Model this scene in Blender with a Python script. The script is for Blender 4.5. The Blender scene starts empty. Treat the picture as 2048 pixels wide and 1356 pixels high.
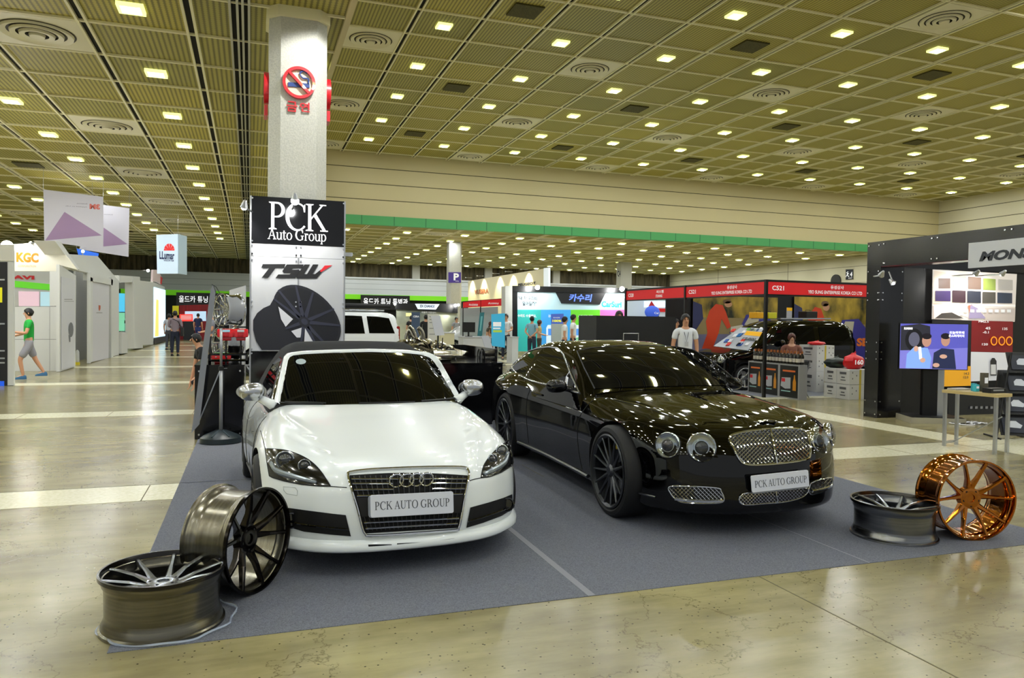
import bpy, bmesh, math, random
import numpy as np
from mathutils import Vector as V, Matrix
PI = math.pi
R_ = math.radians
scene = bpy.context.scene
COL = scene.collection

# ------------------------------------------------------------------ camera
CAMH, FPX, YAW, PITCH, ROLL = 1.57, 1505.0, R_(19.2), R_(-1.42), R_(.78)
_f = np.array([math.sin(YAW)*math.cos(PITCH), math.cos(YAW)*math.cos(PITCH), math.sin(PITCH)])
_r = np.array([math.cos(YAW), -math.sin(YAW), 0.0])
_u = np.cross(_r, _f)
_r, _u = _r*math.cos(ROLL)+_u*math.sin(ROLL), -_r*math.sin(ROLL)+_u*math.cos(ROLL)
cd = bpy.data.cameras.new('camera')
cd.sensor_width = 36.0
cd.lens = 36.0*FPX/2048
cd.clip_start, cd.clip_end = .05, 300
cam = bpy.data.objects.new('camera', cd)
COL.objects.link(cam)
M = Matrix(((_r[0], _u[0], -_f[0], 0), (_r[1], _u[1], -_f[1], 0), (_r[2], _u[2], -_f[2], CAMH), (0, 0, 0, 1)))
cam.matrix_world = M
scene.camera = cam

# surveyed from the photograph: where the sight line of a photo point meets the floor or an upright plane
def _ray(px, py): return _r*(px-1024)/FPX - _u*(py-678)/FPX + _f
def fl(px, py, z=0.0):
    d = _ray(px, py); t = (z-CAMH)/d[2]; return V((d[0]*t, d[1]*t, z))
def yp(px, py, Y):
    d = _ray(px, py); t = Y/d[1]; return V((d[0]*t, Y, CAMH+d[2]*t))
def xp(px, py, X):
    d = _ray(px, py); t = X/d[0]; return V((X, d[1]*t, CAMH+d[2]*t))

# ------------------------------------------------------------------ world, exposure
scene.view_settings.view_transform = 'Standard'
scene.view_settings.look = 'None'
scene.view_settings.exposure = 0.24
scene.view_settings.gamma = 1.0
scene.view_settings.use_curve_mapping = False
w = bpy.data.worlds.new('hall_air'); scene.world = w; w.use_nodes = True
w.node_tree.nodes['Background'].inputs[0].default_value = (.93, .98, 1, 1)
w.node_tree.nodes['Background'].inputs[1].default_value = .38
LIGHT_E = 150.0

# ------------------------------------------------------------------ helpers
def lin(c):
    if isinstance(c, str):
        c = [int(c[i:i+2], 16)/255 for i in (0, 2, 4)]
    return tuple((x/12.92 if x <= .04045 else ((x+.055)/1.055)**2.4) for x in c[:3])
MATS = {}
def mat(name, col='808080', rough=.5, metal=0, coat=0, emit=None, es=0, spec=.5, alpha=1, trans=0, ior=1.45, aniso=0):
    if name in MATS: return MATS[name]
    m = bpy.data.materials.new(name); m.use_nodes = True
    b = m.node_tree.nodes['Principled BSDF']; I = b.inputs
    c = lin(col)
    I['Base Color'].default_value = (*c, 1); I['Roughness'].default_value = rough; I['Metallic'].default_value = metal
    I['Coat Weight'].default_value = coat; I['Coat Roughness'].default_value = .03
    I['Specular IOR Level'].default_value = spec; I['Alpha'].default_value = alpha
    I['Transmission Weight'].default_value = trans; I['IOR'].default_value = ior
    I['Anisotropic'].default_value = aniso
    if emit:
        I['Emission Color'].default_value = (*lin(emit), 1); I['Emission Strength'].default_value = es
    MATS[name] = m
    return m
def nodes(m): return m.node_tree.nodes, m.node_tree.links, m.node_tree.nodes['Principled BSDF']
def noise_mat(name, c1, c2, scale, rough=.6, detail=4, stretch=(1, 1, 1), bump=0, metal=0, coat=0, lo=.35, hi=.65, rr=None):
    if name in MATS: return MATS[name]
    m = mat(name, c1, rough, metal, coat); N, L, b = nodes(m)
    tc = N.new('ShaderNodeTexCoord'); mp = N.new('ShaderNodeMapping'); nz = N.new('ShaderNodeTexNoise'); cr = N.new('ShaderNodeValToRGB')
    mp.inputs['Scale'].default_value = stretch; nz.inputs['Scale'].default_value = scale; nz.inputs['Detail'].default_value = detail
    L.new(tc.outputs['Object'], mp.inputs[0]); L.new(mp.outputs[0], nz.inputs['Vector']); L.new(nz.outputs['Fac'], cr.inputs[0])
    cr.color_ramp.elements[0].position = lo; cr.color_ramp.elements[1].position = hi
    cr.color_ramp.elements[0].color = (*lin(c1), 1); cr.color_ramp.elements[1].color = (*lin(c2), 1)
    L.new(cr.outputs[0], b.inputs['Base Color'])
    if bump:
        bp = N.new('ShaderNodeBump'); bp.inputs['Strength'].default_value = bump; bp.inputs['Distance'].default_value = .01
        L.new(nz.outputs['Fac'], bp.inputs['Height']); L.new(bp.outputs[0], b.inputs['Normal'])
    if rr:
        mr = N.new('ShaderNodeMapRange'); mr.inputs['To Min'].default_value = rr[0]; mr.inputs['To Max'].default_value = rr[1]
        L.new(nz.outputs['Fac'], mr.inputs[0]); L.new(mr.outputs[0], b.inputs['Roughness'])
    return m

class MB:
    """collects shapes into one bmesh"""
    def __init__(s): s.bm = bmesh.new(); s.mi = 0; s.M = Matrix()
    def v(s, p): return s.bm.verts.new(s.M @ V(p))
    def f(s, vs, smooth=False):
        try: fc = s.bm.faces.new(vs)
        except ValueError: return None
        fc.material_index = s.mi; fc.smooth = smooth; return fc
    def box(s, a, b, bev=0):
        x0, x1 = sorted((a[0], b[0])); y0, y1 = sorted((a[1], b[1])); z0, z1 = sorted((a[2], b[2]))
        vs = [s.v(p) for p in ((x0,y0,z0),(x1,y0,z0),(x1,y1,z0),(x0,y1,z0),(x0,y0,z1),(x1,y0,z1),(x1,y1,z1),(x0,y1,z1))]
        fs = [s.f([vs[i] for i in q]) for q in ((0,3,2,1),(4,5,6,7),(0,1,5,4),(1,2,6,5),(2,3,7,6),(3,0,4,7))]
        if bev:
            es = {e for f in fs for e in f.edges}
            r = bmesh.ops.bevel(s.bm, geom=list(es), offset=bev, segments=2, affect='EDGES', profile=.6)
            for f in r['faces']: f.material_index = s.mi
        return s
    def obox(s, c, size, rot=None, bev=0):
        """box centred at c with rotation matrix"""
        M0 = s.M; s.M = s.M @ Matrix.Translation(c) @ (rot.to_4x4() if rot else Matrix())
        h = V(size)/2; s.box(-h, h, bev); s.M = M0; return s
    def bar(s, a, b, wx, wy=None, up=(0,0,1), bev=0):
        """rectangular bar from a to b"""
        a, b = V(a), V(b); d = (b-a); L = d.length
        if L < 1e-6: return s
        z = d/L; upv = V(up)
        if abs(z.dot(upv)) > .99: upv = V((0,1,0))
        x = upv.cross(z).normalized(); y = z.cross(x)
        R = Matrix((x, y, z)).transposed()
        return s.obox((a+b)/2, (wx, wy or wx, L), R, bev)
    def tube(s, pts, r, n=8, closed=False, smooth=True, cap=True):
        pts = [V(p) for p in pts]; N = len(pts); rr = r if hasattr(r, '__len__') else [r]*N
        rings = []; prev = None
        for i, p in enumerate(pts):
            if closed: t = (pts[(i+1) % N]-pts[i-1])
            else: t = pts[min(i+1, N-1)]-pts[max(i-1, 0)]
            if t.length < 1e-9: t = V((0,0,1))
            t.normalize()
            if prev is None:
                u = t.orthogonal().normalized()
            else:
                u = (prev-t*prev.dot(t))
                u = u.normalized() if u.length > 1e-6 else t.orthogonal().normalized()
            prev = u; w_ = t.cross(u)
            rings.append([s.v(p+(u*math.cos(2*PI*k/n)+w_*math.sin(2*PI*k/n))*rr[i]) for k in range(n)])
        for i in range(N if closed else N-1):
            A, B = rings[i], rings[(i+1) % N]
            if closed and i == N-1:
                # match twist
                best = min(range(n), key=lambda k: (A[0].co-B[k].co).length); B = B[best:]+B[:best]
            for k in range(n): s.f((A[k], A[(k+1) % n], B[(k+1) % n], B[k]), smooth)
        if not closed and cap:
            s.f(rings[0][::-1]); s.f(rings[-1])
        return s
    def cyl(s, c, r, h, n=24, axis='z', smooth=True, r2=None):
        c = V(c); ax = {'x': V((1,0,0)), 'y': V((0,1,0)), 'z': V((0,0,1))}[axis] if isinstance(axis, str) else V(axis).normalized()
        return s.tube([c, c+ax*h], [r, r if r2 is None else r2], n, smooth=smooth)
    def lathe(s, prof, n=48, axis_m=None, smooth=True, close=False, a0=0, a1=2*PI):
        """prof: (r, z) list, revolved about local z"""
        M0 = s.M
        if axis_m: s.M = s.M @ axis_m
        full = abs(a1-a0-2*PI) < 1e-6; k = n if full else n+1
        rings = []
        for r, z in prof:
            if r < 1e-6: rings.append([s.v((0,0,z))])
            else: rings.append([s.v((r*math.cos(a0+(a1-a0)*i/n), r*math.sin(a0+(a1-a0)*i/n), z)) for i in range(k)])
        P = list(range(len(prof)))
        for i in range(len(P)-1 + (1 if close else 0)):
            A, B = rings[i], rings[(i+1) % len(P)]
            for j in range(n):
                j2 = (j+1) % k if full else j+1
                if len(A) == 1 and len(B) == 1: continue
                if len(A) == 1: s.f((A[0], B[j2], B[j]), smooth)
                elif len(B) == 1: s.f((A[j], A[j2], B[0]), smooth)
                else: s.f((A[j], A[j2], B[j2], B[j]), smooth)
        s.M = M0; return s
    def grid(s, rows, smooth=True, closed_u=False):
        vs = [[s.v(p) for p in r] for r in rows]
        for i in range(len(vs)-1):
            m = len(vs[i])
            for j in range(m if closed_u else m-1):
                s.f((vs[i][j], vs[i][(j+1) % m], vs[i+1][(j+1) % m], vs[i+1][j]), smooth)
        return vs
    def prism(s, pts, d, smooth=False):
        """polygon (3D points) extruded by vector d"""
        a = [s.v(p) for p in pts]; b = [s.v(V(p)+V(d)) for p in pts]; n = len(pts)
        s.f(a[::-1]); s.f(b)
        for i in range(n): s.f((a[i], a[(i+1) % n], b[(i+1) % n], b[i]), smooth)
        return s
    def ball(s, c, r, sc=(1,1,1), n=16):
        M0 = s.M; s.M = s.M @ Matrix.Translation(c) @ Matrix.Diagonal((*sc, 1))
        s.lathe([(r*math.sin(PI*i/(n//2)), -r*math.cos(PI*i/(n//2))) for i in range(n//2+1)], n); s.M = M0; return s
    def build(s, name, m, parent=None, recalc=True, smooth_ang=None):
        if recalc: bmesh.ops.recalc_face_normals(s.bm, faces=s.bm.faces)
        for e in s.bm.edges:
            if len(e.link_faces) == 2 and e.link_faces[0].smooth and e.link_faces[1].smooth and e.calc_face_angle(0) > .65: e.smooth = False
        me = bpy.data.meshes.new(name); s.bm.to_mesh(me); s.bm.free()
        for x in (m if isinstance(m, (list, tuple)) else [m]): me.materials.append(x)
        o = bpy.data.objects.new(name, me); COL.objects.link(o)
        if parent: o.parent = parent
        return o
def tag(o, label=None, cat=None, group=None, kind=None):
    if label: o['label'] = label
    if cat: o['category'] = cat
    if group: o['group'] = group
    if kind: o['kind'] = kind
    return o
def empty(name, loc=(0,0,0), rz=0, label=None, cat=None, group=None, parent=None, scale=None):
    o = bpy.data.objects.new(name, None); COL.objects.link(o); o.location = loc; o.rotation_euler = (0, 0, rz)
    o.empty_display_size = .1
    if scale: o.scale = (scale,)*3 if not hasattr(scale, '__len__') else scale
    if parent: o.parent = parent
    return tag(o, label, cat, group)
def struct(name, mb, m, parent=None): return tag(mb.build(name, m, parent), kind='structure')
def copy_tree(o, parent=None, **kw):
    c = o.copy(); COL.objects.link(c)
    if parent: c.parent = parent
    for ch in list(o.children): copy_tree(ch, c)
    if kw: tag(c, **kw)
    return c
def base(o): return o.name.split('.')[0]
def _ctr(o):
    bb = [V(c) for c in o.bound_box] if o.type == 'MESH' else [V((0, 0, 0))]; return sum(bb, V((0, 0, 0)))/len(bb)
def nest(root, host, names):
    """hang small pieces under the nearest part of the given kind (all share the thing's frame)"""
    hosts = [c for c in root.children if base(c) == host]
    if not hosts: return
    H = [(_ctr(h), h) for h in hosts]
    for c in [c for c in root.children if base(c) in names]:
        p = _ctr(c); c.parent = min(H, key=lambda h: (h[0]-p).length)[1]
def setm(o, m): o.matrix_local = m; return o

# flat artwork on a plane: origin O, right U, up W; N points to the viewer
class Pl:
    def __init__(s, O, U, W=(0,0,1)):
        s.O, s.U, s.W = V(O), V(U).normalized(), V(W).normalized(); s.N = s.U.cross(s.W).normalized()
    def p(s, u, v, n=0): return s.O+s.U*u+s.W*v+s.N*n
    def px(s, x, y):
        d = V(_ray(x, y)); o = V((0, 0, CAMH)); t = (s.O-o).dot(s.N)/d.dot(s.N); q = o+d*t-s.O
        return q.dot(s.U), q.dot(s.W)
def decal(pl, name, polys, m, parent, layer=1, th=.0012, base=0.0):
    """flat printed shapes lying on a panel"""
    b = MB()
    inv = parent.matrix_world.inverted() if False else None
    off = V(parent.location) if parent and parent.parent is None else V((0,0,0))
    if parent and parent.parent is not None: off = V(parent.parent.location)
    rz = 0
    for poly in polys:
        if len(poly) < 3: continue
        n0 = base+layer*th
        vs = [b.v(pl.p(u, v, n0)-off) for u, v in poly]; b.f(vs)
    return b.build(name, m, parent, recalc=False)
def circ(cu, cv, r, n=20, ry=None, a0=0, a1=2*PI):
    ry = ry or r; return [(cu+r*math.cos(a0+(a1-a0)*i/n), cv+ry*math.sin(a0+(a1-a0)*i/n)) for i in range(n+(0 if abs(a1-a0-2*PI) < 1e-6 else 1))]
def rect(u0, v0, u1, v1): return [(u0, v0), (u1, v0), (u1, v1), (u0, v1)]

def text_polys_mesh(s, bold=0.0, depth=0.0, shear=0.0):
    c = bpy.data.curves.new('t', 'FONT'); c.body = s; c.size = 1; c.offset = bold; c.extrude = depth; c.shear = shear
    c.resolution_u = 3
    o = bpy.data.objects.new('t', c); COL.objects.link(o)
    dg = bpy.context.evaluated_depsgraph_get(); me = bpy.data.meshes.new_from_object(o.evaluated_get(dg))
    bpy.data.objects.remove(o); bpy.data.curves.remove(c)
    return me
def text(name, s, pl, u0, v0, u1, v1, m, parent, n=.004, depth=0, bold=.02, shear=0, keep=False):
    """text fitted in the rectangle u0..u1, v0..v1 of a plane"""
    me = text_polys_mesh(s, bold, depth, shear)
    co = np.empty(len(me.vertices)*3); me.vertices.foreach_get('co', co); co = co.reshape(-1, 3)
    if not len(co): return None
    a, b = co.min(0), co.max(0); sx = (u1-u0)/max(b[0]-a[0], 1e-6); sy = (v1-v0)/max(b[1]-a[1], 1e-6)
    off = V(parent.location) if parent.parent is None else V(parent.parent.location)
    U, W, N, O = (np.array(x) for x in (pl.U, pl.W, pl.N, pl.O))
    q = O + np.outer(u0+(co[:,0]-a[0])*sx, U) + np.outer(v0+(co[:,1]-a[1])*sy, W) + np.outer(n+co[:,2]*min(abs(sx), sy), N) - np.array(off)
    me.vertices.foreach_set('co', q.ravel()); me.update(); me.name = name
    me.materials.clear(); me.materials.append(m)
    o = bpy.data.objects.new(name, me); COL.objects.link(o); o.parent = parent
    return o
# serif capitals drawn by hand, cap height 1
def _ring(cx, cy, rx, ry, ix, iy, irx, iry, a0, a1, n=22):
    o = [(cx+rx*math.cos(a0+(a1-a0)*i/n), cy+ry*math.sin(a0+(a1-a0)*i/n)) for i in range(n+1)]
    q = [(ix+irx*math.cos(a0+(a1-a0)*i/n), iy+iry*math.sin(a0+(a1-a0)*i/n)) for i in range(n+1)]
    return [[o[i], o[i+1], q[i+1], q[i]] for i in range(n)]
def _stem(x, y0=0, y1=1, w_=.13, sb=.09, st=.09, stl=None):
    r = [rect(x, y0, x+w_, y1)]
    if sb: r.append([(x-sb, y0), (x+w_+sb, y0), (x+w_+sb, y0+.03), (x+w_, y0+.06), (x, y0+.06), (x-sb, y0+.03)])
    if st or stl:
        rt = 0 if stl else st; lt = stl or st
        r.append([(x-lt, y1-.03), (x, y1-.06), (x+w_, y1-.06), (x+w_+rt, y1-.03), (x+w_+rt, y1), (x-lt, y1)])
    return r
def glyph(c):
    d = R_
    if c == 'P': return .68, _stem(.1, stl=.09)+[rect(.2, .94, .36, 1), rect(.2, .44, .36, .49)]+_ring(.34, .72, .31, .28, .32, .72, .19, .225, -PI/2, PI/2)
    if c == 'R': return .80, _stem(.1, stl=.09)+[rect(.2, .94, .36, 1), rect(.2, .47, .36, .52)]+_ring(.34, .735, .29, .265, .32, .735, .17, .21, -PI/2, PI/2)+[[(.36, .5), (.50, .5), (.80, .05), (.84, 0), (.66, 0)]]
    if c in 'CG':
        r = _ring(.5, .5, .46, .52, .53, .5, .34, .46, d(48), d(318))+[[(.78, .68), (.83, .68), (.83, .98), (.79, .95), (.74, .86)]]
        if c == 'G': r += [rect(.70, .06, .83, .40), rect(.60, .40, .92, .44)]
        return (.96 if c == 'G' else .90), r
    if c == 'K': return .84, _stem(.1)+[[(.23, .42), (.23, .5), (.64, .97), (.72, .97)], rect(.56, .955, .84, 1), [(.32, .56), (.42, .66), (.84, .04), (.70, .04)], rect(.60, 0, .92, .045)]
    if c == 'A': return .84, [[(.10, .03), (.16, .03), (.47, .94), (.43, 1.02), (.40, .96)], [(.40, .96), (.43, 1.02), (.47, 1.02), (.80, .03), (.65, .03)], rect(.22, .32, .66, .37), rect(0, 0, .26, .04), rect(.55, 0, .90, .04)]
    if c == 'U': return .86, [rect(.12, .32, .25, 1), rect(.01, .955, .36, 1), rect(.68, .32, .74, 1), rect(.58, .955, .86, 1)]+_ring(.43, .33, .31, .35, .465, .33, .215, .285, PI, 2*PI)
    if c == 'T': return .76, _stem(.31, st=0)+[rect(.02, .94, .73, 1), [(.02, 1), (0, .76), (.04, .76), (.10, .94)], [(.73, 1), (.75, .76), (.71, .76), (.65, .94)]]
    if c == 'O': return .98, _ring(.49, .5, .46, .52, .49, .5, .32, .465, 0, 2*PI, 30)
    if c == 'u': return .64, [rect(.1, .16, .21, .66), rect(.02, .62, .12, .66), rect(.46, 0, .57, .66), rect(.38, .62, .48, .66), rect(.5, 0, .64, .04)]+_ring(.30, .2, .20, .22, .32, .2, .12, .155, PI, 2*PI)
    if c == 't': return .40, [rect(.12, .14, .23, .84), rect(.02, .61, .38, .66)]+_ring(.26, .14, .14, .16, .28, .14, .06, .1, PI, 1.85*PI)
    if c == 'o': return .62, _ring(.31, .33, .29, .35, .31, .33, .18, .30, 0, 2*PI)
    if c == 'r': return .46, _stem(.1, 0, .66, .11, .07, 0)+[rect(.02, .62, .12, .66)]+_ring(.30, .44, .16, .23, .30, .42, .09, .16, d(30), d(180))
    if c == 'p': return .66, _stem(.08, -.28, .66, .11, .07, 0)+[rect(.0, .62, .10, .66)]+_ring(.34, .33, .27, .35, .32, .33, .17, .29, -PI*.75, PI*.75)
    return .4, []
def serif(name, s, pl, u0, v0, u1, v1, m, parent, n=.004, gap=.04, th=0, sl=.32):
    adv = []; x = 0
    for c in s:
        if c == ' ': x += sl; continue
        w_, P = glyph(c); adv.append((x, P)); x += w_+gap
    x -= gap; sx = (u1-u0)/x; sy = v1-v0; b = MB()
    off = V(parent.location) if parent.parent is None else V(parent.parent.location)
    for x0, P in adv:
        for i, poly in enumerate(P):
            pts = [pl.p(u0+(x0+a)*sx, v0+c*sy, n+i*.00002)-off for a, c in poly]
            if th: b.prism(pts, -pl.N*th)
            else: b.f([b.v(p) for p in pts])
    return b.build(name, m, parent, recalc=bool(th))
# ------------------------------------------------------------------ the hall
LZ, MZ = CAMH+4.60, CAMH+7.37        # low and high ceiling
HL, HM = 4.60, 7.37
CELL = .345*HL
GX, GY = -1.232*HL, 3.259*HL          # grid lines of the low ceiling: GX+i*CELL, GY+j*CELL
MX, MY = .473*HL, 4.213*HL            # grid lines of the high ceiling
WY = 33.9                             # upstand wall between high and low ceiling
RX = 38.4                             # right-hand wall
BEAM = .312*HL                        # edge of the low ceiling beside the column
FARY = 64.2
NEAR = -9.0
LEFTX = -24

def concrete():
    m = mat('polished_concrete', 'b5ab78', .16); N, L, b = nodes(m)
    tc = N.new('ShaderNodeTexCoord')
    def nz(scale, det, st=(1,1,1), rough=.6):
        mp = N.new('ShaderNodeMapping'); mp.inputs['Scale'].default_value = st; n = N.new('ShaderNodeTexNoise')
        n.inputs['Scale'].default_value = scale; n.inputs['Detail'].default_value = det; n.inputs['Roughness'].default_value = rough
        L.new(tc.outputs['Object'], mp.inputs[0]); L.new(mp.outputs[0], n.inputs['Vector']); return n
    def ramp(src, a, b_, ca, cb):
        r = N.new('ShaderNodeValToRGB'); r.color_ramp.elements[0].position = a; r.color_ramp.elements[1].position = b_
        r.color_ramp.elements[0].color = (*lin(ca), 1); r.color_ramp.elements[1].color = (*lin(cb), 1); L.new(src, r.inputs[0]); return r
    def mix(f, a, b_, t='MIX'):
        x = N.new('ShaderNodeMix'); x.data_type = 'RGBA'; x.blend_type = t
        if isinstance(f, float): x.inputs[0].default_value = f
        else: L.new(f, x.inputs[0])
        L.new(a, x.inputs[6]); L.new(b_, x.inputs[7]); return x.outputs[2]
    big = ramp(nz(.55, 6, (1, 1.5, 1)).outputs[0], .33, .68, '7c7350', 'a69d70')
    streak = ramp(nz(1.5, 5, (.6, 3, 1), .7).outputs[0], .30, .62, 'b0b0a8', 'ffffff')
    c = mix(.55, big.outputs[0], streak.outputs[0], 'MULTIPLY')
    vo = N.new('ShaderNodeTexVoronoi'); vo.inputs['Scale'].default_value = 26; L.new(tc.outputs['Object'], vo.inputs['Vector'])
    sp = ramp(vo.outputs['Distance'], .09, .16, '4a4632', 'ffffff')
    sel = ramp(nz(9, 2).outputs[0], .5, .6, 'ffffff', '000000')
    c2 = mix(sel.outputs[0], c, sp.outputs[0], 'MULTIPLY')
    # cracks
    vc = N.new('ShaderNodeTexVoronoi'); vc.feature = 'DISTANCE_TO_EDGE'; vc.inputs['Scale'].default_value = .8
    wv = nz(2.2, 6); ad = N.new('ShaderNodeVectorMath'); ad.operation = 'ADD'; L.new(tc.outputs['Object'], ad.inputs[0]); L.new(wv.outputs['Color'], ad.inputs[1]); L.new(ad.outputs[0], vc.inputs['Vector'])
    cr = ramp(vc.outputs['Distance'], .0, .006, '8d8668', 'ffffff')
    c3 = mix(.7, c2, cr.outputs[0], 'MULTIPLY')
    L.new(c3, b.inputs['Base Color'])
    rg = N.new('ShaderNodeMapRange'); rg.inputs['To Min'].default_value = .13; rg.inputs['To Max'].default_value = .30
    L.new(nz(.8, 6, (1, 2, 1)).outputs[0], rg.inputs[0]); L.new(rg.outputs[0], b.inputs['Roughness'])
    b.inputs['Specular IOR Level'].default_value = .55
    return m
CONC = concrete()
TERR = noise_mat('pale_terrazzo_band', 'd3ceaa', 'e0dcbe', 30, .22, rr=(.12, .3))
GROUT = mat('joint_filler', '5d573c', .8)
b = MB(); b.box((LEFTX-4, NEAR-8, -.3), (RX, 70, 0)); struct('floor', b, CONC)
b = MB()
for y0 in (7.0, 13.0, 19.0, 25.0, 31.0, 37, 43, 49, 55): b.box((LEFTX, y0, -.01), (RX, y0+.64, .002))
for x0 in (8.98, 21.0): b.box((x0, NEAR, -.01), (x0+.62, 60, .0026))
struct('trim_1', b, TERR)
b = MB()
for y0 in (7.0, 13.0):
    for k in range(-12, 16): b.box((k*1.22+.35, y0, 0), (k*1.22+.358, y0+.64, .0036))
for y0 in (7.0, 13, 19): b.box((LEFTX, y0+.64, 0), (30, y0+.652, .003))
for k in range(2, 22): b.box((8.98, k*1.22, 0), (9.6, k*1.22+.008, .0036))
for x0 in (2.99, 14.9): b.box((x0, NEAR, 0), (x0+.008, 60, .0012))
b.box((LEFTX, 1.0, 0), (RX, 1.008, .0012))
struct('trim_2', b, GROUT)

def ceiling_mat(name, gx, gy):
    m = mat(name, '9c9038', .55); N, L, bs = nodes(m)
    g = N.new('ShaderNodeNewGeometry'); sx = N.new('ShaderNodeSeparateXYZ'); L.new(g.outputs['Position'], sx.inputs[0])
    def mth(op, a, b_=None):
        n = N.new('ShaderNodeMath'); n.operation = op
        for i, q in enumerate((a, b_)):
            if q is None: continue
            if isinstance(q, (int, float)): n.inputs[i].default_value = q
            else: L.new(q, n.inputs[i])
        return n.outputs[0]
    fx = mth('FLOOR', mth('DIVIDE', mth('SUBTRACT', sx.outputs[0], gx), CELL)); fy = mth('FLOOR', mth('DIVIDE', mth('SUBTRACT', sx.outputs[1], gy), CELL))
    cb = N.new('ShaderNodeCombineXYZ'); L.new(fx, cb.inputs[0]); L.new(fy, cb.inputs[1])
    wn = N.new('ShaderNodeTexWhiteNoise'); L.new(cb.outputs[0], wn.inputs['Vector'])
    r = N.new('ShaderNodeValToRGB'); L.new(wn.outputs['Value'], r.inputs[0])
    r.color_ramp.elements[0].color = (*lin('a39c52'), 1); r.color_ramp.elements[1].color = (*lin('bdb050'), 1)
    # egg-crate cells
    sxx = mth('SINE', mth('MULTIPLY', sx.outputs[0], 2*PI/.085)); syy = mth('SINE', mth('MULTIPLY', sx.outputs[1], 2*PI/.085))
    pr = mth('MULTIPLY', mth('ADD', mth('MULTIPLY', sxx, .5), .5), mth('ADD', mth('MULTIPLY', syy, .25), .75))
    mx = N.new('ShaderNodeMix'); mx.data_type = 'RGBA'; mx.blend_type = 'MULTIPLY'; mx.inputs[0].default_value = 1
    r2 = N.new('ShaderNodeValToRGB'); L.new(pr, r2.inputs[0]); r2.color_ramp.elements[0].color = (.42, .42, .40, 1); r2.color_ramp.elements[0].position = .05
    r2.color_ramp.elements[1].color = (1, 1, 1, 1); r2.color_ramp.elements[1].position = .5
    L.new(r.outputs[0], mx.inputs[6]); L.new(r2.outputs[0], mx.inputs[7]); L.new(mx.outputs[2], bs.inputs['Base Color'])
    return m
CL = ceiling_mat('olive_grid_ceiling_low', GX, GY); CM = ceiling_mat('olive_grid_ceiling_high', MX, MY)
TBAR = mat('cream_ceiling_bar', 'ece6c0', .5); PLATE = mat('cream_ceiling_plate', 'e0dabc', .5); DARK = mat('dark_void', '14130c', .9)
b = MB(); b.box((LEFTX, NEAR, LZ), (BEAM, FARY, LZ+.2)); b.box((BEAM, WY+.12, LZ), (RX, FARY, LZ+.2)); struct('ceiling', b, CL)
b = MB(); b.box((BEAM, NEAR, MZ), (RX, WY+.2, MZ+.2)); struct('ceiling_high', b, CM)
# grid bars: single bars across, pairs of bars along the hall with a slot between
def gridbars(b, x0, x1, y0, y1, gx, gy, z, skip=None):
    i = math.ceil((x0-gx)/CELL)
    while gx+i*CELL < x1:
        x = gx+i*CELL
        for d in (-.085, .045): b.box((x+d, y0, z-.05), (x+d+.04, y1, z))
        i += 1
    j = math.ceil((y0-gy)/CELL)
    while gy+j*CELL < y1:
        y = gy+j*CELL; b.box((x0, y-.035, z-.035), (x1, y-.008, z)); b.box((x0, y+.008, z-.035), (x1, y+.035, z)); j += 1
b = MB(); gridbars(b, LEFTX, -.20*HL+.2, NEAR, FARY, GX, GY, LZ); gridbars(b, BEAM, RX, WY+.2, FARY, GX, GY, LZ)
j = math.ceil((NEAR-GY)/CELL)
while GY+j*CELL < FARY:
    b.box((-.2*HL, GY+j*CELL-.02, LZ-.035), (BEAM, GY+j*CELL+.02, LZ)); j += 1
struct('trim_3', b, TBAR)
b = MB(); gridbars(b, BEAM, RX, NEAR, WY, MX, MY, MZ); struct('trim_4', b, TBAR)
b = MB()
i = -12
while GX+i*CELL < -.9:
    b.box((GX+i*CELL-.045, NEAR, LZ-.006), (GX+i*CELL+.045, FARY, LZ-.001)); i += 1
i = 0
while MX+i*CELL < RX:
    b.box((MX+i*CELL-.045, NEAR, MZ-.006), (MX+i*CELL+.045, WY, MZ-.001)); i += 1
struct('trim_5', b, DARK)
# movable-wall track along the low ceiling, and the beam edge
b = MB(); tx = -.038*HL
for d in (-.15, -.045, .03, .12): b.box((tx+d, NEAR, LZ-.07), (tx+d+.035, FARY, LZ))
struct('trim_6', b, mat('track_aluminium', 'b9b7a4', .35, .6))
b = MB(); b.box((tx-.11, NEAR, LZ-.012), (tx+.12, FARY, LZ-.004)); struct('trim_7', b, DARK)
UP = mat('cream_wall_panel', 'c9bd90', .6); SEAM = mat('wall_seam', '4b442c', .8)
b = MB(); b.box((BEAM-.09, NEAR, LZ-.06), (BEAM, WY, MZ)); struct('wall_beam', b, UP)
b = MB(); b.box((BEAM, WY, LZ-.42+.30), (RX+.2, WY+.2, MZ)); struct('wall_back', b, UP)
b = MB()
for z in (LZ+.68, LZ+1.38, LZ+2.08): b.box((BEAM, WY-.006, z), (RX, WY, z+.03))
for z in (LZ+.68, LZ+1.38, LZ+2.08, LZ-.02): b.box((RX-.006, NEAR, z), (RX, WY, z+.03))
for z in (2.2, 3.3, 4.4, 5.5): b.box((RX-.006, WY, z), (RX, FARY, z+.02))
for y in (38, 47, 56): b.box((RX-.006, y, 0), (RX, y+.03, LZ))
struct('trim_8', b, SEAM)
b = MB(); b.box((BEAM, WY-.06, LZ-.42), (RX, WY+.24, LZ-.02)); struct('trim_9', b, mat('green_fascia', '4ea35f', .5))
b = MB()
for k in range(0, 26): b.box((BEAM+.3+k*1.45, WY-.064, LZ-.42), (BEAM+.33+k*1.45, WY-.06, LZ-.02))
struct('trim_10', b, mat('green_fascia_joint', '2e6b40', .6))
b = MB(); b.box((RX, NEAR, 0), (RX+.3, FARY+.3, MZ+.2)); struct('wall_right', b, mat('cream_side_wall', 'd6cfb0', .6))
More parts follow.
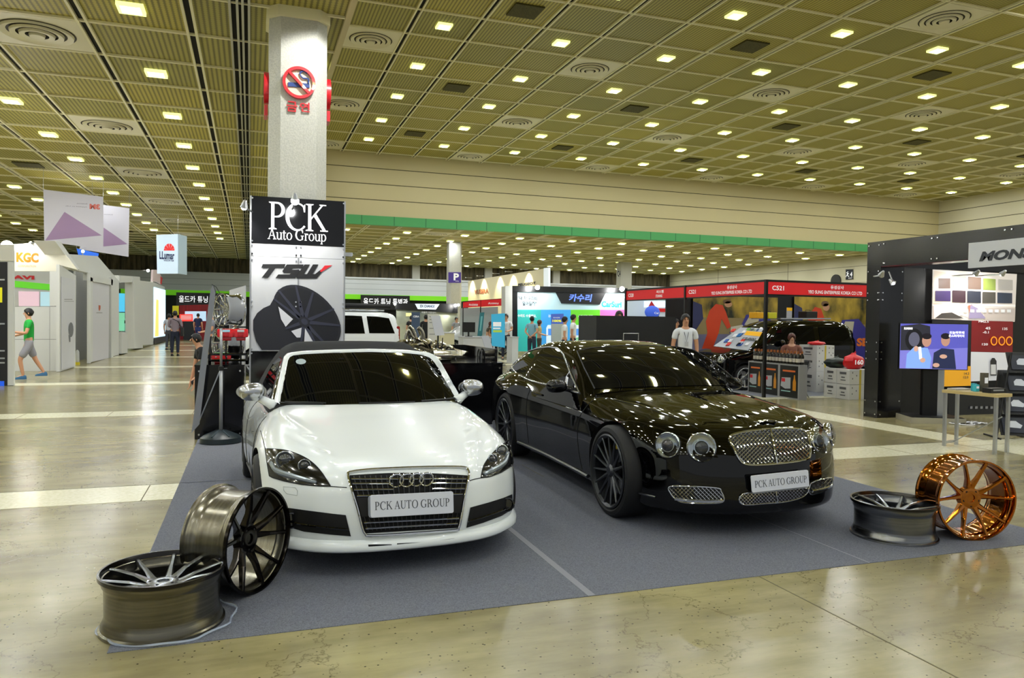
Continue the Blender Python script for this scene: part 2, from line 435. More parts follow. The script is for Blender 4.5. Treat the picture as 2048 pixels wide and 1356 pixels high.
b = MB(); b.box((LEFTX-.3, NEAR, 0), (LEFTX, FARY, LZ+.2)); struct('wall_left', b, mat('grey_side_wall', 'a8a594', .6))
# far wall: dark curtain above, white band, green band, black below
b = MB()
rows = []
xs = np.arange(LEFTX, RX, .09)
for z in (4.86, LZ): rows.append([(x, FARY-.25+.07*math.sin(x*7.1)+.04*math.sin(x*17.3+1), z) for x in xs])
b.grid(rows); curt = tag(b.build('curtain', noise_mat('brown_curtain', '3f3a2b', '6b6249', 2.2, .9, 3, (2.5, 1, .3))), 'long brown pleated curtain high on the far wall', 'curtain')
b = MB(); b.box((LEFTX, FARY, 0), (RX+.3, FARY+.3, LZ+.2)); struct('wall_far', b, mat('black_far_wall', '0e0e0f', .6))
b = MB(); b.box((LEFTX, FARY-.6, 3.56), (RX, FARY-.3, 4.90)); b.box((LEFTX, FARY-.7, 4.86), (RX, FARY-.3, 5.0)); struct('trim_11', b, mat('white_fascia', 'd4d8d8', .5))
b = MB()
for z in (4.0, 4.45): b.box((LEFTX, FARY-.606, z), (RX, FARY-.6, z+.025))
struct('trim_12', b, mat('white_fascia_joint', '8f9699', .6))
b = MB(); b.box((LEFTX, FARY-.64, 3.16), (RX, FARY-.3, 3.56)); struct('trim_13', b, mat('lime_band', '7ed321', .5, emit='6fd010', es=.25))

# ------------------------------------------------------------------ columns
COLM = noise_mat('rough_white_paint', 'b3b3a8', 'c2c1b5', 40, .75, 6, bump=.5)
def column(cx, cy, w_, z1, ch, name='wall_column_1'):
    h = w_/2; P = [(-h+ch, -h), (h-ch, -h), (h, -h+ch), (h, h-ch), (h-ch, h), (-h+ch, h), (-h, h-ch), (-h, -h+ch)]
    b = MB(); b.prism([(cx+x, cy+y, 0) for x, y in P], (0, 0, z1)); return struct(name, b, COLM)
CX, CY, CW = .67, 12.15, .84
column(CX, CY, CW, LZ, .16, 'wall_column_1')
b = MB(); P = [(-.46, -.30), (-.30, -.46), (.30, -.46), (.46, -.30), (.46, .30), (.30, .46), (-.30, .46), (-.46, .30)]
b.prism([(CX+x, CY+y, LZ-.16) for x, y in P], (0, 0, .16)); struct('trim_14', b, TBAR)
q = yp(908, 560, 43.5); column(q.x, 43.5, .78, LZ, .12, 'wall_column_2'); COL2 = V(q)
q = yp(1248, 560, 52.0); column(q.x, 52, .95, LZ, .12, 'wall_column_3'); COL3 = V(q)
for k, px in enumerate((832, 977, 1113)):
    q = yp(px, 550, FARY-.5); b = MB(); b.box((q.x-.33, FARY-.55, 4.9), (q.x+.33, FARY-.1, LZ)); struct('trim_%d' % (15+k), b, COLM)

# ------------------------------------------------------------------ ceiling fittings
LAMP = mat('lamp_glow', 'ffffff', .5, emit='f6fbff', es=LIGHT_E); LFR = mat('lamp_frame', 'c8c8a0', .4, emit='f4ff9a', es=1.2)
def inview(x, y, z):
    d = np.array([x, y, z-CAMH]); w_ = d@_f
    if w_ < .5: return False
    u_, v_ = 1024+FPX*(d@_r)/w_, 678-FPX*(d@_u)/w_
    return -30 < u_ < 2078 and -30 < v_ < 700
spots = []
for i in range(-11, 3, 2):
    for j in range(-14, 22, 2): spots.append((GX+(i+.5+1)*CELL, GY+(j+.5)*CELL, LZ))
spots += [(.27*HL-.15, GY+(j+.5)*CELL, LZ) for j in range(-13, 10, 4)]
for i in range(5, 26, 2):
    for j in range(13, 31, 2): spots.append((GX+(i+.5+1)*CELL, GY+(j+.5)*CELL, LZ))
for i in range(1, 24, 2):
    for j in range(-17, 9, 2): spots.append((MX+(i+.5)*CELL, MY+(j+.5)*CELL, MZ))
spots = [s for s in spots if s[1] < FARY-1 and s[0] < RX-1 and s[1] > NEAR]
def blocked(s):   # the upstand wall hides high-ceiling lamps never; low ones beyond it are hidden above the sight line
    return False
vis = sorted([s for s in spots if inview(*s)], key=lambda s: s[0]**2+s[1]**2); rest = [s for s in spots if not inview(*s)]
rest += vis[300:]; vis = vis[:300]
def lampmesh(b, s, k):
    h, t = .135, .185
    x, y, z = s
    if k == 0: b.f([b.v((x+a, y+c, z-.052)) for a, c in ((-h, -h), (-h, h), (h, h), (h, -h))])
    else:
        b.box((x-t, y-t, z-.055), (x+t, y-h, z)); b.box((x-t, y+h, z-.055), (x+t, y+t, z)); b.box((x-t, y-h, z-.055), (x-h, y+h, z)); b.box((x+h, y-h, z-.055), (x+t, y+h, z))
proto = empty('ceiling_light', vis[0]); fr = MB(); lampmesh(fr, (0, 0, 0), 1); fr.build('lamp_frame', LFR, proto)
pn = MB(); lampmesh(pn, (0, 0, 0), 0); pn.build('diffuser', LAMP, proto, recalc=False)
for k, s in enumerate(vis):
    o = proto if k == 0 else copy_tree(proto); o.location = s
    reg = 'high ceiling' if s[2] > LZ+1 else ('low ceiling of the left aisle' if s[0] < BEAM else 'far low ceiling beyond the green band')
    tag(o, 'glowing square downlight in the '+reg, 'ceiling light', 'square downlights in the '+reg)
b = MB()
for s in rest: lampmesh(b, s, 0)
tag(b.build('ceiling_lights', LAMP, recalc=False), 'remaining small square downlights of the hall ceiling', 'ceiling light', kind='stuff')

RING = mat('diffuser_shadow_gap', '3a3424', .7)
def diffuser():
    r = empty('air_diffuser'); b = MB(); h = CELL/2-.06; b.box((-h, -h, -.03), (h, h, 0)); b.build('mounting_plate', PLATE, r)
    b = MB(); prof = []
    for k, (ra, rb) in enumerate(((.53, .43), (.39, .30), (.26, .17), (.12, .0))):
        prof = [(ra, -.035-.012*k), (ra-.01, -.075-.012*k), (rb, -.045-.02*k)]
        b.lathe(prof, 36)
    b.build('ring', PLATE, r); b = MB(); b.lathe([(.56, -.033), (.56, -.036), (0, -.036)], 36); b.build('throat', RING, r)
    return r
GRD = noise_mat('dark_return_grille', '3d3a1c', '5a5428', 60, .8, 2)
dp = diffuser(); first = True
def place(proto_, s, lab, cat, grp, st=[]):
    o = proto_ if proto_.name not in st else copy_tree(proto_)
    st.append(proto_.name); o.location = s; tag(o, lab, cat, grp)
for i in range(-11, 26):
    for j in range(-14, 31):
        s = (GX+(i+.5)*CELL, GY+(j+.5)*CELL, LZ)
        if not (s[0] < -.3*HL or (s[1] > WY+1 and s[0] < RX-1)) or s[1] > FARY-1: continue
        if i % 4 == 1 and j % 4 == 3 and inview(*s):
            reg = 'low ceiling of the left aisle' if s[0] < BEAM else 'far low ceiling'
            place(dp, s, 'round air diffuser on a cream square plate in the '+reg, 'air diffuser', 'round air diffusers in the '+reg)
gp = empty('air_grille'); b = MB(); b.box((-.36, -.36, -.04), (.36, .36, -.002)); b.build('grille', GRD, gp)
for i in range(0, 24):
    for j in range(-17, 9):
        s = (MX+(i+.5)*CELL, MY+(j+.5)*CELL, MZ)
        if not inview(*s) or s[0] > RX-1: continue
        if i % 4 == 0 and j % 4 == 0: place(dp, s, 'round air diffuser on a cream square plate in the high ceiling', 'air diffuser', 'round air diffusers in the high ceiling')
        if i % 4 == 2 and j % 4 == 2: place(gp, s, 'dark square return-air grille in the high olive ceiling', 'air grille', 'dark return grilles in the high ceiling')
for i in (-9, -5, -1):
    for j in range(-13, 30, 4):
        s = (GX+(i+.5)*CELL, GY+(j+.5)*CELL, LZ-.003)
        if inview(*s) and s[1] > 15: place(gp, s, 'dark square return-air grille in the low ceiling of the left aisle', 'air grille', 'dark return grilles in the left aisle')

# ------------------------------------------------------------------ carpet
CARP = noise_mat('grey_needle_carpet', '4c4f58', '72757f', 160, .95, 6, lo=.3, hi=.7, bump=.3)
N_, L_, b_ = nodes(CARP)
cy_ = 11.68
b = MB(); b.box((-.62, 3.87, -.002), (5.72, cy_-.02, .003)); tag(b.build('carpet', CARP), 'grey needle-felt carpet laid under the two display cars', 'carpet')
b = MB()
for x in (1.83, 3.86): b.box((x, 3.87, .0032), (x+.045 if x < 2 else x+.012, cy_-.02, .0046))
tag(b.build('carpet_tape', mat('seam_tape', '7b7d84', .6)), 'pale tape along the seams of the grey carpet', 'tape')
# ------------------------------------------------------------------ sculpted car bodies
def curve(xs, ys):
    xs = np.array(xs, float); ys = np.array(ys, float); h = np.diff(xs); d = np.diff(ys)/h; m = np.zeros_like(ys)
    for i in range(1, len(xs)-1):
        if d[i-1]*d[i] > 0:
            w1, w2 = 2*h[i]+h[i-1], h[i]+2*h[i-1]; m[i] = (w1+w2)/(w1/d[i-1]+w2/d[i])
    m[0], m[-1] = d[0], d[-1]
    def f(x):
        x = np.asarray(x, float); xc = np.clip(x, xs[0], xs[-1]); i = np.clip(np.searchsorted(xs, xc)-1, 0, len(xs)-2); t = (xc-xs[i])/h[i]
        v = ys[i]*(1+2*t)*(1-t)**2+m[i]*h[i]*t*(1-t)**2+ys[i+1]*t*t*(3-2*t)+m[i+1]*h[i]*t*t*(t-1)
        return v+np.where(x < xs[0], (x-xs[0])*m[0], 0)+np.where(x > xs[-1], (x-xs[-1])*m[-1], 0)
    return f
def smax(a, b, k):
    h = np.maximum(k-np.abs(a-b), 0)/k; return np.maximum(a, b)+h*h*k*.25
def g2(x, c, s): return np.exp(-((x-c)/s)**2)

class Solid:
    def __init__(s, F, axis, zc, nth=144, nst=90, ncap=34, tmax=3.2):
        s.F, s.axis, s.zc, s.n, s.tmax = F, axis, zc, (nth, nst, ncap), tmax
    def solve(s, o, d, t0, t1, march=0):
        o = np.atleast_2d(np.array(o, float)); d = np.atleast_2d(np.array(d, float)); n = max(len(o), len(d))
        o = np.broadcast_to(o, (n, 3)); d = np.broadcast_to(d, (n, 3)); a = np.full(n, float(t0)); b = np.full(n, float(t1))
        if march:   # first entry from outside
            ts = np.linspace(t0, t1, march); found = np.zeros(n, bool)
            pa = a.copy(); pb = b.copy(); best = np.full(n, 1e9); bt = np.full(n, float(t1))
            for k in range(march):
                q = o+d*ts[k]; f = s.F(q[:, 0], q[:, 1], q[:, 2]); new = (~found) & (f < 0)
                pb[new] = ts[k]; pa[new] = ts[k-1] if k else ts[0]; found |= new
                better = f < best; best[better] = f[better]; bt[better] = ts[k]
            pa[~found] = bt[~found]; pb[~found] = bt[~found]; a, b = pa, pb; sg = -1
        else: sg = 1
        for _ in range(34):
            m = (a+b)/2; q = o+d*m[:, None]; f = s.F(q[:, 0], q[:, 1], q[:, 2])*sg
            a = np.where(f < 0, m, a); b = np.where(f < 0, b, m)
        return o+d*((a+b)/2)[:, None]
    def grad(s, q):
        e = 2e-3; g = np.stack([s.F(*(q+np.eye(3)[i]*e).T)-s.F(*(q-np.eye(3)[i]*e).T) for i in range(3)], 1)
        return g/np.maximum(np.linalg.norm(g, axis=1), 1e-9)[:, None]
    def mesh(s):
        nth, nst, ncap = s.n; ya, yb = s.axis; O = []; D = []
        th = np.arange(nth)*2*PI/nth
        rings = []
        for k in range(1, ncap): rings.append((ya, PI/2*(1-k/ncap), -1))
        for k in range(nst+1): rings.append((ya+(yb-ya)*k/nst, 0, 0))
        for k in range(1, ncap): rings.append((yb, PI/2*k/ncap, 1))
        for y, ph, sg in rings:
            O += [(0, y, s.zc)]*nth; D += [(math.cos(t)*math.cos(ph), sg*math.sin(ph), math.sin(t)*math.cos(ph)) for t in th]
        O += [(0, ya, s.zc), (0, yb, s.zc)]; D += [(0, -1, 0), (0, 1, 0)]
        P = s.solve(O, D, 0, s.tmax); nr = len(rings); bm = bmesh.new(); vs = [bm.verts.new(p) for p in P]
        for i in range(nr-1):
            for j in range(nth):
                a, b = i*nth+j, i*nth+(j+1) % nth; bm.faces.new((vs[a], vs[a+nth], vs[b+nth], vs[b])).smooth = True
        for j in range(nth):
            bm.faces.new((vs[-2], vs[j], vs[(j+1) % nth])).smooth = True
            e = (nr-1)*nth; bm.faces.new((vs[-1], vs[e+(j+1) % nth], vs[e+j])).smooth = True
        bmesh.ops.recalc_face_normals(bm, faces=bm.faces)
        return bm

def fine_normals(o, solid):
    me = o.data; n = len(me.vertices); co = np.empty(n*3); me.vertices.foreach_get('co', co); g = solid.grad(co.reshape(-1, 3)); out = [(0, 0, 0)]*len(me.loops)
    for p in me.polygons:
        for li in p.loop_indices: out[li] = tuple(g[me.loops[li].vertex_index]) if p.use_smooth else tuple(p.normal)
    me.normals_split_custom_set(out)
def resample(pts, n):
    p = [V(q).to_3d() if len(q) == 3 else V((*q, 0)) for q in pts]; L = [0]
    for i in range(1, len(p)): L.append(L[-1]+(p[i]-p[i-1]).length)
    o = []
    for k in range(n):
        t = L[-1]*k/(n-1); i = max(1, min(len(p)-1, next((j for j in range(1, len(p)) if L[j] >= t-1e-9), len(p)-1)))
        u = (t-L[i-1])/max(L[i]-L[i-1], 1e-9); o.append(p[i-1].lerp(p[i], u))
    return o
def smoothpts(pts, n, closed=False):
    """Catmull-Rom through the points"""
    p = [V(q) for q in pts]; m = len(p); o = []; segs = m if closed else m-1
    for i in range(segs):
        if closed: a, b, c, d = p[i-1], p[i], p[(i+1) % m], p[(i+2) % m]
        else: a, b, c, d = p[max(i-1, 0)], p[i], p[i+1], p[min(i+2, m-1)]
        for k in range(n):
            t = k/n; o.append(.5*((2*b)+(c-a)*t+(2*a-5*b+4*c-d)*t*t+(3*b-a-3*c+d)*t**3))
    if not closed: o.append(p[-1])
    return o
class Car:
    def __init__(s, root, pos, ang, sc, zm):
        s.root, s.sc = root, sc
        root.location = (*pos, 0); root.rotation_euler = (0, 0, ang); root.scale = (sc,)*3
        ca, sa = math.cos(ang), math.sin(ang); s.Rt = np.array([[ca, sa, 0], [-sa, ca, 0], [0, 0, 1]]); s.pos = np.array([*pos, 0])
        s.zm = zm
    def ray(s, x, y):
        x, y = s.zm(x, y); d = s.Rt@_ray(x, y); o = s.Rt@(np.array([0, 0, CAMH])-s.pos)/s.sc; return o, d/np.linalg.norm(d)
    def on(s, solid, pts, off=0.0):
        """zoomed photo points -> points on the body, lifted off along its normal"""
        O, D = zip(*[s.ray(*p[:2]) for p in pts]); q = solid.solve(O, D, 2.0, 14, 260)
        return q+solid.grad(q)*off
    def plane(s, pts, y):
        out = []
        for p in pts:
            o, d = s.ray(*p); t = (y-o[1])/d[1]; out.append(o+d*t)
        return np.array(out)
    def sideplane(s, pts, x):
        out = []
        for p in pts:
            o, d = s.ray(*p); t = (x-o[0])/d[0]; out.append(o+d*t)
        return np.array(out)
def lift(solid, pts, d, start, off=0.0):
    """car-space points pushed along direction d onto the body; start = distance back"""
    P = np.array(pts, float); d = np.array(d, float); q = solid.solve(P-d*start, d, 0, start*2, 300); return q+solid.grad(q)*off
def patch(name, rows, m, parent, th=0):
    b = MB(); b.grid([[tuple(p) for p in r] for r in rows]); o = b.build(name, m, parent, recalc=False)
    # make normals face outward later
    return o
def fill(solid, A, B, n, k, off, car=None, proj=None):
    """rows between polylines A and B (2D), each lifted by proj"""
    A = resample(A, n); B = resample(B, n); rows = []
    for j in range(k+1):
        t = j/k; pts = [tuple(a.lerp(b, t)) for a, b in zip(A, B)]; rows.append(proj(pts, off))
    return rows
def arches(o, cuts, dark, side_r):
    """cut round wheel openings into a body"""
    for c in cuts:
        b = MB()
        (x, y, z), r = c; sgn = 1 if x > 0 else -1
        b.cyl((x-sgn*.34, y, z), r, sgn*.9, 64, 'x', False); b.mi = 0
        cu = b.build('cut', dark, o.parent); cu.data.materials.clear(); cu.data.materials.append(o.data.materials[0]); cu.data.materials.append(dark)
        for p in cu.data.polygons: p.material_index = 1
        md = o.modifiers.new('b', 'BOOLEAN'); md.object = cu; md.operation = 'DIFFERENCE'; md.solver = 'EXACT'; md.material_mode = 'TRANSFER'
        dg = bpy.context.evaluated_depsgraph_get(); me = bpy.data.meshes.new_from_object(o.evaluated_get(dg)); o.modifiers.clear()
        old = o.data; o.data = me; bpy.data.meshes.remove(old); bpy.data.objects.remove(cu)
    me = o.data
    for p in me.polygons: p.use_smooth = me.materials[p.material_index] != dark

PAINTW = mat('white_car_paint', 'e6ebe8', .25, 0, 1.0); PAINTK = mat('black_car_paint', '020202', .03, 0, 0, spec=.55)
CHROME = mat('chrome', 'd8dadd', .07, 1); SILV = mat('brushed_silver', 'b8babd', .22, 1); SATIN = mat('satin_black', '080809', .5); GLOSSK = mat('gloss_black', '040405', .06, 0, 1)
RUBBER = mat('tyre_rubber', '0c0c0d', .65); SHUT = mat('shut_line', '101010', .9); VOID = mat('wheel_arch_black', '050505', .9)
CLOTH = noise_mat('soft_top_cloth', '141518', '1f2023', 300, .95, 2, bump=.2)
GLASS = mat('tinted_windscreen', '050607', .02, 0, 0, spec=.28); LENS = mat('lens_glass', 'ffffff', .02, 0, 0, trans=1, ior=1.3, alpha=.35); WHITEP = mat('plate_white', 'dfe2ea', .4); INK = mat('plate_ink', '3b3f45', .6)
def ywheel(name, r, w_, spokes, rimm, parent, loc, sgn, label=None, rr=None, caliper=None, twin=False):
    """tyre, rim barrel, spokes, disc; x axis = axle, sgn = outward side"""
    t = empty(name, loc, parent=parent) if False else None
    A = Matrix.Rotation(PI/2, 4, 'Y') if sgn > 0 else Matrix.Rotation(-PI/2, 4, 'Y'); T = Matrix.Translation(loc)@A; rr = rr or r*.76
    b = MB(); b.M = T; h = w_/2
    b.lathe([(rr, -h), (r-.03, -h), (r, -h+.03), (r, h-.035), (r-.02, h-.008), (r-.05, h), (rr+.02, h-.004), (rr, h-.02)], 64, close=True)
    b.build('wheel', RUBBER, parent)
    b = MB(); b.M = T; b.lathe([(rr-.005, -h), (rr-.012, h-.02), (rr+.006, h-.004), (rr-.006, h+.002), (rr-.028, h-.016), (rr-.03, -h)], 64, close=True)
    n = spokes
    for k in range(n):
        a = 2*PI*k/n
        for da in ((-.055, .055) if twin else (0,)):
            p0 = V((.045*math.cos(a), .045*math.sin(a), h-.05)); pm = V((rr*.5*math.cos(a+da*.6), rr*.5*math.sin(a+da*.6), h-.028)); p1 = V(((rr-.02)*math.cos(a+da), (rr-.02)*math.sin(a+da), h-.012))
            b.tube([p0, pm, p1], [.022, .0125, .010], 6)
    b.lathe([(0, h-.012), (.035, h-.012), (.04, h-.02), (.075, h-.045), (.075, h-.09), (0, h-.09)], 24)
    b.build('rim', rimm, parent)
    b = MB(); b.M = T; b.lathe([(.07, h-.13), (rr*.72, h-.13), (rr*.72, h-.155), (.07, h-.155)], 40, close=True); b.build('brake_disc', SILV, parent)
    if caliper:
        b = MB(); b.M = T; pts = [(rr*.8*math.cos(a), rr*.8*math.sin(a), h-.12) for a in (2.6, 2.85, 3.14, 3.4, 3.68)] if sgn > 0 else [(rr*.68*math.cos(a), rr*.68*math.sin(a), h-.115) for a in (-.5, -.25, 0, .25, .5)]
        b.tube(pts, [.02, .032, .036, .032, .02], 8); b.build('brake_caliper', caliper, parent)
def ribbon(name, pts, m, parent, r=.005, closed=False, n=6):
    b = MB(); b.tube([tuple(p) for p in pts], r, n, closed); return b.build(name, m, parent)

# ================================================================== white roadster
def zoomA(x, y): return 460+x/2.7117, 660+y/2.7117
roadster = empty('roadster_car', label='white two-seat roadster with black soft top parked on the grey carpet', cat='car')
A = Car(roadster, (.955, 4.53), R_(2.0), .985, zoomA)
zt = curve([-.2, 0, .08, .25, .6, 1.0, 1.3, 1.5, 1.8, 3.2, 3.8, 4.1, 4.25], [.50, .60, .655, .705, .785, .872, .930, .950, .945, .94, .92, .86, .7])
wm = curve([-.2, 0, .3, .85, 1.5, 2.2, 3.3, 3.9, 4.2], [.84, .86, .90, .925, .90, .90, .93, .90, .82])
sp = curve([.1, .2, .35, .5, .65, .8, .95, 1.1], [.93, .965, .992, 1, .985, .94, .85, .74])
pf = curve([0, .2, .4, .55, .7, .8, .88, .95], [0, .008, .04, .10, .22, .35, .55, .95])
ff = curve([.1, .22, .38, .50, .60, .68, .76, .9], [.045, .015, 0, .012, .04, .10, .22, .5])
def F_audi(x, y, z):
    ax = np.abs(x); W = wm(y)
    xc = .43+.30*np.clip((y-.1)/1.15, 0, 1)**.8
    top = zt(y)-.085*(ax/.9)**2.4+.035*g2(ax, .70, .18)*g2(y, .8, .6)+.02*g2(ax, xc, .035)*g2(y, .55, .75)
    f = z-top
    f = smax(f, ax-W*sp(z), .16)
    f = smax(f, pf(ax)+ff(z)-y, .13)
    f = smax(f, y-(4.13-.25*(ax/.9)**3-.12*np.clip(z-.5, 0, 1)), .12)
    f = smax(f, .20+.02*np.clip(y-3.4, 0, 1)-z, .05)
    return f
bodyA = Solid(F_audi, (.75, 3.5), .50)
bm = bodyA.mesh(); me = bpy.data.meshes.new('body'); bm.to_mesh(me); bm.free(); me.materials.append(PAINTW); me.materials.append(VOID)
o = bpy.data.objects.new('body', me); COL.objects.link(o); o.parent = roadster
AW = [(s_*.80, y_, .325) for s_ in (-1, 1) for y_ in (.88, 3.35)]
arches(o, [((x, y, z), .365) for x, y, z in AW], VOID, .36)
fine_normals(o, bodyA)
for (x, y, z) in AW: ywheel('wheel', .325, .235, 5, mat('dark_grey_wheel', '3a3c40', .3, .9), roadster, (x, y, z), 1 if x > 0 else -1, twin=True)
# cabin
zr = curve([1.0, 1.22, 1.6, 1.95, 2.1, 2.4, 2.8, 3.2, 3.5, 3.7], [.76, .885, 1.09, 1.255, 1.31, 1.385, 1.35, 1.17, .96, .8])
wc = curve([.7, .9, 1.1, 1.3, 1.4], [.84, .765, .685, .585, .50])
def F_acab(x, y, z):
    ax = np.abs(x); f = z-(zr(y-.30*ax**2)-.05*ax**2)
    f = smax(f, ax-wc(z), .06); f = smax(f, .7-z, .02); return f
cabA = Solid(F_acab, (1.9, 2.8), .82, 128, 60, 30, 2.5)
bm = cabA.mesh(); me = bpy.data.meshes.new('soft_top'); bm.to_mesh(me); bm.free(); me.materials.append(CLOTH)
o = bpy.data.objects.new('soft_top', me); COL.objects.link(o); o.parent = roadster
pA = lambda pts, off: A.on(cabA, pts, off)
bA = lambda pts, off: A.on(bodyA, pts, off)
gtop = [(312, 190), (318, 158), (335, 142), (400, 134), (560, 126), (760, 122), (940, 127), (1050, 138), (1085, 152), (1108, 175)]
gbot = [(272, 404), (420, 408), (600, 410), (800, 408), (1000, 402), (1232, 392)]
patch('windscreen', fill(cabA, gtop, gbot, 40, 24, .006, proj=pA), GLASS, roadster)
otop = [(285, 190), (292, 152), (312, 130), (390, 120), (560, 112), (760, 108), (940, 112), (1070, 124), (1112, 142), (1140, 175)]
rim_in = [(270, 404)]+gtop+[(1236, 394)]; rim_out = [(238, 400)]+otop+[(1258, 390)]
rows = fill(cabA, resample(rim_out, 60), resample(rim_in, 60), 60, 4, .010, proj=pA)
arr = np.array(rows); lifts = [0, .012, .014, .012, -.004]
for j in range(5): arr[j] += cabA.grad(arr[j])*(lifts[j]-.004)
patch('windscreen_frame', arr, PAINTW, roadster)
# details behind the glass are hinted by the wiper and sticker on it
ribbon('wiper', pA([(300, 398), (420, 401), (520, 405)], .016), SATIN, roadster, .006)
ribbon('wiper', pA([(700, 405), (850, 403), (1000, 398)], .016), SATIN, roadster, .006)
st_ = pA([(385+28*math.cos(a), 176+15*math.sin(a)) for a in np.linspace(0, 2*PI, 17)[:-1]], .009)
b = MB(); b.f([b.v(p) for p in st_]); b.build('windscreen_sticker', mat('pale_sticker', '9aa7a8', .6), roadster, recalc=False)
# side glass (photo left and its mirror image)
for sg in (-1, 1):
    tp = [(sg*.6, 1.72, 1.12), (sg*.6, 2.0, 1.225), (sg*.6, 2.5, 1.235), (sg*.6, 2.85, 1.16)]; bt = [(sg*.7, 1.45, .93), (sg*.7, 2.0, .935), (sg*.7, 2.6, .945), (sg*.7, 3.0, .955)]
    patch('side_window', fill(cabA, tp, bt, 24, 8, .006, proj=lambda p, off: lift(cabA, [(0, q[1], q[2]) for q in p], (-sg, 0, 0), 1.5, off)), GLASS, roadster)
    ribbon('belt_seal', lift(cabA, [(0, y, .925) for y in np.linspace(1.35, 3.1, 20)], (-sg, 0, 0), 1.5, .008), SATIN, roadster, .01)
# mirrors
for sg in (-1, 1):
    b = MB(); b.M = Matrix.Translation((sg*.90, 1.60, 1.01))@Matrix.Rotation(sg*R_(-8), 4, 'Z')
    pr = []
    for k in range(13):
        a = PI*k/12; rows_ = []
    N1, N2 = 14, 20; g_ = []
    for i in range(N1+1):
        ph = -PI/2+PI*i/N1; rw = []
        for j in range(N2):
            th = 2*PI*j/N2; cx_ = abs(math.cos(th))**.7*math.copysign(1, math.cos(th)); cz_ = abs(math.sin(th))**.8*math.copysign(1, math.sin(th)); c = math.cos(ph)**.7
            rw.append((cx_*c*.095, (math.sin(ph)*.085 if ph < 0 else math.sin(ph)*.035), cz_*c*.070*(1+.12*sg*cx_*-1)))
        g_.append(rw)
    b.grid(g_, True, True); b.build('mirror_shell', SILV, roadster)
    b = MB(); b.tube([(sg*.72, 1.52, .90), (sg*.78, 1.55, .93), (sg*.85, 1.60, .965)], [.05, .035, .03], 10); b.build('mirror_stalk', PAINTW, roadster)
    b = MB(); b.M = Matrix.Translation((sg*.90, 1.645, 1.01)); b.lathe([(0, 0), (.06, 0)], 20, Matrix.Rotation(-PI/2, 4, 'X')@Matrix.Diagonal((1.9, 1.05, 1, 1))); b.build('mirror_glass', CHROME, roadster)
# grille
gr = [(640, 790), (655, 775), (760, 762), (960, 752), (1180, 747), (1270, 750), (1288, 765), (1292, 790), (1270, 900), (1248, 1030), (1236, 1072), (1215, 1082), (1000, 1098), (765, 1112), (735, 1102), (718, 1070), (690, 960), (655, 850)]
TL, TR, BR, BL = 0, 7, 11, 13
gt_ = gr[0:8]; gb_ = [gr[14], gr[13], gr[12], gr[11], gr[10]]
nB = 10
edgeL = [gr[0], gr[17], gr[16], gr[15], gr[14]]; edgeR = [gr[7], gr[8], gr[9], gr[10]]
def between(t, u):   # bilinear-ish point of the grille area, t down, u right
    l = resample(edgeL, 41)[int(t*40)]; r = resample(edgeR, 41)[int(t*40)]; p = l.lerp(r, u)
    if t < .05: p = p+V((0, -14*math.sin(PI*u)*(1-t/.05), 0))
    return (p.x, p.y)
rows = [bA([between(j/24, i/40) for i in range(41)], .004) for j in range(25)]
patch('grille', rows, VOID, roadster)
cl = smoothpts([(*p, 0) for p in gr], 3, True)
ribbon('grille_surround', bA([(p.x, p.y) for p in cl], .010), CHROME, roadster, .0085, True, 8)
b = MB()
for t, u0, u1 in ((.075, .02, .98), (.155, .02, .36), (.155, .70, .98), (.265, .02, .36), (.265, .70, .98), (.36, .03, .97), (.80, .03, .97), (.905, .03, .97)):
    b.tube([tuple(q) for q in bA([between(t, u0+(u1-u0)*k/16) for k in range(17)], .016)], .0055, 6)
b.build('grille_slat', CHROME, roadster)
for t0, t1 in ((.03, .36), (.72, .97)):
    b = MB()
    for k in range(1, 22): b.tube([tuple(q) for q in bA([between(t0+(t1-t0)*j/4, k/22) for j in range(5)], .009)], .004, 4)
    b.build('grille_lattice', mat('dark_grille_bar', '1c1d1f', .4), roadster)
rows = [bA([between(.38+.34*j/6, .02+.96*i/30) for i in range(31)], .018) for j in range(7)]; patch('plate_panel', rows, SATIN, roadster)
for k, (x, y) in enumerate(((898, 825), (953, 822), (1006, 820), (1058, 817))):
    c = bA([(x, y)], .03)[0]; b = MB(); r_ = .043
    b.M = Matrix.Translation(c)@Matrix.Rotation(R_(12), 4, 'X'); b.tube([(r_*math.cos(a), -.004*(k % 2), r_*math.sin(a)) for a in np.linspace(0, 2*PI, 37)[:-1]], .0058, 8, True); b.build('badge_ring', CHROME, roadster)
# number board
def board(car, corners, y, parent, thick=.012):
    q = car.plane(corners, y); c = q.mean(0); u_ = ((q[1]-q[0])+(q[2]-q[3]))/2; v_ = ((q[0]-q[3])+(q[1]-q[2]))/2
    W_, H_ = np.linalg.norm(u_), np.linalg.norm(v_)
    P_ = Pl(V(c)-V(u_)/2-V(v_)/2, V(u_), V(v_)); P_.W = V(v_).normalized(); return P_, W_, H_
def roundrect(W_, H_, r, n=5, d=0):
    o = []
    for cx, cy, a0 in ((W_-r, r, -PI/2), (W_-r, H_-r, 0), (r, H_-r, PI/2), (r, r, PI)):
        for k in range(n+1): a = a0+PI/2*k/n; o.append((cx+r*math.cos(a), cy+r*math.sin(a)))
    return o
P_, W_, H_ = board(A, [(757, 898), (1213, 874), (1209, 992), (766, 1016)], -.030, roadster)
def locp(P_, parent):  # text() subtracts the parent's location; number boards live in car space already
    class Q: pass
    return P_
def cartext(car, s, P_, u0, v0, u1, v1, m, n):
    hold = empty('tmp'); o = serif('lettering', s, P_, u0, v0, u1, v1, m, hold, n, .05, 0, .30); o.parent = car.root; bpy.data.objects.remove(hold); return o
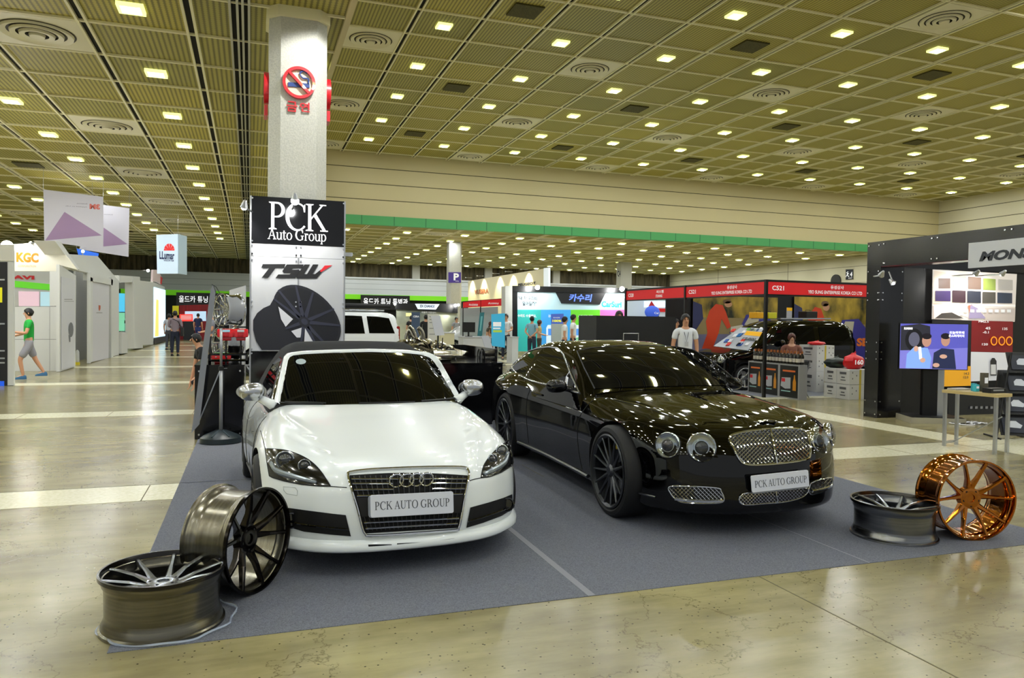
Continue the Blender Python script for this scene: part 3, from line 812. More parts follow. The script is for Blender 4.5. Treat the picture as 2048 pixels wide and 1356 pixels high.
b = MB(); b.prism([P_.p(u-.012, v-.004, -.012) for u, v in roundrect(W_, H_, .02)], P_.N*.008); b.build('plate_holder', mat('grey_plate_holder', '8e939a', .4), roadster)
b = MB(); b.prism([P_.p(u, v, -.004) for u, v in roundrect(W_, H_, .012)], P_.N*.008); b.build('number_board', WHITEP, roadster)
cartext(A, 'PCK AUTO GROUP', P_, W_*.05, H_*.33, W_*.95, H_*.70, INK, .0048)
# headlamps
def lamp_patch(solid_on, top, bot, m, n=28, k=12, off=.004): return fill(None, top, bot, n, k, off, proj=solid_on)
HLB = mat('headlamp_black', '0a0a0b', .15, .2, 1); HLS = mat('headlamp_silver', 'aeb4b8', .18, .9); DRL = mat('headlamp_strip', '8f979c', .25, .6)
hl = [([(192, 645), (250, 648), (320, 658), (400, 690), (455, 728), (500, 778), (545, 846)], [(192, 645), (203, 720), (216, 795), (290, 818), (390, 838), (480, 846), (545, 848)]),
      ([(1360, 802), (1372, 745), (1398, 700), (1440, 652), (1480, 620), (1513, 594)], [(1360, 802), (1410, 796), (1470, 772), (1536, 730), (1528, 660), (1513, 594)])]
for top, bot in hl:
    tt = [(p.x, p.y) for p in smoothpts([(*p, 0) for p in top], 5)]
    patch('headlamp', fill(None, tt, bot, 36, 14, .004, proj=bA), HLB, roadster)
    ribbon('headlamp_seam', bA(tt+[(q.x, q.y) for q in resample(bot, 24)][::-1], .003), SHUT, roadster, .0035)
for (x, y, r_, hx) in ((300, 708, .055, 1), (405, 735, .036, 1), (1470, 662, .048, -1), (1420, 700, .032, -1)):
    c = bA([(x, y)], .002)[0]; nrm = bodyA.grad(np.array([c]))[0]; d_ = V((nrm[0]*.6, -1, .12)).normalized(); Q_ = d_.to_track_quat('Z', 'Y').to_matrix().to_4x4()
    b = MB(); b.M = Matrix.Translation(c)@Q_; b.lathe([(r_*1.1, .002), (r_*1.12, .012), (r_, .014), (r_*.86, .006)], 32, close=True); b.build('lamp_bezel', HLS, roadster)
    b = MB(); b.M = Matrix.Translation(c)@Q_; b.lathe([(r_*.88, .004), (r_*.7, .014), (r_*.4, .022), (0, .026)], 24); b.build('projector_lens', mat('projector_lens', '2a2d30', .04, .3, 1), roadster)
for s_ in ([(225, 720), (250, 760), (300, 782), (380, 805), (470, 828)], [(1505, 668), (1490, 715), (1455, 745), (1400, 772), (1375, 785)]):
    pts = [(p.x, p.y) for p in smoothpts([(*p, 0) for p in s_], 5)]; q = bA(pts, .006)
    b = MB(); b.tube([tuple(p) for p in q], [.010+.008*math.sin(PI*i/(len(q)-1)) for i in range(len(q))], 8); b.build('light_strip', DRL, roadster)
# lower intakes
for top, bot in (([(305, 962), (420, 978), (560, 996), (628, 1003)], [(318, 1066), (400, 1092), (540, 1108), (656, 1118)]), ([(1302, 962), (1400, 935), (1480, 910), (1528, 890)], [(1280, 1072), (1370, 1045), (1470, 1008), (1534, 968)])):
    patch('air_intake', fill(None, top, bot, 24, 10, .004, proj=bA), SATIN, roadster)
    mid = [((a[0]+2*b_[0])/3, (a[1]*1+b_[1]*2)/3) for a, b_ in zip(resample(top, 9), resample(bot, 9))]
    ribbon('intake_bar', bA(mid, .012), GLOSSK, roadster, .007)
c = bA([(338, 1032)], .01)[0]
for (x, y) in ((335, 1030), (1497, 945)):
    c = bA([(x, y)], .006)[0]; b = MB(); b.M = Matrix.Translation(c)@Matrix.Rotation(PI/2, 4, 'X'); b.lathe([(.048, -.01), (.05, .012), (.042, .014), (.036, .002), (0, .004)], 28); b.build('fog_lamp', GLOSSK, roadster)
for top, bot in (([(748, 1140), (872, 1136)], [(752, 1152), (872, 1149)]), ([(900, 1132), (1065, 1122)], [(900, 1147), (1062, 1136)]), ([(1093, 1118), (1205, 1104)], [(1093, 1130), (1200, 1115)])):
    patch('lower_slot', fill(None, top, bot, 12, 3, .042, proj=bA), SATIN, roadster)
# front lip spoiler swept around the nose
def lip(zlo, zhi, out, m, nm, par, solid, xs):
    rows = []
    P0 = lift(solid, [(x, 0, zhi) for x in xs], (0, 1, 0), 1.0, 0); N0 = solid.grad(P0); N0[:, 2] = 0; N0 /= np.linalg.norm(N0, axis=1)[:, None]
    for dz, o_ in ((0, -.03), (0, .002), (-.35, out*.8), (-.8, out), (-1, out*.7), (-1, -.10)):
        q = P0+N0*o_; q[:, 2] = zhi+dz*(zhi-zlo); rows.append(q)
    return patch(nm, rows, m, par)
xs = np.linspace(-.90, .90, 61); lip(.165, .235, .035, PAINTW, 'front_spoiler', roadster, bodyA, xs)
# seams
for pts in ([(545, 848), (590, 852), (634, 855)], [(1296, 818), (1330, 808), (1360, 802)], [(1288, 766), (1400, 752)] if 0 else [(192, 645), (180, 600), (168, 548), (120, 550)]):
    ribbon('shut_line', bA(pts, .0005), SHUT, roadster, .003)
wsh = [(290, 850), (355, 856), (366, 872), (364, 898), (308, 888), (292, 870)]; ribbon('washer_cover', bA(wsh, .0005), mat('pale_seam', '9a9f9c', .6), roadster, .0018, True)
for sg in (-1, 1):
    ribbon('shut_line', lift(bodyA, [(0, 1.42, z) for z in np.linspace(.30, .84, 16)], (-sg, 0, 0), 1.5, 0), SHUT, roadster, .004)
    ribbon('shut_line', lift(bodyA, [(0, 2.62, z) for z in np.linspace(.25, .86, 16)], (-sg, 0, 0), 1.5, 0), SHUT, roadster, .004)
    ribbon('fuel_cap' if sg > 0 else 'side_trim', lift(bodyA, [(0, y, .22) for y in np.linspace(1.35, 2.9, 20)], (-sg, 0, 0), 1.5, 0), SATIN, roadster, .012)
    b = MB(); b.M = Matrix.Translation((sg*.6, 4.08, .66)); b.ball((0, 0, 0), .15, (1, .4, .5)); b.build('tail_lamp', mat('red_tail_lamp', '8c0a0a', .1, 0, 1), roadster)

# ================================================================== black coupe
def zoomB(x, y): return 940+x/2.6256, 640+y/2.6256
coupe = empty('coupe_car', label='glossy black luxury coupe with chrome mesh grille parked on the grey carpet', cat='car')
B = Car(coupe, (3.655, 4.52), R_(-1.2), 1.0, zoomB)
zt2 = curve([-.2, 0, .1, .3, .7, 1.1, 1.6, 2.2, 3.2, 3.8, 4.3, 4.65, 4.85], [.55, .66, .735, .80, .865, .91, .955, .97, .99, 1.00, .98, .90, .75])
wm2 = curve([-.2, 0, .4, .94, 1.7, 2.4, 3.1, 3.7, 4.2, 4.8], [.86, .88, .93, .955, .925, .915, .935, .975, .94, .80])
sp2 = curve([.1, .22, .38, .55, .72, .86, 1.0, 1.1], [.92, .965, .99, 1, .985, .95, .87, .78])
pf2 = curve([0, .2, .4, .58, .72, .82, .90, .97], [0, .012, .055, .135, .26, .42, .66, 1.1])
ff2 = curve([.1, .25, .40, .55, .68, .76, .85, 1.0], [.06, .01, 0, .015, .05, .10, .22, .6])
def F_bent(x, y, z):
    ax = np.abs(x)
    xc = .40+.36*np.clip(y/1.6, 0, 1)
    top = zt2(y)-.095*(ax/.9)**2.6+.022*g2(ax, .74, .20)*g2(y, .75, .7)+.006*g2(ax, xc, .05)*g2(y, .8, .9)+.006*g2(ax, 0, .05)*g2(y, .5, .8)+.03*g2(ax, .78, .15)*g2(y, 3.7, .6)
    W = wm2(y)-.018*g2(z, .80, .05)*g2(y, 2.2, 1.1)
    f = z-top
    f = smax(f, ax-W*sp2(z), .17)
    f = smax(f, pf2(ax)+ff2(z)-y, .15)
    f = smax(f, y-(4.76-.25*(ax/.9)**3-.2*np.clip(z-.55, 0, 1)), .15)
    f = smax(f, .17-z, .06)
    return f
bodyB = Solid(F_bent, (.8, 4.0), .55)
bm = bodyB.mesh(); me = bpy.data.meshes.new('body'); bm.to_mesh(me); bm.free(); me.materials.append(PAINTK); me.materials.append(VOID)
o = bpy.data.objects.new('body', me); COL.objects.link(o); o.parent = coupe
BW = [(s_*.82, y_, .368) for s_ in (-1, 1) for y_ in (.90, 3.695)]
arches(o, [((x, y, z), .40) for x, y, z in BW], VOID, .39)
DGW = mat('gunmetal_wheel', '4b4d50', .28, .9); YEL = mat('yellow_caliper', 'b59a06', .35)
fine_normals(o, bodyB)
for (x, y, z) in BW: ywheel('wheel', .368, .27, 15, DGW, coupe, (x, y, z), 1 if x > 0 else -1, rr=.292, caliper=YEL)
zr2 = curve([1.3, 1.55, 1.9, 2.3, 2.5, 2.9, 3.3, 3.8, 4.2, 4.5], [.82, .93, 1.13, 1.295, 1.335, 1.37, 1.345, 1.22, 1.03, .85])
wc2 = curve([.8, .98, 1.15, 1.3, 1.4], [.88, .80, .715, .62, .54])
def F_bcab(x, y, z):
    ax = np.abs(x); f = z-(zr2(y-.26*ax**2)-.07*ax**2); f = smax(f, ax-wc2(z)+.10*np.clip(y-3.3, 0, 2), .09); f = smax(f, .75-z, .02); return f
cabB = Solid(F_bcab, (2.2, 3.5), .86, 128, 70, 30, 3)
bm = cabB.mesh(); me = bpy.data.meshes.new('roof'); bm.to_mesh(me); bm.free(); me.materials.append(PAINTK)
o = bpy.data.objects.new('roof', me); COL.objects.link(o); o.parent = coupe
fine_normals(o, cabB)
cB = lambda pts, off: B.on(cabB, pts, off)
bB = lambda pts, off: B.on(bodyB, pts, off)
GLB = mat('tinted_coupe_glass', '08090b', .015, 0, 0, spec=.32)
wt = [(562, 165), (640, 148), (800, 136), (950, 135), (1080, 142), (1172, 158)]; wb = [(655, 362), (800, 356), (1000, 350), (1200, 345), (1425, 345)]
patch('windscreen', fill(None, wt, wb, 40, 22, .005, proj=cB), GLB, coupe)
ring = wt+[(1250, 205), (1340, 270), (1425, 345)]; ribbon('windscreen_seal', cB([(p.x, p.y) for p in resample(ring, 50)], .004), SATIN, coupe, .006)
ribbon('windscreen_seal', cB([(p.x, p.y) for p in resample([(562, 165), (600, 255), (655, 362)], 20)], .004), SATIN, coupe, .006)
# side glass: photo side from the picture, far side mirrored
swt = [(226, 258), (222, 235), (250, 198), (300, 168), (360, 150), (420, 143), (465, 152), (492, 180), (510, 225), (528, 275), (552, 330), (575, 382)]
swb = [(226, 258), (250, 285), (300, 312), (350, 328), (400, 340), (460, 350), (520, 368), (575, 384)]
q_t = cB(swt, 0); q_b = cB(swb, 0)
for sg in (1, -1):
    fix = lambda Q: [(q[0]*sg, q[1], q[2]) for q in Q]
    rows = []; At, Bt = resample([tuple(q) for q in q_t], 36), resample([tuple(q) for q in q_b], 36)
    for j in range(11): rows.append(lift(cabB, [(0, a.lerp(b_, j/10).y, a.lerp(b_, j/10).z) for a, b_ in zip(At, Bt)], (sg, 0, 0), 1.5, .005))
    patch('side_window', rows, GLB, coupe)
    ol = [a for a in At]+[b_ for b_ in Bt][::-1]
    ribbon('window_trim', lift(cabB, [(0, a.y, a.z) for a in ol], (sg, 0, 0), 1.5, .007), mat('bright_trim', 'd8dadd', .22, 1), coupe, .009, True)
    pb = cB([(505, 365), (512, 300), (530, 272)], 0); ribbon('quarter_pillar', lift(cabB, [(0, a[1], a[2]) for a in pb], (sg, 0, 0), 1.5, .008), MATS['bright_trim'], coupe, .009)
    ribbon('sill_strip', lift(bodyB, [(0, y, .225) for y in np.linspace(1.38, 3.27, 24)], (sg, 0, 0), 1.5, .004), mat('satin_steel', '6f7173', .25, 1), coupe, .016)
    ribbon('shut_line', lift(bodyB, [(0, 1.52+.06*math.sin(PI*(z-.3)/.6), z) for z in np.linspace(.26, .90, 16)], (sg, 0, 0), 1.5, 0), SHUT, coupe, .004)
    ribbon('shut_line', lift(bodyB, [(0, 2.95+.10*((z-.3)/.6)**2, z) for z in np.linspace(.26, .90, 16)], (sg, 0, 0), 1.5, 0), SHUT, coupe, .004)
    ribbon('door_handle', lift(bodyB, [(0, y, .80) for y in np.linspace(2.62, 2.84, 8)], (sg, 0, 0), 1.5, .02), PAINTK, coupe, .011)
    b = MB(); b.M = Matrix.Translation((-sg*.965, 2.02, .955)); g_ = []
    for i in range(13):
        ph = -PI/2+PI*i/12; rw = []
        for j in range(20):
            th = 2*PI*j/20; c = math.cos(ph)**.6; rw.append((abs(math.cos(th))**.7*math.copysign(1, math.cos(th))*c*.10, math.sin(ph)*(.085 if ph < 0 else .04), abs(math.sin(th))**.8*math.copysign(1, math.sin(th))*c*.062))
        g_.append(rw)
    b.grid(g_, True, True); b.build('mirror_shell', PAINTK, coupe)
    b = MB(); b.tube([(-sg*.78, 1.95, .92), (-sg*.85, 1.99, .93), (-sg*.91, 2.02, .94)], [.045, .03, .03], 10); b.build('mirror_stalk', PAINTK, coupe)
    rows = []
    b = MB(); b.M = Matrix.Translation((-sg*.62, 4.66, .72)); b.ball((0, 0, 0), .17, (1, .35, .62)); b.build('tail_lamp', mat('red_tail_lamp', '8c0a0a'), coupe)
# mesh grilles
def meshgrille(name, outline, on, parent, pitch, rr, back, surround, centre=None, off=.006, bars=.0022):
    P = [V((*p, 0)) for p in outline]; xs_ = [p.x for p in P]; ys_ = [p.y for p in P]; x0, x1, y0, y1 = min(xs_), max(xs_), min(ys_), max(ys_)
    sm = smoothpts([(*p, 0) for p in outline], 4, True) if len(outline) > 4 else P
    pol = [(p.x, p.y) for p in sm]
    # backing: fan of rows clipped by outline (scanlines)
    def span(y):
        xs = []
        for i in range(len(pol)):
            a, c = pol[i-1], pol[i]
            if (a[1]-y)*(c[1]-y) < 0: xs.append(a[0]+(y-a[1])*(c[0]-a[0])/(c[1]-a[1]))
        return (min(xs), max(xs)) if len(xs) > 1 else None
    rows = []
    Y0, Y1 = min(p[1] for p in pol), max(p[1] for p in pol)
    for k in range(17):
        y = Y0+.4+(Y1-Y0-.8)*k/16; s_ = span(y)
        if s_: rows.append(on([(s_[0]+(s_[1]-s_[0])*i/24, y) for i in range(25)], off-.003))
    patch(name, rows, back, parent)
    def inside(x, y):
        s_ = span(y); return s_ and s_[0] <= x <= s_[1]
    b = MB(); cxm, cym = (x0+x1)/2, (y0+y1)/2; R0 = math.hypot(x1-x0, y1-y0)/2
    for ang in (R_(45), R_(-45)):
        d = (math.cos(ang), math.sin(ang)); nrm = (-d[1], d[0]); k = -int(R0/pitch)
        while k*pitch < R0:
            seg = []
            n_ = int(2*R0/(pitch*.5))
            for i in range(n_+1):
                t = -R0+2*R0*i/n_; x, y = cxm+nrm[0]*k*pitch+d[0]*t, cym+nrm[1]*k*pitch+d[1]*t
                if inside(x, y): seg.append((x, y))
                elif seg:
                    if len(seg) > 1: b.tube([tuple(q) for q in on(seg, off)], bars, 4, cap=False)
                    seg = []
            if len(seg) > 1: b.tube([tuple(q) for q in on(seg, off)], bars, 4, cap=False)
            k += 1
    b.build(name+'_mesh', CHROME, parent)
    ribbon(name+'_surround', on(pol, off), CHROME, parent, surround, True, 8)
    if centre: ribbon(name+'_centre_bar', on([(p.x, p.y) for p in resample(centre, 10)], off+.006), CHROME, parent, .006)
meshgrille('grille', [(1360, 628), (1385, 604), (1480, 585), (1600, 575), (1710, 574), (1765, 590), (1780, 640), (1782, 705), (1760, 732), (1650, 750), (1520, 760), (1445, 756), (1412, 730), (1382, 672)], bB, coupe, 15, 0, SATIN, .0095, [(1576, 578), (1608, 754)], bars=.0034)
meshgrille('side_intake', [(1045, 880), (1090, 870), (1290, 880), (1318, 900), (1332, 945), (1290, 960), (1130, 958), (1078, 936), (1055, 908)], bB, coupe, 15, 0, SATIN, .006)
meshgrille('side_intake', [(1788, 856), (1880, 828), (1896, 838), (1892, 868), (1850, 898), (1784, 912)], bB, coupe, 15, 0, SATIN, .006)
meshgrille('lower_intake', [(1432, 912), (1600, 896), (1764, 882), (1748, 925), (1660, 952), (1550, 962), (1428, 966)], bB, coupe, 13, 0, SATIN, .006, [(1600, 896), (1612, 956)])
for pts in ([(1080, 938), (1160, 946), (1250, 948), (1325, 944)], [(1788, 896), (1840, 886), (1886, 870)]): ribbon('intake_blade', bB([(p.x, p.y) for p in resample(pts, 12)], .016), CHROME, coupe, .011)
ribbon('bumper_strip', bB([(p.x, p.y) for p in resample([(850, 900), (910, 914), (975, 930)], 12)], .003), mat('satin_steel', '6f7173'), coupe, .008)
# round lamps
LAMPR = mat('lamp_reflector', 'c9d0d4', .10, 1)
c1 = bB([(1215, 670)], 0)[0]; c2 = bB([(1040, 658)], 0)[0]
c3 = bB([(1832, 636)], 0)[0]; c4 = bB([(1886, 602)], 0)[0]
for c, r_ in ((c1, .106), (c2, .095), (c3, .106), (c4, .095)):
    n0 = bodyB.grad(np.array([c]))[0]; d_ = V((n0[0]*.85, n0[1], n0[2]*.3)).normalized(); Q_ = d_.to_track_quat('Z', 'Y').to_matrix().to_4x4()
    T = Matrix.Translation(V(c))@Q_
    b = MB(); b.M = T; b.lathe([(r_, -.03), (r_*1.03, .012), (r_*.97, .022), (r_*.92, .014)], 40); b.build('lamp_ring', CHROME, coupe)
    b = MB(); b.M = T; b.lathe([(r_*.93, .014), (r_*.75, .004), (r_*.55, -.002), (r_*.5, .012), (r_*.46, .012)], 40); b.build('lamp_reflector', LAMPR, coupe)
    b = MB(); b.M = T; b.lathe([(r_*.47, .008), (r_*.40, .02), (r_*.25, .03), (0, .034)], 32); b.build('projector_lens', mat('projector_lens', '2a2d30', .04, .3, 1), coupe)
    b = MB(); b.M = T; b.lathe([(r_*.95, .018), (r_*.8, .034), (r_*.5, .046), (0, .052)], 32); b.build('lamp_glass', LENS, coupe)
P_, W_, H_ = board(B, [(1473, 818), (1774, 787), (1778, 872), (1482, 906)], -.03, coupe)
b = MB(); b.prism([P_.p(u, v, -.004) for u, v in roundrect(W_, H_, .010)], P_.N*.010); b.build('number_board', WHITEP, coupe)
b = MB(); b.prism([P_.p(u+.01, v-.014, -.012) for u, v in roundrect(W_*.98, H_, .010)], P_.N*.006); b.build('plate_holder', mat('grey_plate_holder', '8e939a'), coupe)
cartext(B, 'PCK AUTO GROUP', P_, W_*.05, H_*.27, W_*.96, H_*.68, INK, .0068)
# winged emblem on the nose of the bonnet
c = bB([(1552, 533)], .008)[0]
for sg in (-1, 1):
    b = MB()
    for k in range(4): b.tube([(c[0]+sg*.01, c[1]-.006*k, c[2]), (c[0]+sg*.05, c[1]-.008-.012*k, c[2]+.002), (c[0]+sg*(.115-.014*k), c[1]+.004-.010*k, c[2]-.006)], [.006, .006, .002], 6)
    b.build('emblem_wing', CHROME, coupe)
b = MB(); b.ball(c, .02, (1, 1.2, .4)); b.build('emblem_centre', CHROME, coupe)
for xx in (-1, 1):
    ribbon('shut_line', lift(bodyB, [(xx*(.50+.26*t), .30+1.25*t, 0) for t in np.linspace(0, 1, 24)], (0, 0, -1), 2, -.0005), SHUT, coupe, .003)
ribbon('shut_line', bB([(p.x, p.y) for p in smoothpts([(820, 640, 0), (845, 700, 0), (850, 800, 0), (848, 897, 0)], 6)], 0), SHUT, coupe, .003)

NESTS = (('wheel', ('tyre', 'rim', 'brake_disc', 'brake_caliper')), ('grille', ('grille_surround', 'grille_slat', 'grille_lattice', 'grille_mesh', 'grille_centre_bar', 'badge_ring', 'plate_panel')),
    ('side_intake', ('side_intake_mesh', 'side_intake_surround', 'intake_blade')), ('lower_intake', ('lower_intake_mesh', 'lower_intake_surround', 'lower_intake_centre_bar')),
    ('headlamp', ('headlamp_seam', 'lamp_bezel', 'projector_lens', 'light_strip')), ('lamp_ring', ('lamp_reflector', 'projector_lens', 'lamp_glass')),
    ('mirror_shell', ('mirror_stalk', 'mirror_glass')), ('number_board', ('lettering', 'plate_holder')), ('air_intake', ('intake_bar', 'fog_lamp')), ('windscreen', ('wiper', 'windscreen_seal', 'windscreen_sticker')), ('side_window', ('window_trim', 'quarter_pillar', 'belt_seal')), ('emblem_centre', ('emblem_wing',)), ('front_spoiler', ('lower_slot',)))
for car_ in (roadster, coupe):
    for h_, n_ in NESTS: nest(car_, h_, n_)
# ------------------------------------------------------------------ loose alloy wheels
def rim(name, loc, rot, R, L, m1, m2, label, group=None, n=5, lipm=None, grp=None, flat=False, sp_r=(.020, .012, .009), film=None):
    """local z = axle, outer face at +L"""
    t = empty(name, loc, label=label, cat='alloy wheel', group=group); t.rotation_mode = 'QUATERNION'; t.rotation_quaternion = rot
    b = MB(); th = .008
    prof = [(R*.985, L), (R, L-.006), (R*.995, L-.018), (R*.955, L-.024), (R*.945, L-.050), (R*.925, L-.060), (R*.912, L-.070), (R*.908, L*.62), (R*.905, L*.27), (R*.925, L*.19), (R*.955, L*.13), (R*.960, .022), (R*.995, .016), (R, .004), (R*.985, 0)]
    pr2 = [prof[0]]
    for (ra, za), (rb, zb) in zip(prof, prof[1:]):
        ln_ = math.hypot(rb-ra, zb-za)
        if ln_ > .03:
            for f_ in (.006/ln_, .5, 1-.006/ln_): pr2.append((ra+(rb-ra)*f_, za+(zb-za)*f_))
        pr2.append((rb, zb))
    prof = pr2; inner = [(r-th-.002, z) for r, z in prof[::-1]]
    b.lathe(prof+[(R*.955, .0)]+inner[1:-1]+[(R*.955, L-.004)], 72, close=True); b.build('barrel', m1, t)
    b = MB(); b.lathe([(R*1.004, L-.016), (R*1.004, L+.003), (R*.965, L+.004), (R*.945, L-.012), (R*.93, L-.045)], 72); b.build('outer_lip', lipm or m2, t)
    for k in range(n*2):
        pair = k//2; s_ = 1 if k % 2 else -1; a = 2*PI*pair/n+s_*.27; a0 = 2*PI*pair/n+s_*.13
        zc = L-.062
        p = [(.050, a0, zc-.012), (.085, a0+s_*.04, zc-.004), (R*.52, a-s_*.03, L-.040), (R*.78, a+s_*.01, L-.022), (R*.945, a+s_*.03, L-.012)]
        pts = [V((r*math.cos(q), r*math.sin(q), z)) for r, q, z in p]; b = MB()
        W = [.030, .021, .013, .011, .012]; H = [.03, .026, .020, .016, .013]
        rows = []
        for i, c in enumerate(pts):
            d = (pts[min(i+1, 4)]-pts[max(i-1, 0)]).normalized(); u = V((0, 0, 1)).cross(d).normalized(); w_ = W[i]; h_ = H[i]
            rows.append([c+u*x+V((0, 0, z)) for x, z in ((-w_, -h_*.4), (-w_*.55, 0), (w_*.55, 0), (w_, -h_*.4), (w_*.7, -h_*2), (-w_*.7, -h_*2))])
        b.grid(rows, False, True); b.f([b.v(p_) for p_ in rows[-1]]); b.build('spoke', m2, t)
    b = MB(); b.lathe([(0, L-.075), (.028, L-.075), (.030, L-.066), (.052, L-.064), (.078, L-.070), (.082, L-.12), (0, L-.12)], 32); b.build('hub', m2, t)
    for k in range(5):
        a = 2*PI*(k+.5)/5; b = MB(); b.cyl((.058*math.cos(a), .058*math.sin(a), L-.069), .008, .004, 10); b.build('bolt_hole', VOID, t)
    b = MB(); b.tube([(R*.89*math.cos(-1.9), R*.89*math.sin(-1.9), L*.66), (R*.905*math.cos(-1.9), R*.905*math.sin(-1.9), L*.66)], .007, 10); b.build('valve_hole', VOID, t); nest(t, 'hub', ('bolt_hole',)); nest(t, 'barrel', ('valve_hole',))
    return t
def qaxis(n, roll=0):
    z = V(n).normalized(); return z.to_track_quat('Z', 'Y') @ Matrix.Rotation(roll, 3, 'Z').to_quaternion()
from mathutils import Quaternion
GB = noise_mat('brushed_dark_alloy', '6a665a', '7c786a', 3, .24, 3, (1, 1, 25), metal=1, rr=(.22, .28)); GD = mat('dark_tinted_alloy', '3c3a38', .2, 1); GS = mat('machined_grey_alloy', '85888c', .22, 1)
GB2 = noise_mat('brushed_grey_alloy', '737475', '868788', 3, .22, 3, (1, 1, 25), metal=1, rr=(.20, .26)); GOLD = mat('amber_gold_alloy', 'b56a10', .10, 1, .6); BLK = mat('glossy_bronze_black_alloy', '2a2724', .16, 1); CHR2 = mat('polished_alloy', 'c9cbce', .12, 1)
rim('alloy_wheel', fl(335, 1245)+V((-.02, 0, 0)), qaxis((0, 0, 1), .55), .298, .285, GB, GS, 'brushed dark alloy wheel lying face up at the left front carpet corner', lipm=GD)
nx = V((.80, -.60, 0)); L2 = .30
c = fl(502, 1190)+V((.045, .03, .003)); rim('alloy_wheel', c-nx*L2+V((0, 0, .297)), qaxis(nx, .2), .296, L2, GB, BLK, 'bronze-black alloy wheel standing upright beside the white car bumper', lipm=BLK)
rim('alloy_wheel', fl(1787, 1071), qaxis((0, 0, 1), .9), .302, .265, GB2, GS, 'grey machined alloy wheel lying face up beside the gold one', lipm=GD)
nx = V((-.28, -.96, 0)).normalized(); L4 = .29
c = fl(1952, 1082); rim('alloy_wheel', c-nx*L4+V((0, 0, .298)), qaxis(nx, .33), .296, L4, GOLD, GOLD, 'amber gold alloy wheel standing upright at the right carpet corner', lipm=GOLD)
b = MB()
c = fl(338, 1243); random.seed(4)
b.tube([(c.x+.318*math.cos(a)+.012*math.sin(9*a), c.y+.318*math.sin(a), .012+.004*math.sin(7*a)) for a in np.linspace(0, 2*PI, 97)[:-1]], .006, 6, True)
tag(b.build('plastic_wrap', mat('clear_plastic_wrap', 'c8d4e4', .12, 0, 0, alpha=.4)), 'crumpled clear plastic wrap around the foot of the lying dark alloy wheel', 'wrap')

# ------------------------------------------------------------------ display tower around the column
BLKP = mat('black_gloss_panel', '08080a', .10, 0, 0, spec=.6); WHP = mat('white_print_panel', 'b4b6ba', .55); STEEL = mat('booth_steel', 'b9bbbd', .3, .9); BOLT = mat('bright_bolt', 'e8eaee', .2, 1)
YT = 10.55
tp = Pl((0, YT, 0), (1, 0, 0)); q0 = tp.px(499, 600); q1 = tp.px(690, 600); X0, X1 = q0[0], q1[0]
ztop = tp.px(595, 397)[1]; z1 = tp.px(595, 490)[1]; z2 = tp.px(595, 702)[1]; z3 = tp.px(595, 515)[1]
tower = empty('display_tower', (X0, YT, 0), label='tall display tower with black sign head and white wheel poster around the column', cat='display tower')
loc = lambda x, y, z: (x-X0, y-YT, z)
def tbox(name, a, b_, m, bev=0, par=None): mb = MB(); mb.box(loc(*a), loc(*b_), bev); return mb.build(name, m, par or tower)
D2 = 2.1
tbox('sign_panel', (X0, YT, z1), (X1, YT+D2, ztop), BLKP)
tbox('upper_panel', (X0+.005, YT+.005, z3), (X1-.005, YT+D2, z1), WHP)
tbox('poster_panel', (X0+.005, YT+.002, z2), (X1-.005, YT+.03, z3-.004), WHP)
tbox('side_panel', (X0+.005, YT+.03, z2), (X0+.03, YT+D2, z3), WHP); tbox('side_panel', (X1-.03, YT+.03, z2), (X1-.005, YT+D2, z3), WHP)
tbox('base_panel', (X0+.005, YT+.002, 0), (X1-.005, YT+.03, z2-.004), BLKP); tbox('base_panel', (X0+.005, YT+.03, 0), (X0+.03, YT+D2, z2-.004), BLKP)
for x in (X0, (X0+X1)/2-.01, X1-.02): tbox('post', (x, YT-.004, 0), (x+.02, YT-.001, ztop if x != (X0+X1)/2-.01 else z3), mat('thin_grey_joint', '8e9094', .4, .6) if x != X0 and x != X1-.02 else STEEL)
b = MB()
for z in (ztop-.03, z1+.03, z1-.03, z1-.14, z3+.03, z3-.05, (z2+z3)/2+.03, (z2+z3)/2-.03, z2+.03, z2-.03):
    for x in (X0+.03, X1-.03) + (((X0+X1)/2-.03, (X0+X1)/2+.03) if z not in (ztop-.03, z1+.03, z2+.03, z2-.03) else ()): b.cyl(loc(x, YT-.012, z), .011, .014, 8, 'y')
tag(b.build('bolt', BOLT, tower), kind='stuff')
WHT = mat('sign_white', 'f2f3f5', .5, emit='ffffff', es=.25)
zt4 = lambda x, y: (350+x/2.712, 380+y/2.712)
def TP(pl, z, x, y): return pl.px(*z(x, y))
a = TP(tp, zt4, 507, 218); c = TP(tp, zt4, 820, 85); serif('sign_lettering', 'PCK', tp, a[0], tp.px(*zt4(507, 212))[1], c[0], tp.px(*zt4(820, 82))[1], WHT, tower, .010, gap=-.05)
a = TP(tp, zt4, 502, 268); c = TP(tp, zt4, 822, 268); v0 = tp.px(*zt4(600, 270))[1]; v1 = tp.px(*zt4(600, 212))[1]; um_ = a[0]+(c[0]-a[0])*.435; du_ = (c[0]-a[0])*.045; serif('sign_lettering', 'Auto', tp, a[0], v0, um_-du_/2, v1, WHT, tower, .010, gap=.0); serif('sign_lettering', 'Group', tp, um_+du_/2, v0, c[0], v1, WHT, tower, .010, gap=.0)
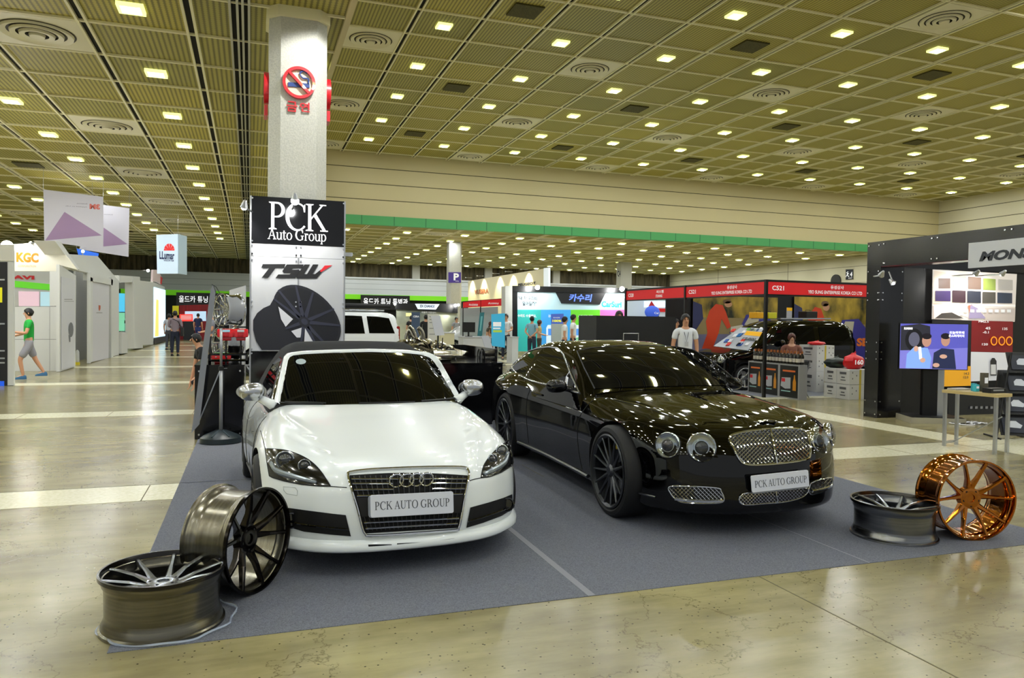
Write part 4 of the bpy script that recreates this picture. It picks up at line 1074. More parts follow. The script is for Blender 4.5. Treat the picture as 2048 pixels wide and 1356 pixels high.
# poster print: italic lettering and a dark multi-spoke wheel
def poly_px(pl, z, pts): return [pl.px(*z(*p)) for p in pts]
PINK = mat('print_black', '121317', .6); PRED = mat('print_red', 'c8202a', .5)
decal(tp, 'printed_logo', [poly_px(tp, zt4, p) for p in (
    [(476, 402), (600, 402), (592, 422), (546, 422), (505, 476), (470, 476), (512, 422), (468, 422)],
    [(606, 404), (698, 404), (690, 424), (640, 424), (634, 432), (672, 432), (678, 440), (652, 478), (545, 478), (560, 458), (622, 458), (630, 450), (590, 450), (582, 440)],
    [(702, 404), (732, 404), (700, 456), (716, 456), (748, 404), (778, 404), (746, 456), (760, 456), (790, 432), (812, 428), (768, 480), (662, 480), (656, 470)])], PINK, tower, 2, .0015, .004)
decal(tp, 'printed_logo', [poly_px(tp, zt4, [(786, 440), (812, 410), (854, 408), (818, 430), (792, 446)])], PRED, tower, 3, .0015, .004)
G1, G2, G3 = mat('print_charcoal', '1b1c25', .55), mat('print_slate', '2e3040', .55), mat('print_dark_blue_grey', '10111a', .55)
def ell(cx, cy, rx, ry, rot, n=40, a0=0, a1=2*PI):
    return [(cx+rx*math.cos(a)*math.cos(rot)-ry*math.sin(a)*math.sin(rot), cy+rx*math.cos(a)*math.sin(rot)+ry*math.sin(a)*math.cos(rot)) for a in np.linspace(a0, a1, n)]
rot = R_(42)
def clipv(pts, ymax=868): return [(x, min(y, ymax)) for x, y in pts]
decal(tp, 'printed_wheel', [poly_px(tp, zt4, clipv(p)) for p in (
    [(535, 590), (560, 545), (600, 522), (650, 514), (720, 560), (700, 850), (640, 868), (470, 868), (440, 820), (424, 760), (424, 705), (445, 668), (480, 640), (515, 625)],)], G1, tower, 2, .0015, .003)
decal(tp, 'printed_wheel', [poly_px(tp, zt4, clipv(ell(716, 690, 214, 138, rot), 866))], G1, tower, 3, .0015, .003)
decal(tp, 'printed_wheel', [poly_px(tp, zt4, clipv(ell(718, 690, 198, 124, rot), 860))], G3, tower, 4, .0015, .003)
LITE = mat('print_light_gap', 'c9cad0', .6)
decal(tp, 'printed_gap', [poly_px(tp, zt4, p) for p in ([(560, 632), (640, 700), (600, 742), (575, 700)], [(630, 765), (690, 745), (680, 800), (660, 800)], [(705, 750), (765, 830), (700, 835)])], LITE, tower, 5, .0015, .003)
SPM = []
cx, cy = 700, 715
for (x, y, w_) in ((560, 542, 8), (535, 590, 7), (655, 518, 8), (748, 556, 9), (862, 645, 8), (898, 735, 8), (825, 850, 8), (762, 835, 9), (685, 820, 8), (600, 752, 8)):
    d = V((x-cx, y-cy)).normalized(); n_ = V((-d.y, d.x)); y = min(y, 845)
    SPM.append(poly_px(tp, zt4, [(cx+n_.x*w_*1.4, cy+n_.y*w_*1.4), (x+n_.x*w_*.6, y+n_.y*w_*.6), (x-n_.x*w_*.6, y-n_.y*w_*.6), (cx-n_.x*w_*1.4, cy-n_.y*w_*1.4)]))
decal(tp, 'printed_spoke', SPM, G2, tower, 6, .0015, .003)
decal(tp, 'printed_hub', [poly_px(tp, zt4, ell(700, 715, 34, 26, rot))], G1, tower, 7, .0015, .003)
decal(tp, 'printed_hub', [poly_px(tp, zt4, ell(702, 714, 20, 15, rot))], G2, tower, 8, .0015, .003)
nest(tower, 'poster_panel', ('printed_logo', 'printed_wheel', 'printed_gap', 'printed_spoke', 'printed_hub')); nest(tower, 'sign_panel', ('sign_lettering',))
# little security camera on the tower
b = MB(); q = yp(693, 509, YT+.1); b.M = Matrix.Translation(q); b.obox((.03, 0, 0), (.10, .06, .05)); b.tube([(.0, 0, 0), (-.05, 0, .02)], .012, 6); tag(b.build('security_camera', WHP), 'small white camera box on the right edge of the display tower', 'camera')
# angled side banner of the tower
pl = Pl((-.36, 14.7, 0), V((.28, -2.33, 0))); sb = empty('side_banner', (-.36, 14.7, 0), label='white and red banner board edge-on behind the silver wheels beside the tower', cat='banner')
b = MB(); b.prism([pl.p(u, v)-sb.location for u, v in rect(0, .0, 2.33, 2.05)], -pl.N*.02); b.build('board', WHP, sb)
decal(pl, 'printed_stripe', [[(.0, 1.9), (.5, 1.9), (1.6, 1.2), (1.2, 1.2)]], PRED, sb, 2); decal(pl, 'printed_block', [rect(.1, .2, .6, 1.0), rect(.9, .3, 1.6, .9), rect(.1, 1.3, .6, 1.7)], G2, sb, 1)

# ------------------------------------------------------------------ black counters
def counter(x0, y0, x1, y1, h, label, name='display_counter', cat='counter', m=None, top=None):
    t = empty(name, ((x0+x1)/2, y0, 0), label=label, cat=cat); L_ = lambda x, y, z: (x-(x0+x1)/2, y-y0, z)
    b = MB(); b.box(L_(x0, y0, .0), L_(x1, y1, h-.02)); b.build('body', m or BLKP, t)
    b = MB(); b.box(L_(x0-.005, y0-.005, h-.02), L_(x1+.005, y1, h)); b.build('top', top or m or BLKP, t)
    b = MB()
    for x in (x0+.05, x1-.05):
        for z in (.06, h-.08): b.cyl(L_(x, y0-.008, z), .012, .01, 8, 'y')
    tag(b.build('bolt', BOLT, t), kind='stuff'); return t
cq = fl(391, 878); hC = .95
counter(-.66, 10.32, -.07, 11.9, hC, 'black glossy counter with red parts on top at the left aisle')
counter(1.90, 10.75, 3.60, 13.0, .93, 'black glossy counter of exhaust parts between the two cars')
# upright black disc board at the back of the right counter
t = empty('counter_board', (3.62, 11.2, 0), label='black board with a dark ring print beside the exhaust counter', cat='board'); b = MB(); b.box((0, 0, 0), (.04, 1.9, 1.12)); b.box((-.24, 1.86, 0), (.0, 1.9, 1.12)); b.build('panel', BLKP, t)
b = MB(); b.M = Matrix.Translation((-.02, .75, .96)); b.tube([(0, .13*math.cos(a), .13*math.sin(a)) for a in np.linspace(0, 2*PI, 25)[:-1]], .014, 6, True); b.build('ring', mat('dull_grey_ring', '3c3c3c', .5), t)
b = MB(); q0 = yp(905, 735, 10.75); b = MB()
# silver rims stacked on the left counter
QL = qaxis((-.86, -.5, 0), .3)
def rimat(px, py, Y, R, L, lab, n=5):
    c = yp(px, py, Y); nn = V((-.86, -.5, 0)).normalized(); return rim('alloy_wheel', c-nn*L/2, QL, R, L, CHR2, CHR2, lab, n=n, lipm=CHROME)
r1 = rimat(456, 689, 11.35, .235, .24, 'polished silver alloy wheel on the black counter behind the red parts')
zb = hC+.235+.003; r1.location.z = zb
r2 = rimat(459, 624, 11.35, .235, .26, 'polished silver alloy wheel raised above the other on the black counter'); r2.location.z = zb+.474
b = MB(); b.bar((r1.location.x+.3, 11.55, hC), (r1.location.x+.3, 11.55, 1.95), .03); b.bar((r1.location.x-.05, 11.5, 1.42), (r1.location.x+.3, 11.5, 1.42), .02); tag(b.build('wheel_rack', SATIN), 'thin black rack behind the two silver wheels on the counter', 'rack')
REDV = mat('red_anodised', 'c8141c', .2, .2, 1); CARB = mat('dark_carbon', '15161a', .3); GRN = mat('green_label', '5fae62', .5); PBL = mat('pale_blue_label', '9fc8dc', .5)
def redpart(px, py, Y, z, lab, sx=1, lid=None):
    c = yp(px, py, Y); t = empty('brake_caliper', (c.x, Y, z), label=lab, cat='brake caliper'); b = MB()
    b.obox((0, -.02, .075), (.22*sx, .07, .10), bev=.018); b.obox((0, .04, .045), (.16*sx, .05, .09), bev=.012); b.obox((0, -.055, .06), (.10*sx, .02, .05), bev=.006); b.build('housing', REDV, t)
    b = MB()
    for x in (-.06, 0, .06): b.ball((x*sx, -.045, .085), .014)
    b.build('piston_cap', SILV, t)
    if lid: b = MB(); b.obox((0, -.0, .138), (.16*sx, .07, .012)); b.build('label_strip', lid, t)
    return t
redpart(443, 733, 10.6, hC, 'red brake caliper with green label on the black counter', 1.1, GRN)
# black bars (strut braces)
for k, (dz, lab) in enumerate(((.13, 'upper'), (.05, 'lower'))):
    t = empty('strut_brace', (-.45, 10.42, hC), label='black metal strut brace, the %s of two across the counter front' % lab, cat='strut brace')
    b = MB(); b.tube([(-.05, 0, dz), (.42, .02*k, dz)], .016, 8); b.build('bar', GLOSSK, t)
    b = MB(); b.obox((-.04, .0, dz/2), (.03, .08, dz)); b.obox((.41, 0, dz/2), (.03, .08, dz)); b.build('foot_plate', GLOSSK, t)
# ------------------------------------------------------------------ stand with weighted base, holding the leaning grey board
c = fl(442, 884); st = empty('pole_stand', (c.x, 9.98, 0), label='grey pole stand on a dark rounded water base in front of the counter', cat='stand')
b = MB(); b.lathe([(0, .03), (.20, .03), (.225, .012), (.235, .012), (.23, .07), (.19, .10), (.07, .155), (.04, .16), (0, .16)], 32, Matrix.Diagonal((1.05, .9, 1, 1))); 
b.build('base', mat('dark_teal_plastic', '1a2529', .35), st)
b = MB()
for k in range(6): a = k*PI/3; b.bar((.05*math.cos(a), .05*math.sin(a), .158), (.20*math.cos(a), .18*math.sin(a), .098), .022, .008)
b.build('base_rib', mat('teal_rib', '2c3a40', .4), st)
GP = mat('grey_tube', '9a9c9f', .35, .6)
b = MB(); b.tube([(0, 0, .14), (0, 0, .93)], .022, 12); b.build('pole', GP, st); b = MB(); b.tube([(0, 0, .93), (-.002, 0, 1.42)], .016, 12); b.build('upper_pole', GP, st)
b = MB(); b.cyl((0, 0, .90), .032, .05, 12); b.tube([(.03, 0, .92), (.07, 0, .92)], .01, 6); b.build('clamp', SATIN, st)
e0 = yp(391, 852, 9.98); b = MB(); b.tube([(-.02, 0, .88), (e0.x-c.x+.02, 0, e0.z+.0)], .008, 6); b.build('strut', GP, st)
b = MB(); b.obox((-.002, 0, 1.44), (.05, .03, .03)); b.build('head', SATIN, st)
# two red calipers hung at the head
for px, lab, s_ in ((450, 'left', 1), (481, 'right', .85)):
    c2 = yp(px, 669, 10.10); t = empty('brake_caliper', (c2.x, 10.5, c2.z-.08), label='shiny red brake caliper, the %s of the pair below the upper silver wheel' % lab, cat='brake caliper')
    b = MB(); b.obox((0, -.01, .09), (.22*s_, .09, .11), bev=.022); b.obox((-.07*s_, -.055, .07), (.05*s_, .03, .07), bev=.01); b.obox((.06*s_, -.055, .07), (.05*s_, .03, .07), bev=.01); b.obox((0, .03, .03), (.14*s_, .06, .08), bev=.015); b.build('housing', REDV, t)
    b = MB(); b.obox((0, -.06, .12), (.10*s_, .012, .03)); b.build('label_strip', PBL if s_ == 1 else WHP, t)
    b = MB(); b.tube([(0, .03, .0), (0, .05, hC-(c2.z-.08)+.0)], .012, 6); b.build('stand_rod', SATIN, t)
# leaning board
P0 = [yp(383, 866, 9.90), yp(396, 851, 9.90), yp(421, 577, 9.90), yp(431, 572, 9.90)]
pl = Pl((P0[0].x, 9.9, 0), (1, 0, 0)); corners = [(383, 866), (399, 848), (431, 585), (426, 570), (421, 582)]
t = empty('leaning_board', (P0[0].x, 9.9, 0), label='long grey board leaning edge-on at the aisle side of the counter', cat='board')
b = MB(); b.prism([V((*pl.px(*p), 0)).xzy-V((0, 0, 0)) if 0 else V((pl.px(*p)[0], 0, pl.px(*p)[1])) for p in corners], (0, -.03, 0)); b.build('board', mat('grey_aluminium_board', '83868e', .4, .3), t)
b = MB(); tpnt = pl.px(427, 572); b.tube([(tpnt[0], 0, tpnt[1]), (tpnt[0]+.05, .02, tpnt[1]-.15), (tpnt[0]+.12, .05, tpnt[1]-.42)], .004, 5); b.tube([(tpnt[0]-.02, 0, tpnt[1]+.02), (tpnt[0]+.03, 0, tpnt[1]-.01), (tpnt[0]+.09, 0, tpnt[1]-.12)], .004, 5); b.build('wire', SATIN, t)
# ------------------------------------------------------------------ exhaust manifolds and mufflers on the right counter
POL = mat('polished_steel', 'bdb8a8', .12, 1); random.seed(11)
def mani(c, n, lab, s_=1, seed=1, name='exhaust_manifold', cat='exhaust manifold', fins=True):
    random.seed(seed); t = empty(name, c, label=lab, cat=cat)
    b = MB(); b.obox((0, 0, .02*s_), (.42*s_, .10*s_, .02*s_)); b.build('flange', SILV, t)
    for k in range(n):
        x = (-.5+(k+.5)/n)*.40*s_; b = MB()
        pts = smoothpts([(x, 0, .03*s_), (x*1.05, random.uniform(-.03, .03)*s_, .10*s_), (x*.6+.05*s_, -.05*s_, random.uniform(.13, .2)*s_), (x*.2+.14*s_, -.02*s_, .12*s_), (.22*s_, 0, .07*s_)], 4)
        b.tube(pts, .021*s_, 8); b.build('pipe', POL, t)
    b = MB(); b.tube([(.19*s_, 0, .07*s_), (.30*s_, 0, .05*s_), (.38*s_, 0, .05*s_)], [.05*s_, .045*s_, .03*s_], 12); b.build('collector', POL, t)
    return t
z0 = .93
def onct(px, py, z=.93): return fl(px, py, z)
mani((2.32, 11.45, z0), 7, 'tangled polished exhaust manifold at the left end of the black counter', 1.75, 3)
mani((2.75, 12.5, z0), 5, 'polished exhaust manifold standing behind the tangled one', 1.5, 5)
mani((3.0, 12.3, z0), 5, 'polished exhaust manifold beside the counter board at the rear', 1.3, 13)
mani((2.32, 10.98, z0), 4, 'small polished exhaust manifold at the front counter edge', 1.0, 8)
t = empty('muffler', (2.80, 11.2, z0), label='fat polished muffler can lying on the black counter', cat='muffler')
b = MB(); b.tube([(-.20, 0, .085), (-.17, 0, .085), (.10, 0, .085), (.13, 0, .085)], [.03, .085, .085, .03], 20); b.build('can', POL, t)
b = MB(); b.tube([(.12, 0, .085), (.24, .02, .085), (.30, .02, .09)], .028, 12); b.tube([(-.19, 0, .085), (-.28, .05, .06), (-.33, .12, .05)], .024, 12); b.build('pipe', POL, t)
t = empty('muffler', (2.98, 11.9, z0), label='long brushed muffler lying behind the fat one on the counter', cat='muffler')
b = MB(); b.tube([(-.28, 0, .07), (-.25, 0, .07), (.18, 0, .07), (.21, 0, .07)], [.03, .07, .07, .03], 16); b.build('can', mat('perforated_steel', '8c8872', .35, 1), t); b = MB(); b.tube([(.2, 0, .07), (.34, 0, .07)], .03, 12); b.build('tip', POL, t)
# big downpipe display standing higher, behind the roadster
t = empty('exhaust_pipe', (1.72, 12.0, 0), label='bent polished exhaust pipes on a black stand behind the roadster roof', cat='exhaust pipe')
g = lambda px, py: V((yp(px, py, 12.0).x-1.72, 0, yp(px, py, 12.0).z))
b = MB(); b.tube(smoothpts([g(797, 685), g(825, 684), g(831, 676), g(826, 660), g(818, 652)], 5), .03, 12); b.build('pipe', POL, t)
b = MB(); b.tube(smoothpts([g(812, 690), g(812, 672), g(818, 660), g(824, 672), g(836, 682), g(842, 672), g(838, 660)], 5), .026, 10); b.build('pipe', POL, t)
b = MB(); b.tube(smoothpts([g(838, 690), g(846, 680), g(844, 664), g(836, 655)], 5), .035, 12); b.build('pipe', mat('brushed_steel_pipe', '8f8b7e', .3, 1), t)
b = MB(); b.box((-.1, -.1, 0), (.3, .25, g(820, 694).z)); b.build('plinth', BLKP, t)
t = empty('exhaust_pipe', (2.2, 11.35, 0))
bpy.data.objects.remove(t)
# price-card easels on the counter
for (px0, py0, px1, py1, Y, lab, m) in ((873, 725, 861, 632, 11.7, 'tall tilted leaflet holder on a black rod above the exhaust counter', WHP), (975, 700, 962, 672, 12.2, 'small white tilted card at the right end of the exhaust counter', WHP)):
    a, c = yp(px0, py0, Y), yp(px1, py1, Y); t = empty('card_holder', (a.x, Y, .93), label=lab, cat='card holder')
    wv = .13 if px0 > 900 else .15; hc_ = c.z-.93; lo_ = .55 if px0 < 900 else .15; sl_ = .06 if px0 < 900 else .09
    b = MB(); b.prism([(c.x-a.x, 0, c.z-.93), (c.x-a.x+wv, 0, c.z-.93+.01), (c.x-a.x+wv+sl_, -.08, hc_*lo_+.01), (c.x-a.x+sl_, -.08, hc_*lo_)], (0, -.012, 0)); b.build('card', m, t)
    b = MB(); b.bar((.02, .0, 0), (.02, 0, (c.z-.93)*.95), .02); b.bar((.10, .1, 0), (.10, .02, (c.z-.93)*.5), .012); b.build('rod', SATIN, t)
# ------------------------------------------------------------------ helpers for booths
def pxp(pl, z, pts): return [pl.px(*(z(*p) if z else p)) for p in pts]
def slab(name, pl, uv, th, m, parent, n0=0):
    b = MB(); off = V(parent.location); b.prism([pl.p(u, v, n0)-off for u, v in uv], -pl.N*th); return b.build(name, m, parent)
def top(name, loc, label, cat, group=None): return empty(name, loc, label=label, cat=cat, group=group)
z4 = lambda x, y: (1200+x/3.4133, 500+y/3.4133)
z5 = lambda x, y: (1640+x/2.9485, 440+y/2.9478)
z3 = lambda x, y: (680+x/3.4133, 480+y/3.4125)
z1f = lambda x, y: (x/2.712, 350+y/2.712)
zL = lambda x, y: (x/3.876, 440+y/3.874)
zM = lambda x, y: (250+x/5.424, 500+y/5.424)
def pm(name, c, r=.55, es=0): return mat(name, c, r, emit=c if es else None, es=es)
def small_car(name, pos, rz, L_, W_, tp, cab, paint, label, glass=True, wheels=(.8, None), wr=.32, sc=1, win=None, zb=.22, tumble=.16, beltz=.95):
    """tp: body top profile incl. cabin; cab=(y0,y1) glasshouse extent"""
    t = empty(name, (*pos, 0), rz, label=label, cat='car'); ztp = curve(*zip(*tp)) if False else curve([p[0] for p in tp], [p[1] for p in tp])
    hw = W_/2
    def F(x, y, z):
        ax = np.abs(x); f = z-(ztp(y)-.04*(ax/hw)**2); f = smax(f, ax-(hw-tumble*np.clip((z-beltz)/.6, 0, 1)-.03*np.clip(.45-z, 0, 1)), .10)
        f = smax(f, .12*(ax/hw)**3-y, .10); f = smax(f, y-(L_-.10*(ax/hw)**3), .10); return smax(f, zb-z, .05)
    S = Solid(F, (.7, L_-.7), .62, 80, 50, 16, L_); bm = S.mesh(); me = bpy.data.meshes.new('body'); bm.to_mesh(me); bm.free(); me.materials.append(paint); me.materials.append(VOID)
    o = bpy.data.objects.new('body', me); COL.objects.link(o); o.parent = t
    y0, y1 = wheels; y1 = y1 or L_-.85; WW = [(s_*(hw-.11), y, wr) for s_ in (-1, 1) for y in (y0, y1)]
    arches(o, [((x, y, z), wr+.05) for x, y, z in WW], VOID, 0)
    for x, y, z in WW: ywheel('wheel', wr, .20, 5, mat('far_silver_wheel', '9b9da0', .3, .9), t, (x, y, z), 1 if x > 0 else -1, twin=True)
    for sg in (-1, 1):
        for (tpz, btz) in (win or []):
            patch('side_window', fill(S, [(0, *p) for p in tpz], [(0, *p) for p in btz], 16, 6, .006, proj=lambda p, off: lift(S, [(0, q[1], q[2]) for q in p], (-sg, 0, 0), 1.6, off)), GLASS, t)
    return t, S, F
# ------------------------------------------------------------------ red-fascia booth C521
KX, KY, BY = 10.35, 13.35, 17.4
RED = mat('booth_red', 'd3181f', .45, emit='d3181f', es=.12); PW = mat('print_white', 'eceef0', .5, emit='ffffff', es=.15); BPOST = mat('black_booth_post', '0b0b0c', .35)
pX = Pl((KX, KY, 0), (0, -1, 0)); pY = Pl((KX, KY, 0), (1, 0, 0)); pB = Pl((KX, BY, 0), (1, 0, 0))
bt = top('exhibition_booth', (KX, KY, 0), 'corner booth with red name fascia C521 on black posts', 'booth')
h1 = pxp(pX, z4, [(585, 240), (1135, 207), (1135, 305), (585, 324)])
y520 = h1[0][0]
zt_, zb_ = 2.60, 2.30
def hz(pl, x, y): return pl.px(*z4(x, y))[1]
zt_ = hz(pX, 1135, 216); zb_ = hz(pX, 1135, 300)
xe = pxp(pY, z4, [(1897, 260)])[0][0]
def fascia(pl, u0, u1, parent, no, k1, k2, z0=None, z1=None, rail=True, em=None):
    z0 = z0 or zb_; z1 = z1 or zt_
    slab('fascia', pl, rect(u0, z0, u1, z1), .03, RED, parent, .005)
    slab('rail', pl, rect(u0, z1, u1, z1+.045), .05, BPOST, parent, .01); slab('rail', pl, rect(u0, z0-.03, u1, z0), .05, BPOST, parent, .01)
    w_ = u1-u0; h_ = z1-z0
    text('booth_number', no, pl, u0+.05*w_, z0+.32*h_, u0+.15*w_, z0+.70*h_, PW, parent, .008, bold=.02)
    text('company_name', k1, pl, u0+.56*w_, z0+.56*h_, u0+.68*w_, z0+.88*h_, PW, parent, .008, bold=.02)
    text('company_name', k2, pl, u0+(.36 if len(k2) > 10 else .55)*w_, z0+.14*h_, u0+(.85 if len(k2) > 10 else .66)*w_, z0+.42*h_, PW, parent, .008, bold=.02)
fascia(pX, y520, 0, bt, 'C521', '유성상사', 'YEO SUNG ENTERPRISE KOREA CO LTD')
fascia(pY, 0, xe, bt, 'C521', '유성상사', 'YEO SUNG ENTERPRISE KOREA CO LTD')
for u in (y520, 0): b = MB(); p = pX.p(u, 0)-bt.location; b.box((p.x-.03, p.y-.03, 0), (p.x+.03, p.y+.03, zt_+.045)); b.build('post', BPOST, bt)
b = MB(); b.box((0, BY-KY, 0), (yp(1768, 700, BY).x-KX, BY-KY+.05, zt_)); b.build('back_panel', BPOST, bt)
b = MB(); XS = yp(1768, 700, BY).x-KX; b.box((XS, .02, 0), (XS+.04, BY-KY, zt_)); b.build('side_panel', BPOST, bt)
b = MB(); b.box((0, 0, .0), (XS, BY-KY, .004)); b.build('carpet_floor', mat('booth_carpet', '7c7f86', .95), bt)
b2 = top('exhibition_booth', (KX, KY, 0), 'next red-fascia booth C520 behind the black partition', 'booth')
u520 = pxp(pX, z4, [(178, 300)])[0][0]
fascia(pX, u520, y520-.06, b2, 'C520', '씨스템', 'STUNNING' if 0 else 'STUNNING')
for o_ in list(b2.children):
    pass
for u in (u520,): b = MB(); p = pX.p(u, 0)-b2.location; b.box((p.x-.03, p.y-.03, 0), (p.x+.03, p.y+.03, zt_+.045)); b.build('post', BPOST, b2)
# posters on the back wall
def poster(z, x0, x1, yt, yb, k, lab, flip=False, sc=1):
    uv = pxp(pB, z, [(x0, yt), (x1, yt), (x1, yb), (x0, yb)]); u0, u1 = uv[0][0], uv[1][0]; v1, v0 = uv[0][1], uv[2][1]
    t = top('wall_poster', pB.p(u0, v0, .0), lab, 'poster'); q = Pl(pB.O-V((0, .055, 0)), (1, 0, 0))
    slab('sheet', q, rect(u0, v0, u1, v1), .004, mat('poster_warm', '8a7a50', .5), t)
    S = lambda pts: [(u0+a*(u1-u0), v0+c*(v1-v0)) for a, c in pts]
    D = lambda n, P, m, l: decal(q, n, [S(p) for p in P], m, t, l, .0015)
    D('printed_sky', [[(0, .62), (1, .62), (1, 1), (0, 1)]], noise_mat('poster_trees', '1e2410', 'b89a34', 2.2, .5, 5, (1, 1, .6)), 1)
    D('printed_ground', [[(0, 0), (1, 0), (1, .35), (0, .32)]], mat('poster_purple_grey', '6b6a86', .5), 1)
    D('printed_van', [[(.0, .30), (.12, .60), (.10, .84), (0, .9)]] if not flip else [[(.9, .3), (1, .3), (1, .8)]], mat('poster_navy', '2b3058', .5), 2)
    m0 = .0 if k == 0 else .08
    D('printed_man', [[(.15, .02), (.22, .02), (.30, .35), (.33, .60), (.40, .42), (.44, .46), (.38, .72), (.34, .84), (.26, .86), (.19, .74), (.15, .55), (.17, .35), (.10, .02)]], mat('poster_red_overall', 'c9401c', .5), 4)
    D('printed_head', [circ(.405, .86, .045, 14, .055)], mat('poster_skin', 'b98a66', .5), 5)
    D('printed_hair', [circ(.39, .91, .05, 12, .04)], mat('poster_hair', '6b5136', .5), 5)
    D('printed_car', [[(.42, .36), (.55, .44), (.62, .68), (.84, .70), (.95, .55), (1, .50), (1, .1), (.62, .16)]], mat('poster_purple_car', '3d3a86', .5), 3)
    D('printed_glass', [[(.60, .50), (.66, .66), (.78, .66), (.76, .48)]], mat('poster_glass', 'b9b39a', .5), 4)
    D('printed_engine', [[(.44, .34), (.60, .40), (.58, .50), (.44, .46)]], mat('poster_pale', 'c9c4b0', .5), 4)
    return t, q, S
poster(z4, 628, 1205, 310, 700, 0, 'large warm poster of a mechanic in red overalls, behind the posts')
t_, q_, S_ = poster(z4, 1318, 1840, 318, 795, 1, 'large poster of a red-clad mechanic and violet car behind the white boxes')
text('poster_lettering', 'SE', q_, *S_([(.82, .30)])[0], *S_([(.97, .42)])[0], mat('poster_orange', 'e8782a', .5), t_, .009, bold=.05)
# black compact van with goods on the bonnet
vx0 = yp(1398, 720, 15.6).x; vx1 = yp(1672, 700, 15.6).x; VL = vx1-vx0
vp = [(0, .55), (.08, .80), (.35, .90), (.9, 1.02), (1.15, 1.12), (1.75, 1.55), (2.2, 1.66), (VL-.6, 1.68), (VL-.2, 1.55), (VL, 1.1)]
van, VS, VF = small_car('compact_van', (vx0, 15.6), -PI/2, VL, 1.62, vp, None, PAINTK, 'black compact van facing left under the red fascia, goods on its bonnet', win=[([(0+1.75, 1.46), (2.3, 1.52), (2.75, 1.52)], [(1.35, 1.10), (2.0, 1.08), (2.75, 1.06)]), ([(2.9, 1.52), (3.4, 1.52), (VL-.35, 1.48)], [(2.9, 1.06), (3.4, 1.06), (VL-.2, 1.06)])], wheels=(.75, VL-.65), wr=.30, beltz=1.05)
ribbon('window_line', lift(VS, [(0, y, 1.035) for y in np.linspace(1.3, VL-.2, 20)], (1, 0, 0), 1.6, .004), CHROME, van, .006)
b = MB(); b.M = Matrix.Translation((-.72, .12, .72)); b.ball((0, 0, 0), .13, (.8, .6, .7)); b.build('headlamp', HLS, van)
b = MB(); b.M = Matrix.Translation((.72, .12, .72)); b.ball((0, 0, 0), .13, (.8, .6, .7)); b.build('headlamp', HLS, van)
b = MB(); b.M = Matrix.Translation((.88, 1.7, 1.12)); b.ball((0, 0, 0), .11, (.9, .6, .75)); b.build('mirror_shell', PAINTK, van)
b = MB(); b.bar((-.55, 1.9, 1.70), (-.55, 3.4, 1.72), .03); b.bar((.55, 1.9, 1.70), (.55, 3.4, 1.72), .03); b.build('roof_rail', SILV, van)
# goods board sloping over the bonnet: a sheet of small packets
P3 = Pl((vx0, 14.72, 0), (1, 0, 0)); gb = [(1435, 697), (1462, 658), (1487, 650), (1527, 655), (1512, 682), (1490, 705)]
def onplane(px, py, o, n):
    d = V(_ray(px, py)); c = V((0, 0, CAMH)); return c+d*((V(o)-c).dot(V(n))/d.dot(V(n)))
GO, GN = V((vx0+.9, 15.0, 1.30)), V((-.55, -.55, .65)).normalized()
gp_ = lambda x, y, k=0: onplane(*z4(x, y), GO+GN*k, GN)
t = top('goods_sheet', gp_(870, 640), 'sloping board of small packaged goods with a yellow 19,800 price card', 'display board')
b = MB(); b.prism([gp_(*p)-t.location for p in ((775, 655), (960, 528), (1118, 535), (1010, 685))], -GN*.02); b.build('sheet', mat('pale_sheet', 'b9c0c8', .4), t)
cols = ['e9ebee', '2d57a6', '1c1c20', 'd9382c', 'dfe5ea', '3a86c8', '5f6672', 'f2f2f2', '7fb24a']
random.seed(3)
for k in range(26):
    a, c = random.random(), random.random(); x = 790+a*210+c*115; y = 655-c*112+a*12
    if a > .45 and c > .35 and c < .85: continue
    b = MB(); p = [gp_(x, y, .002), gp_(x+24, y-1, .002), gp_(x+40, y-20, .002), gp_(x+17, y-19, .002)]; b.prism([q-t.location for q in p], GN*.025); b.build('packet', pm('packet_%d' % (k % 9), cols[k % 9], .3), t)
PYEL = mat('price_yellow', 'f0b400', .5, emit='f0b400', es=.1)
b = MB(); b.prism([gp_(x, y, .03)-t.location for x, y in ((960, 606), (1000, 550), (1110, 560), (1075, 618))], GN*.004); b.build('price_card', WHP, t)
b = MB(); b.prism([gp_(x, y, .035)-t.location for x, y in ((985, 580), (1002, 553), (1108, 562), (1092, 590))], GN*.004); b.build('price_band', PYEL, t)
pg = Pl(gp_(965, 606, .042), gp_(1070, 618, .042)-gp_(965, 606, .042), gp_(1000, 580, .042)-gp_(965, 606, .042)); U_ = (gp_(1070, 618, .042)-gp_(965, 606, .042)).length
text('price', '19,800', pg, .03*U_, .0, U_*.85, .075, INK, t, .001, bold=.03)
# things on the van roof
for (px0, px1, yb, yt, c, lab, nm) in ((1505, 1527, 647, 629, 'e0a818', 'yellow tool case on the roof of the black van', 'tool_case'), (1529, 1546, 649, 626, 'c9c92a', 'yellow-green box beside the yellow case on the van roof', 'box'), (1604, 1627, 646, 623, '14110e', 'dark carry case on the van roof near the price card', 'case')):
    a, c2 = yp(px0, yb, 15.5), yp(px1, yt, 15.5); zz = 1.69 if px0 != 1529 else 1.68; t = top(nm, ((a.x+c2.x)/2, 15.35, 1.70), lab, 'case' if 'case' in nm else 'box'); h_ = max(c2.z-1.70, .15); w_ = (c2.x-a.x)
    b = MB(); b.box((-w_/2, 0, 0), (w_/2, .3, h_), .015); b.build('body', pm('case_'+c, c, .4), t)
    b = MB(); b.tube([(-w_*.2, .15, h_-.005), (-w_*.2, .15, h_+.03), (w_*.2, .15, h_+.03), (w_*.2, .15, h_-.005)], .008, 6); b.build('handle', SATIN, t)
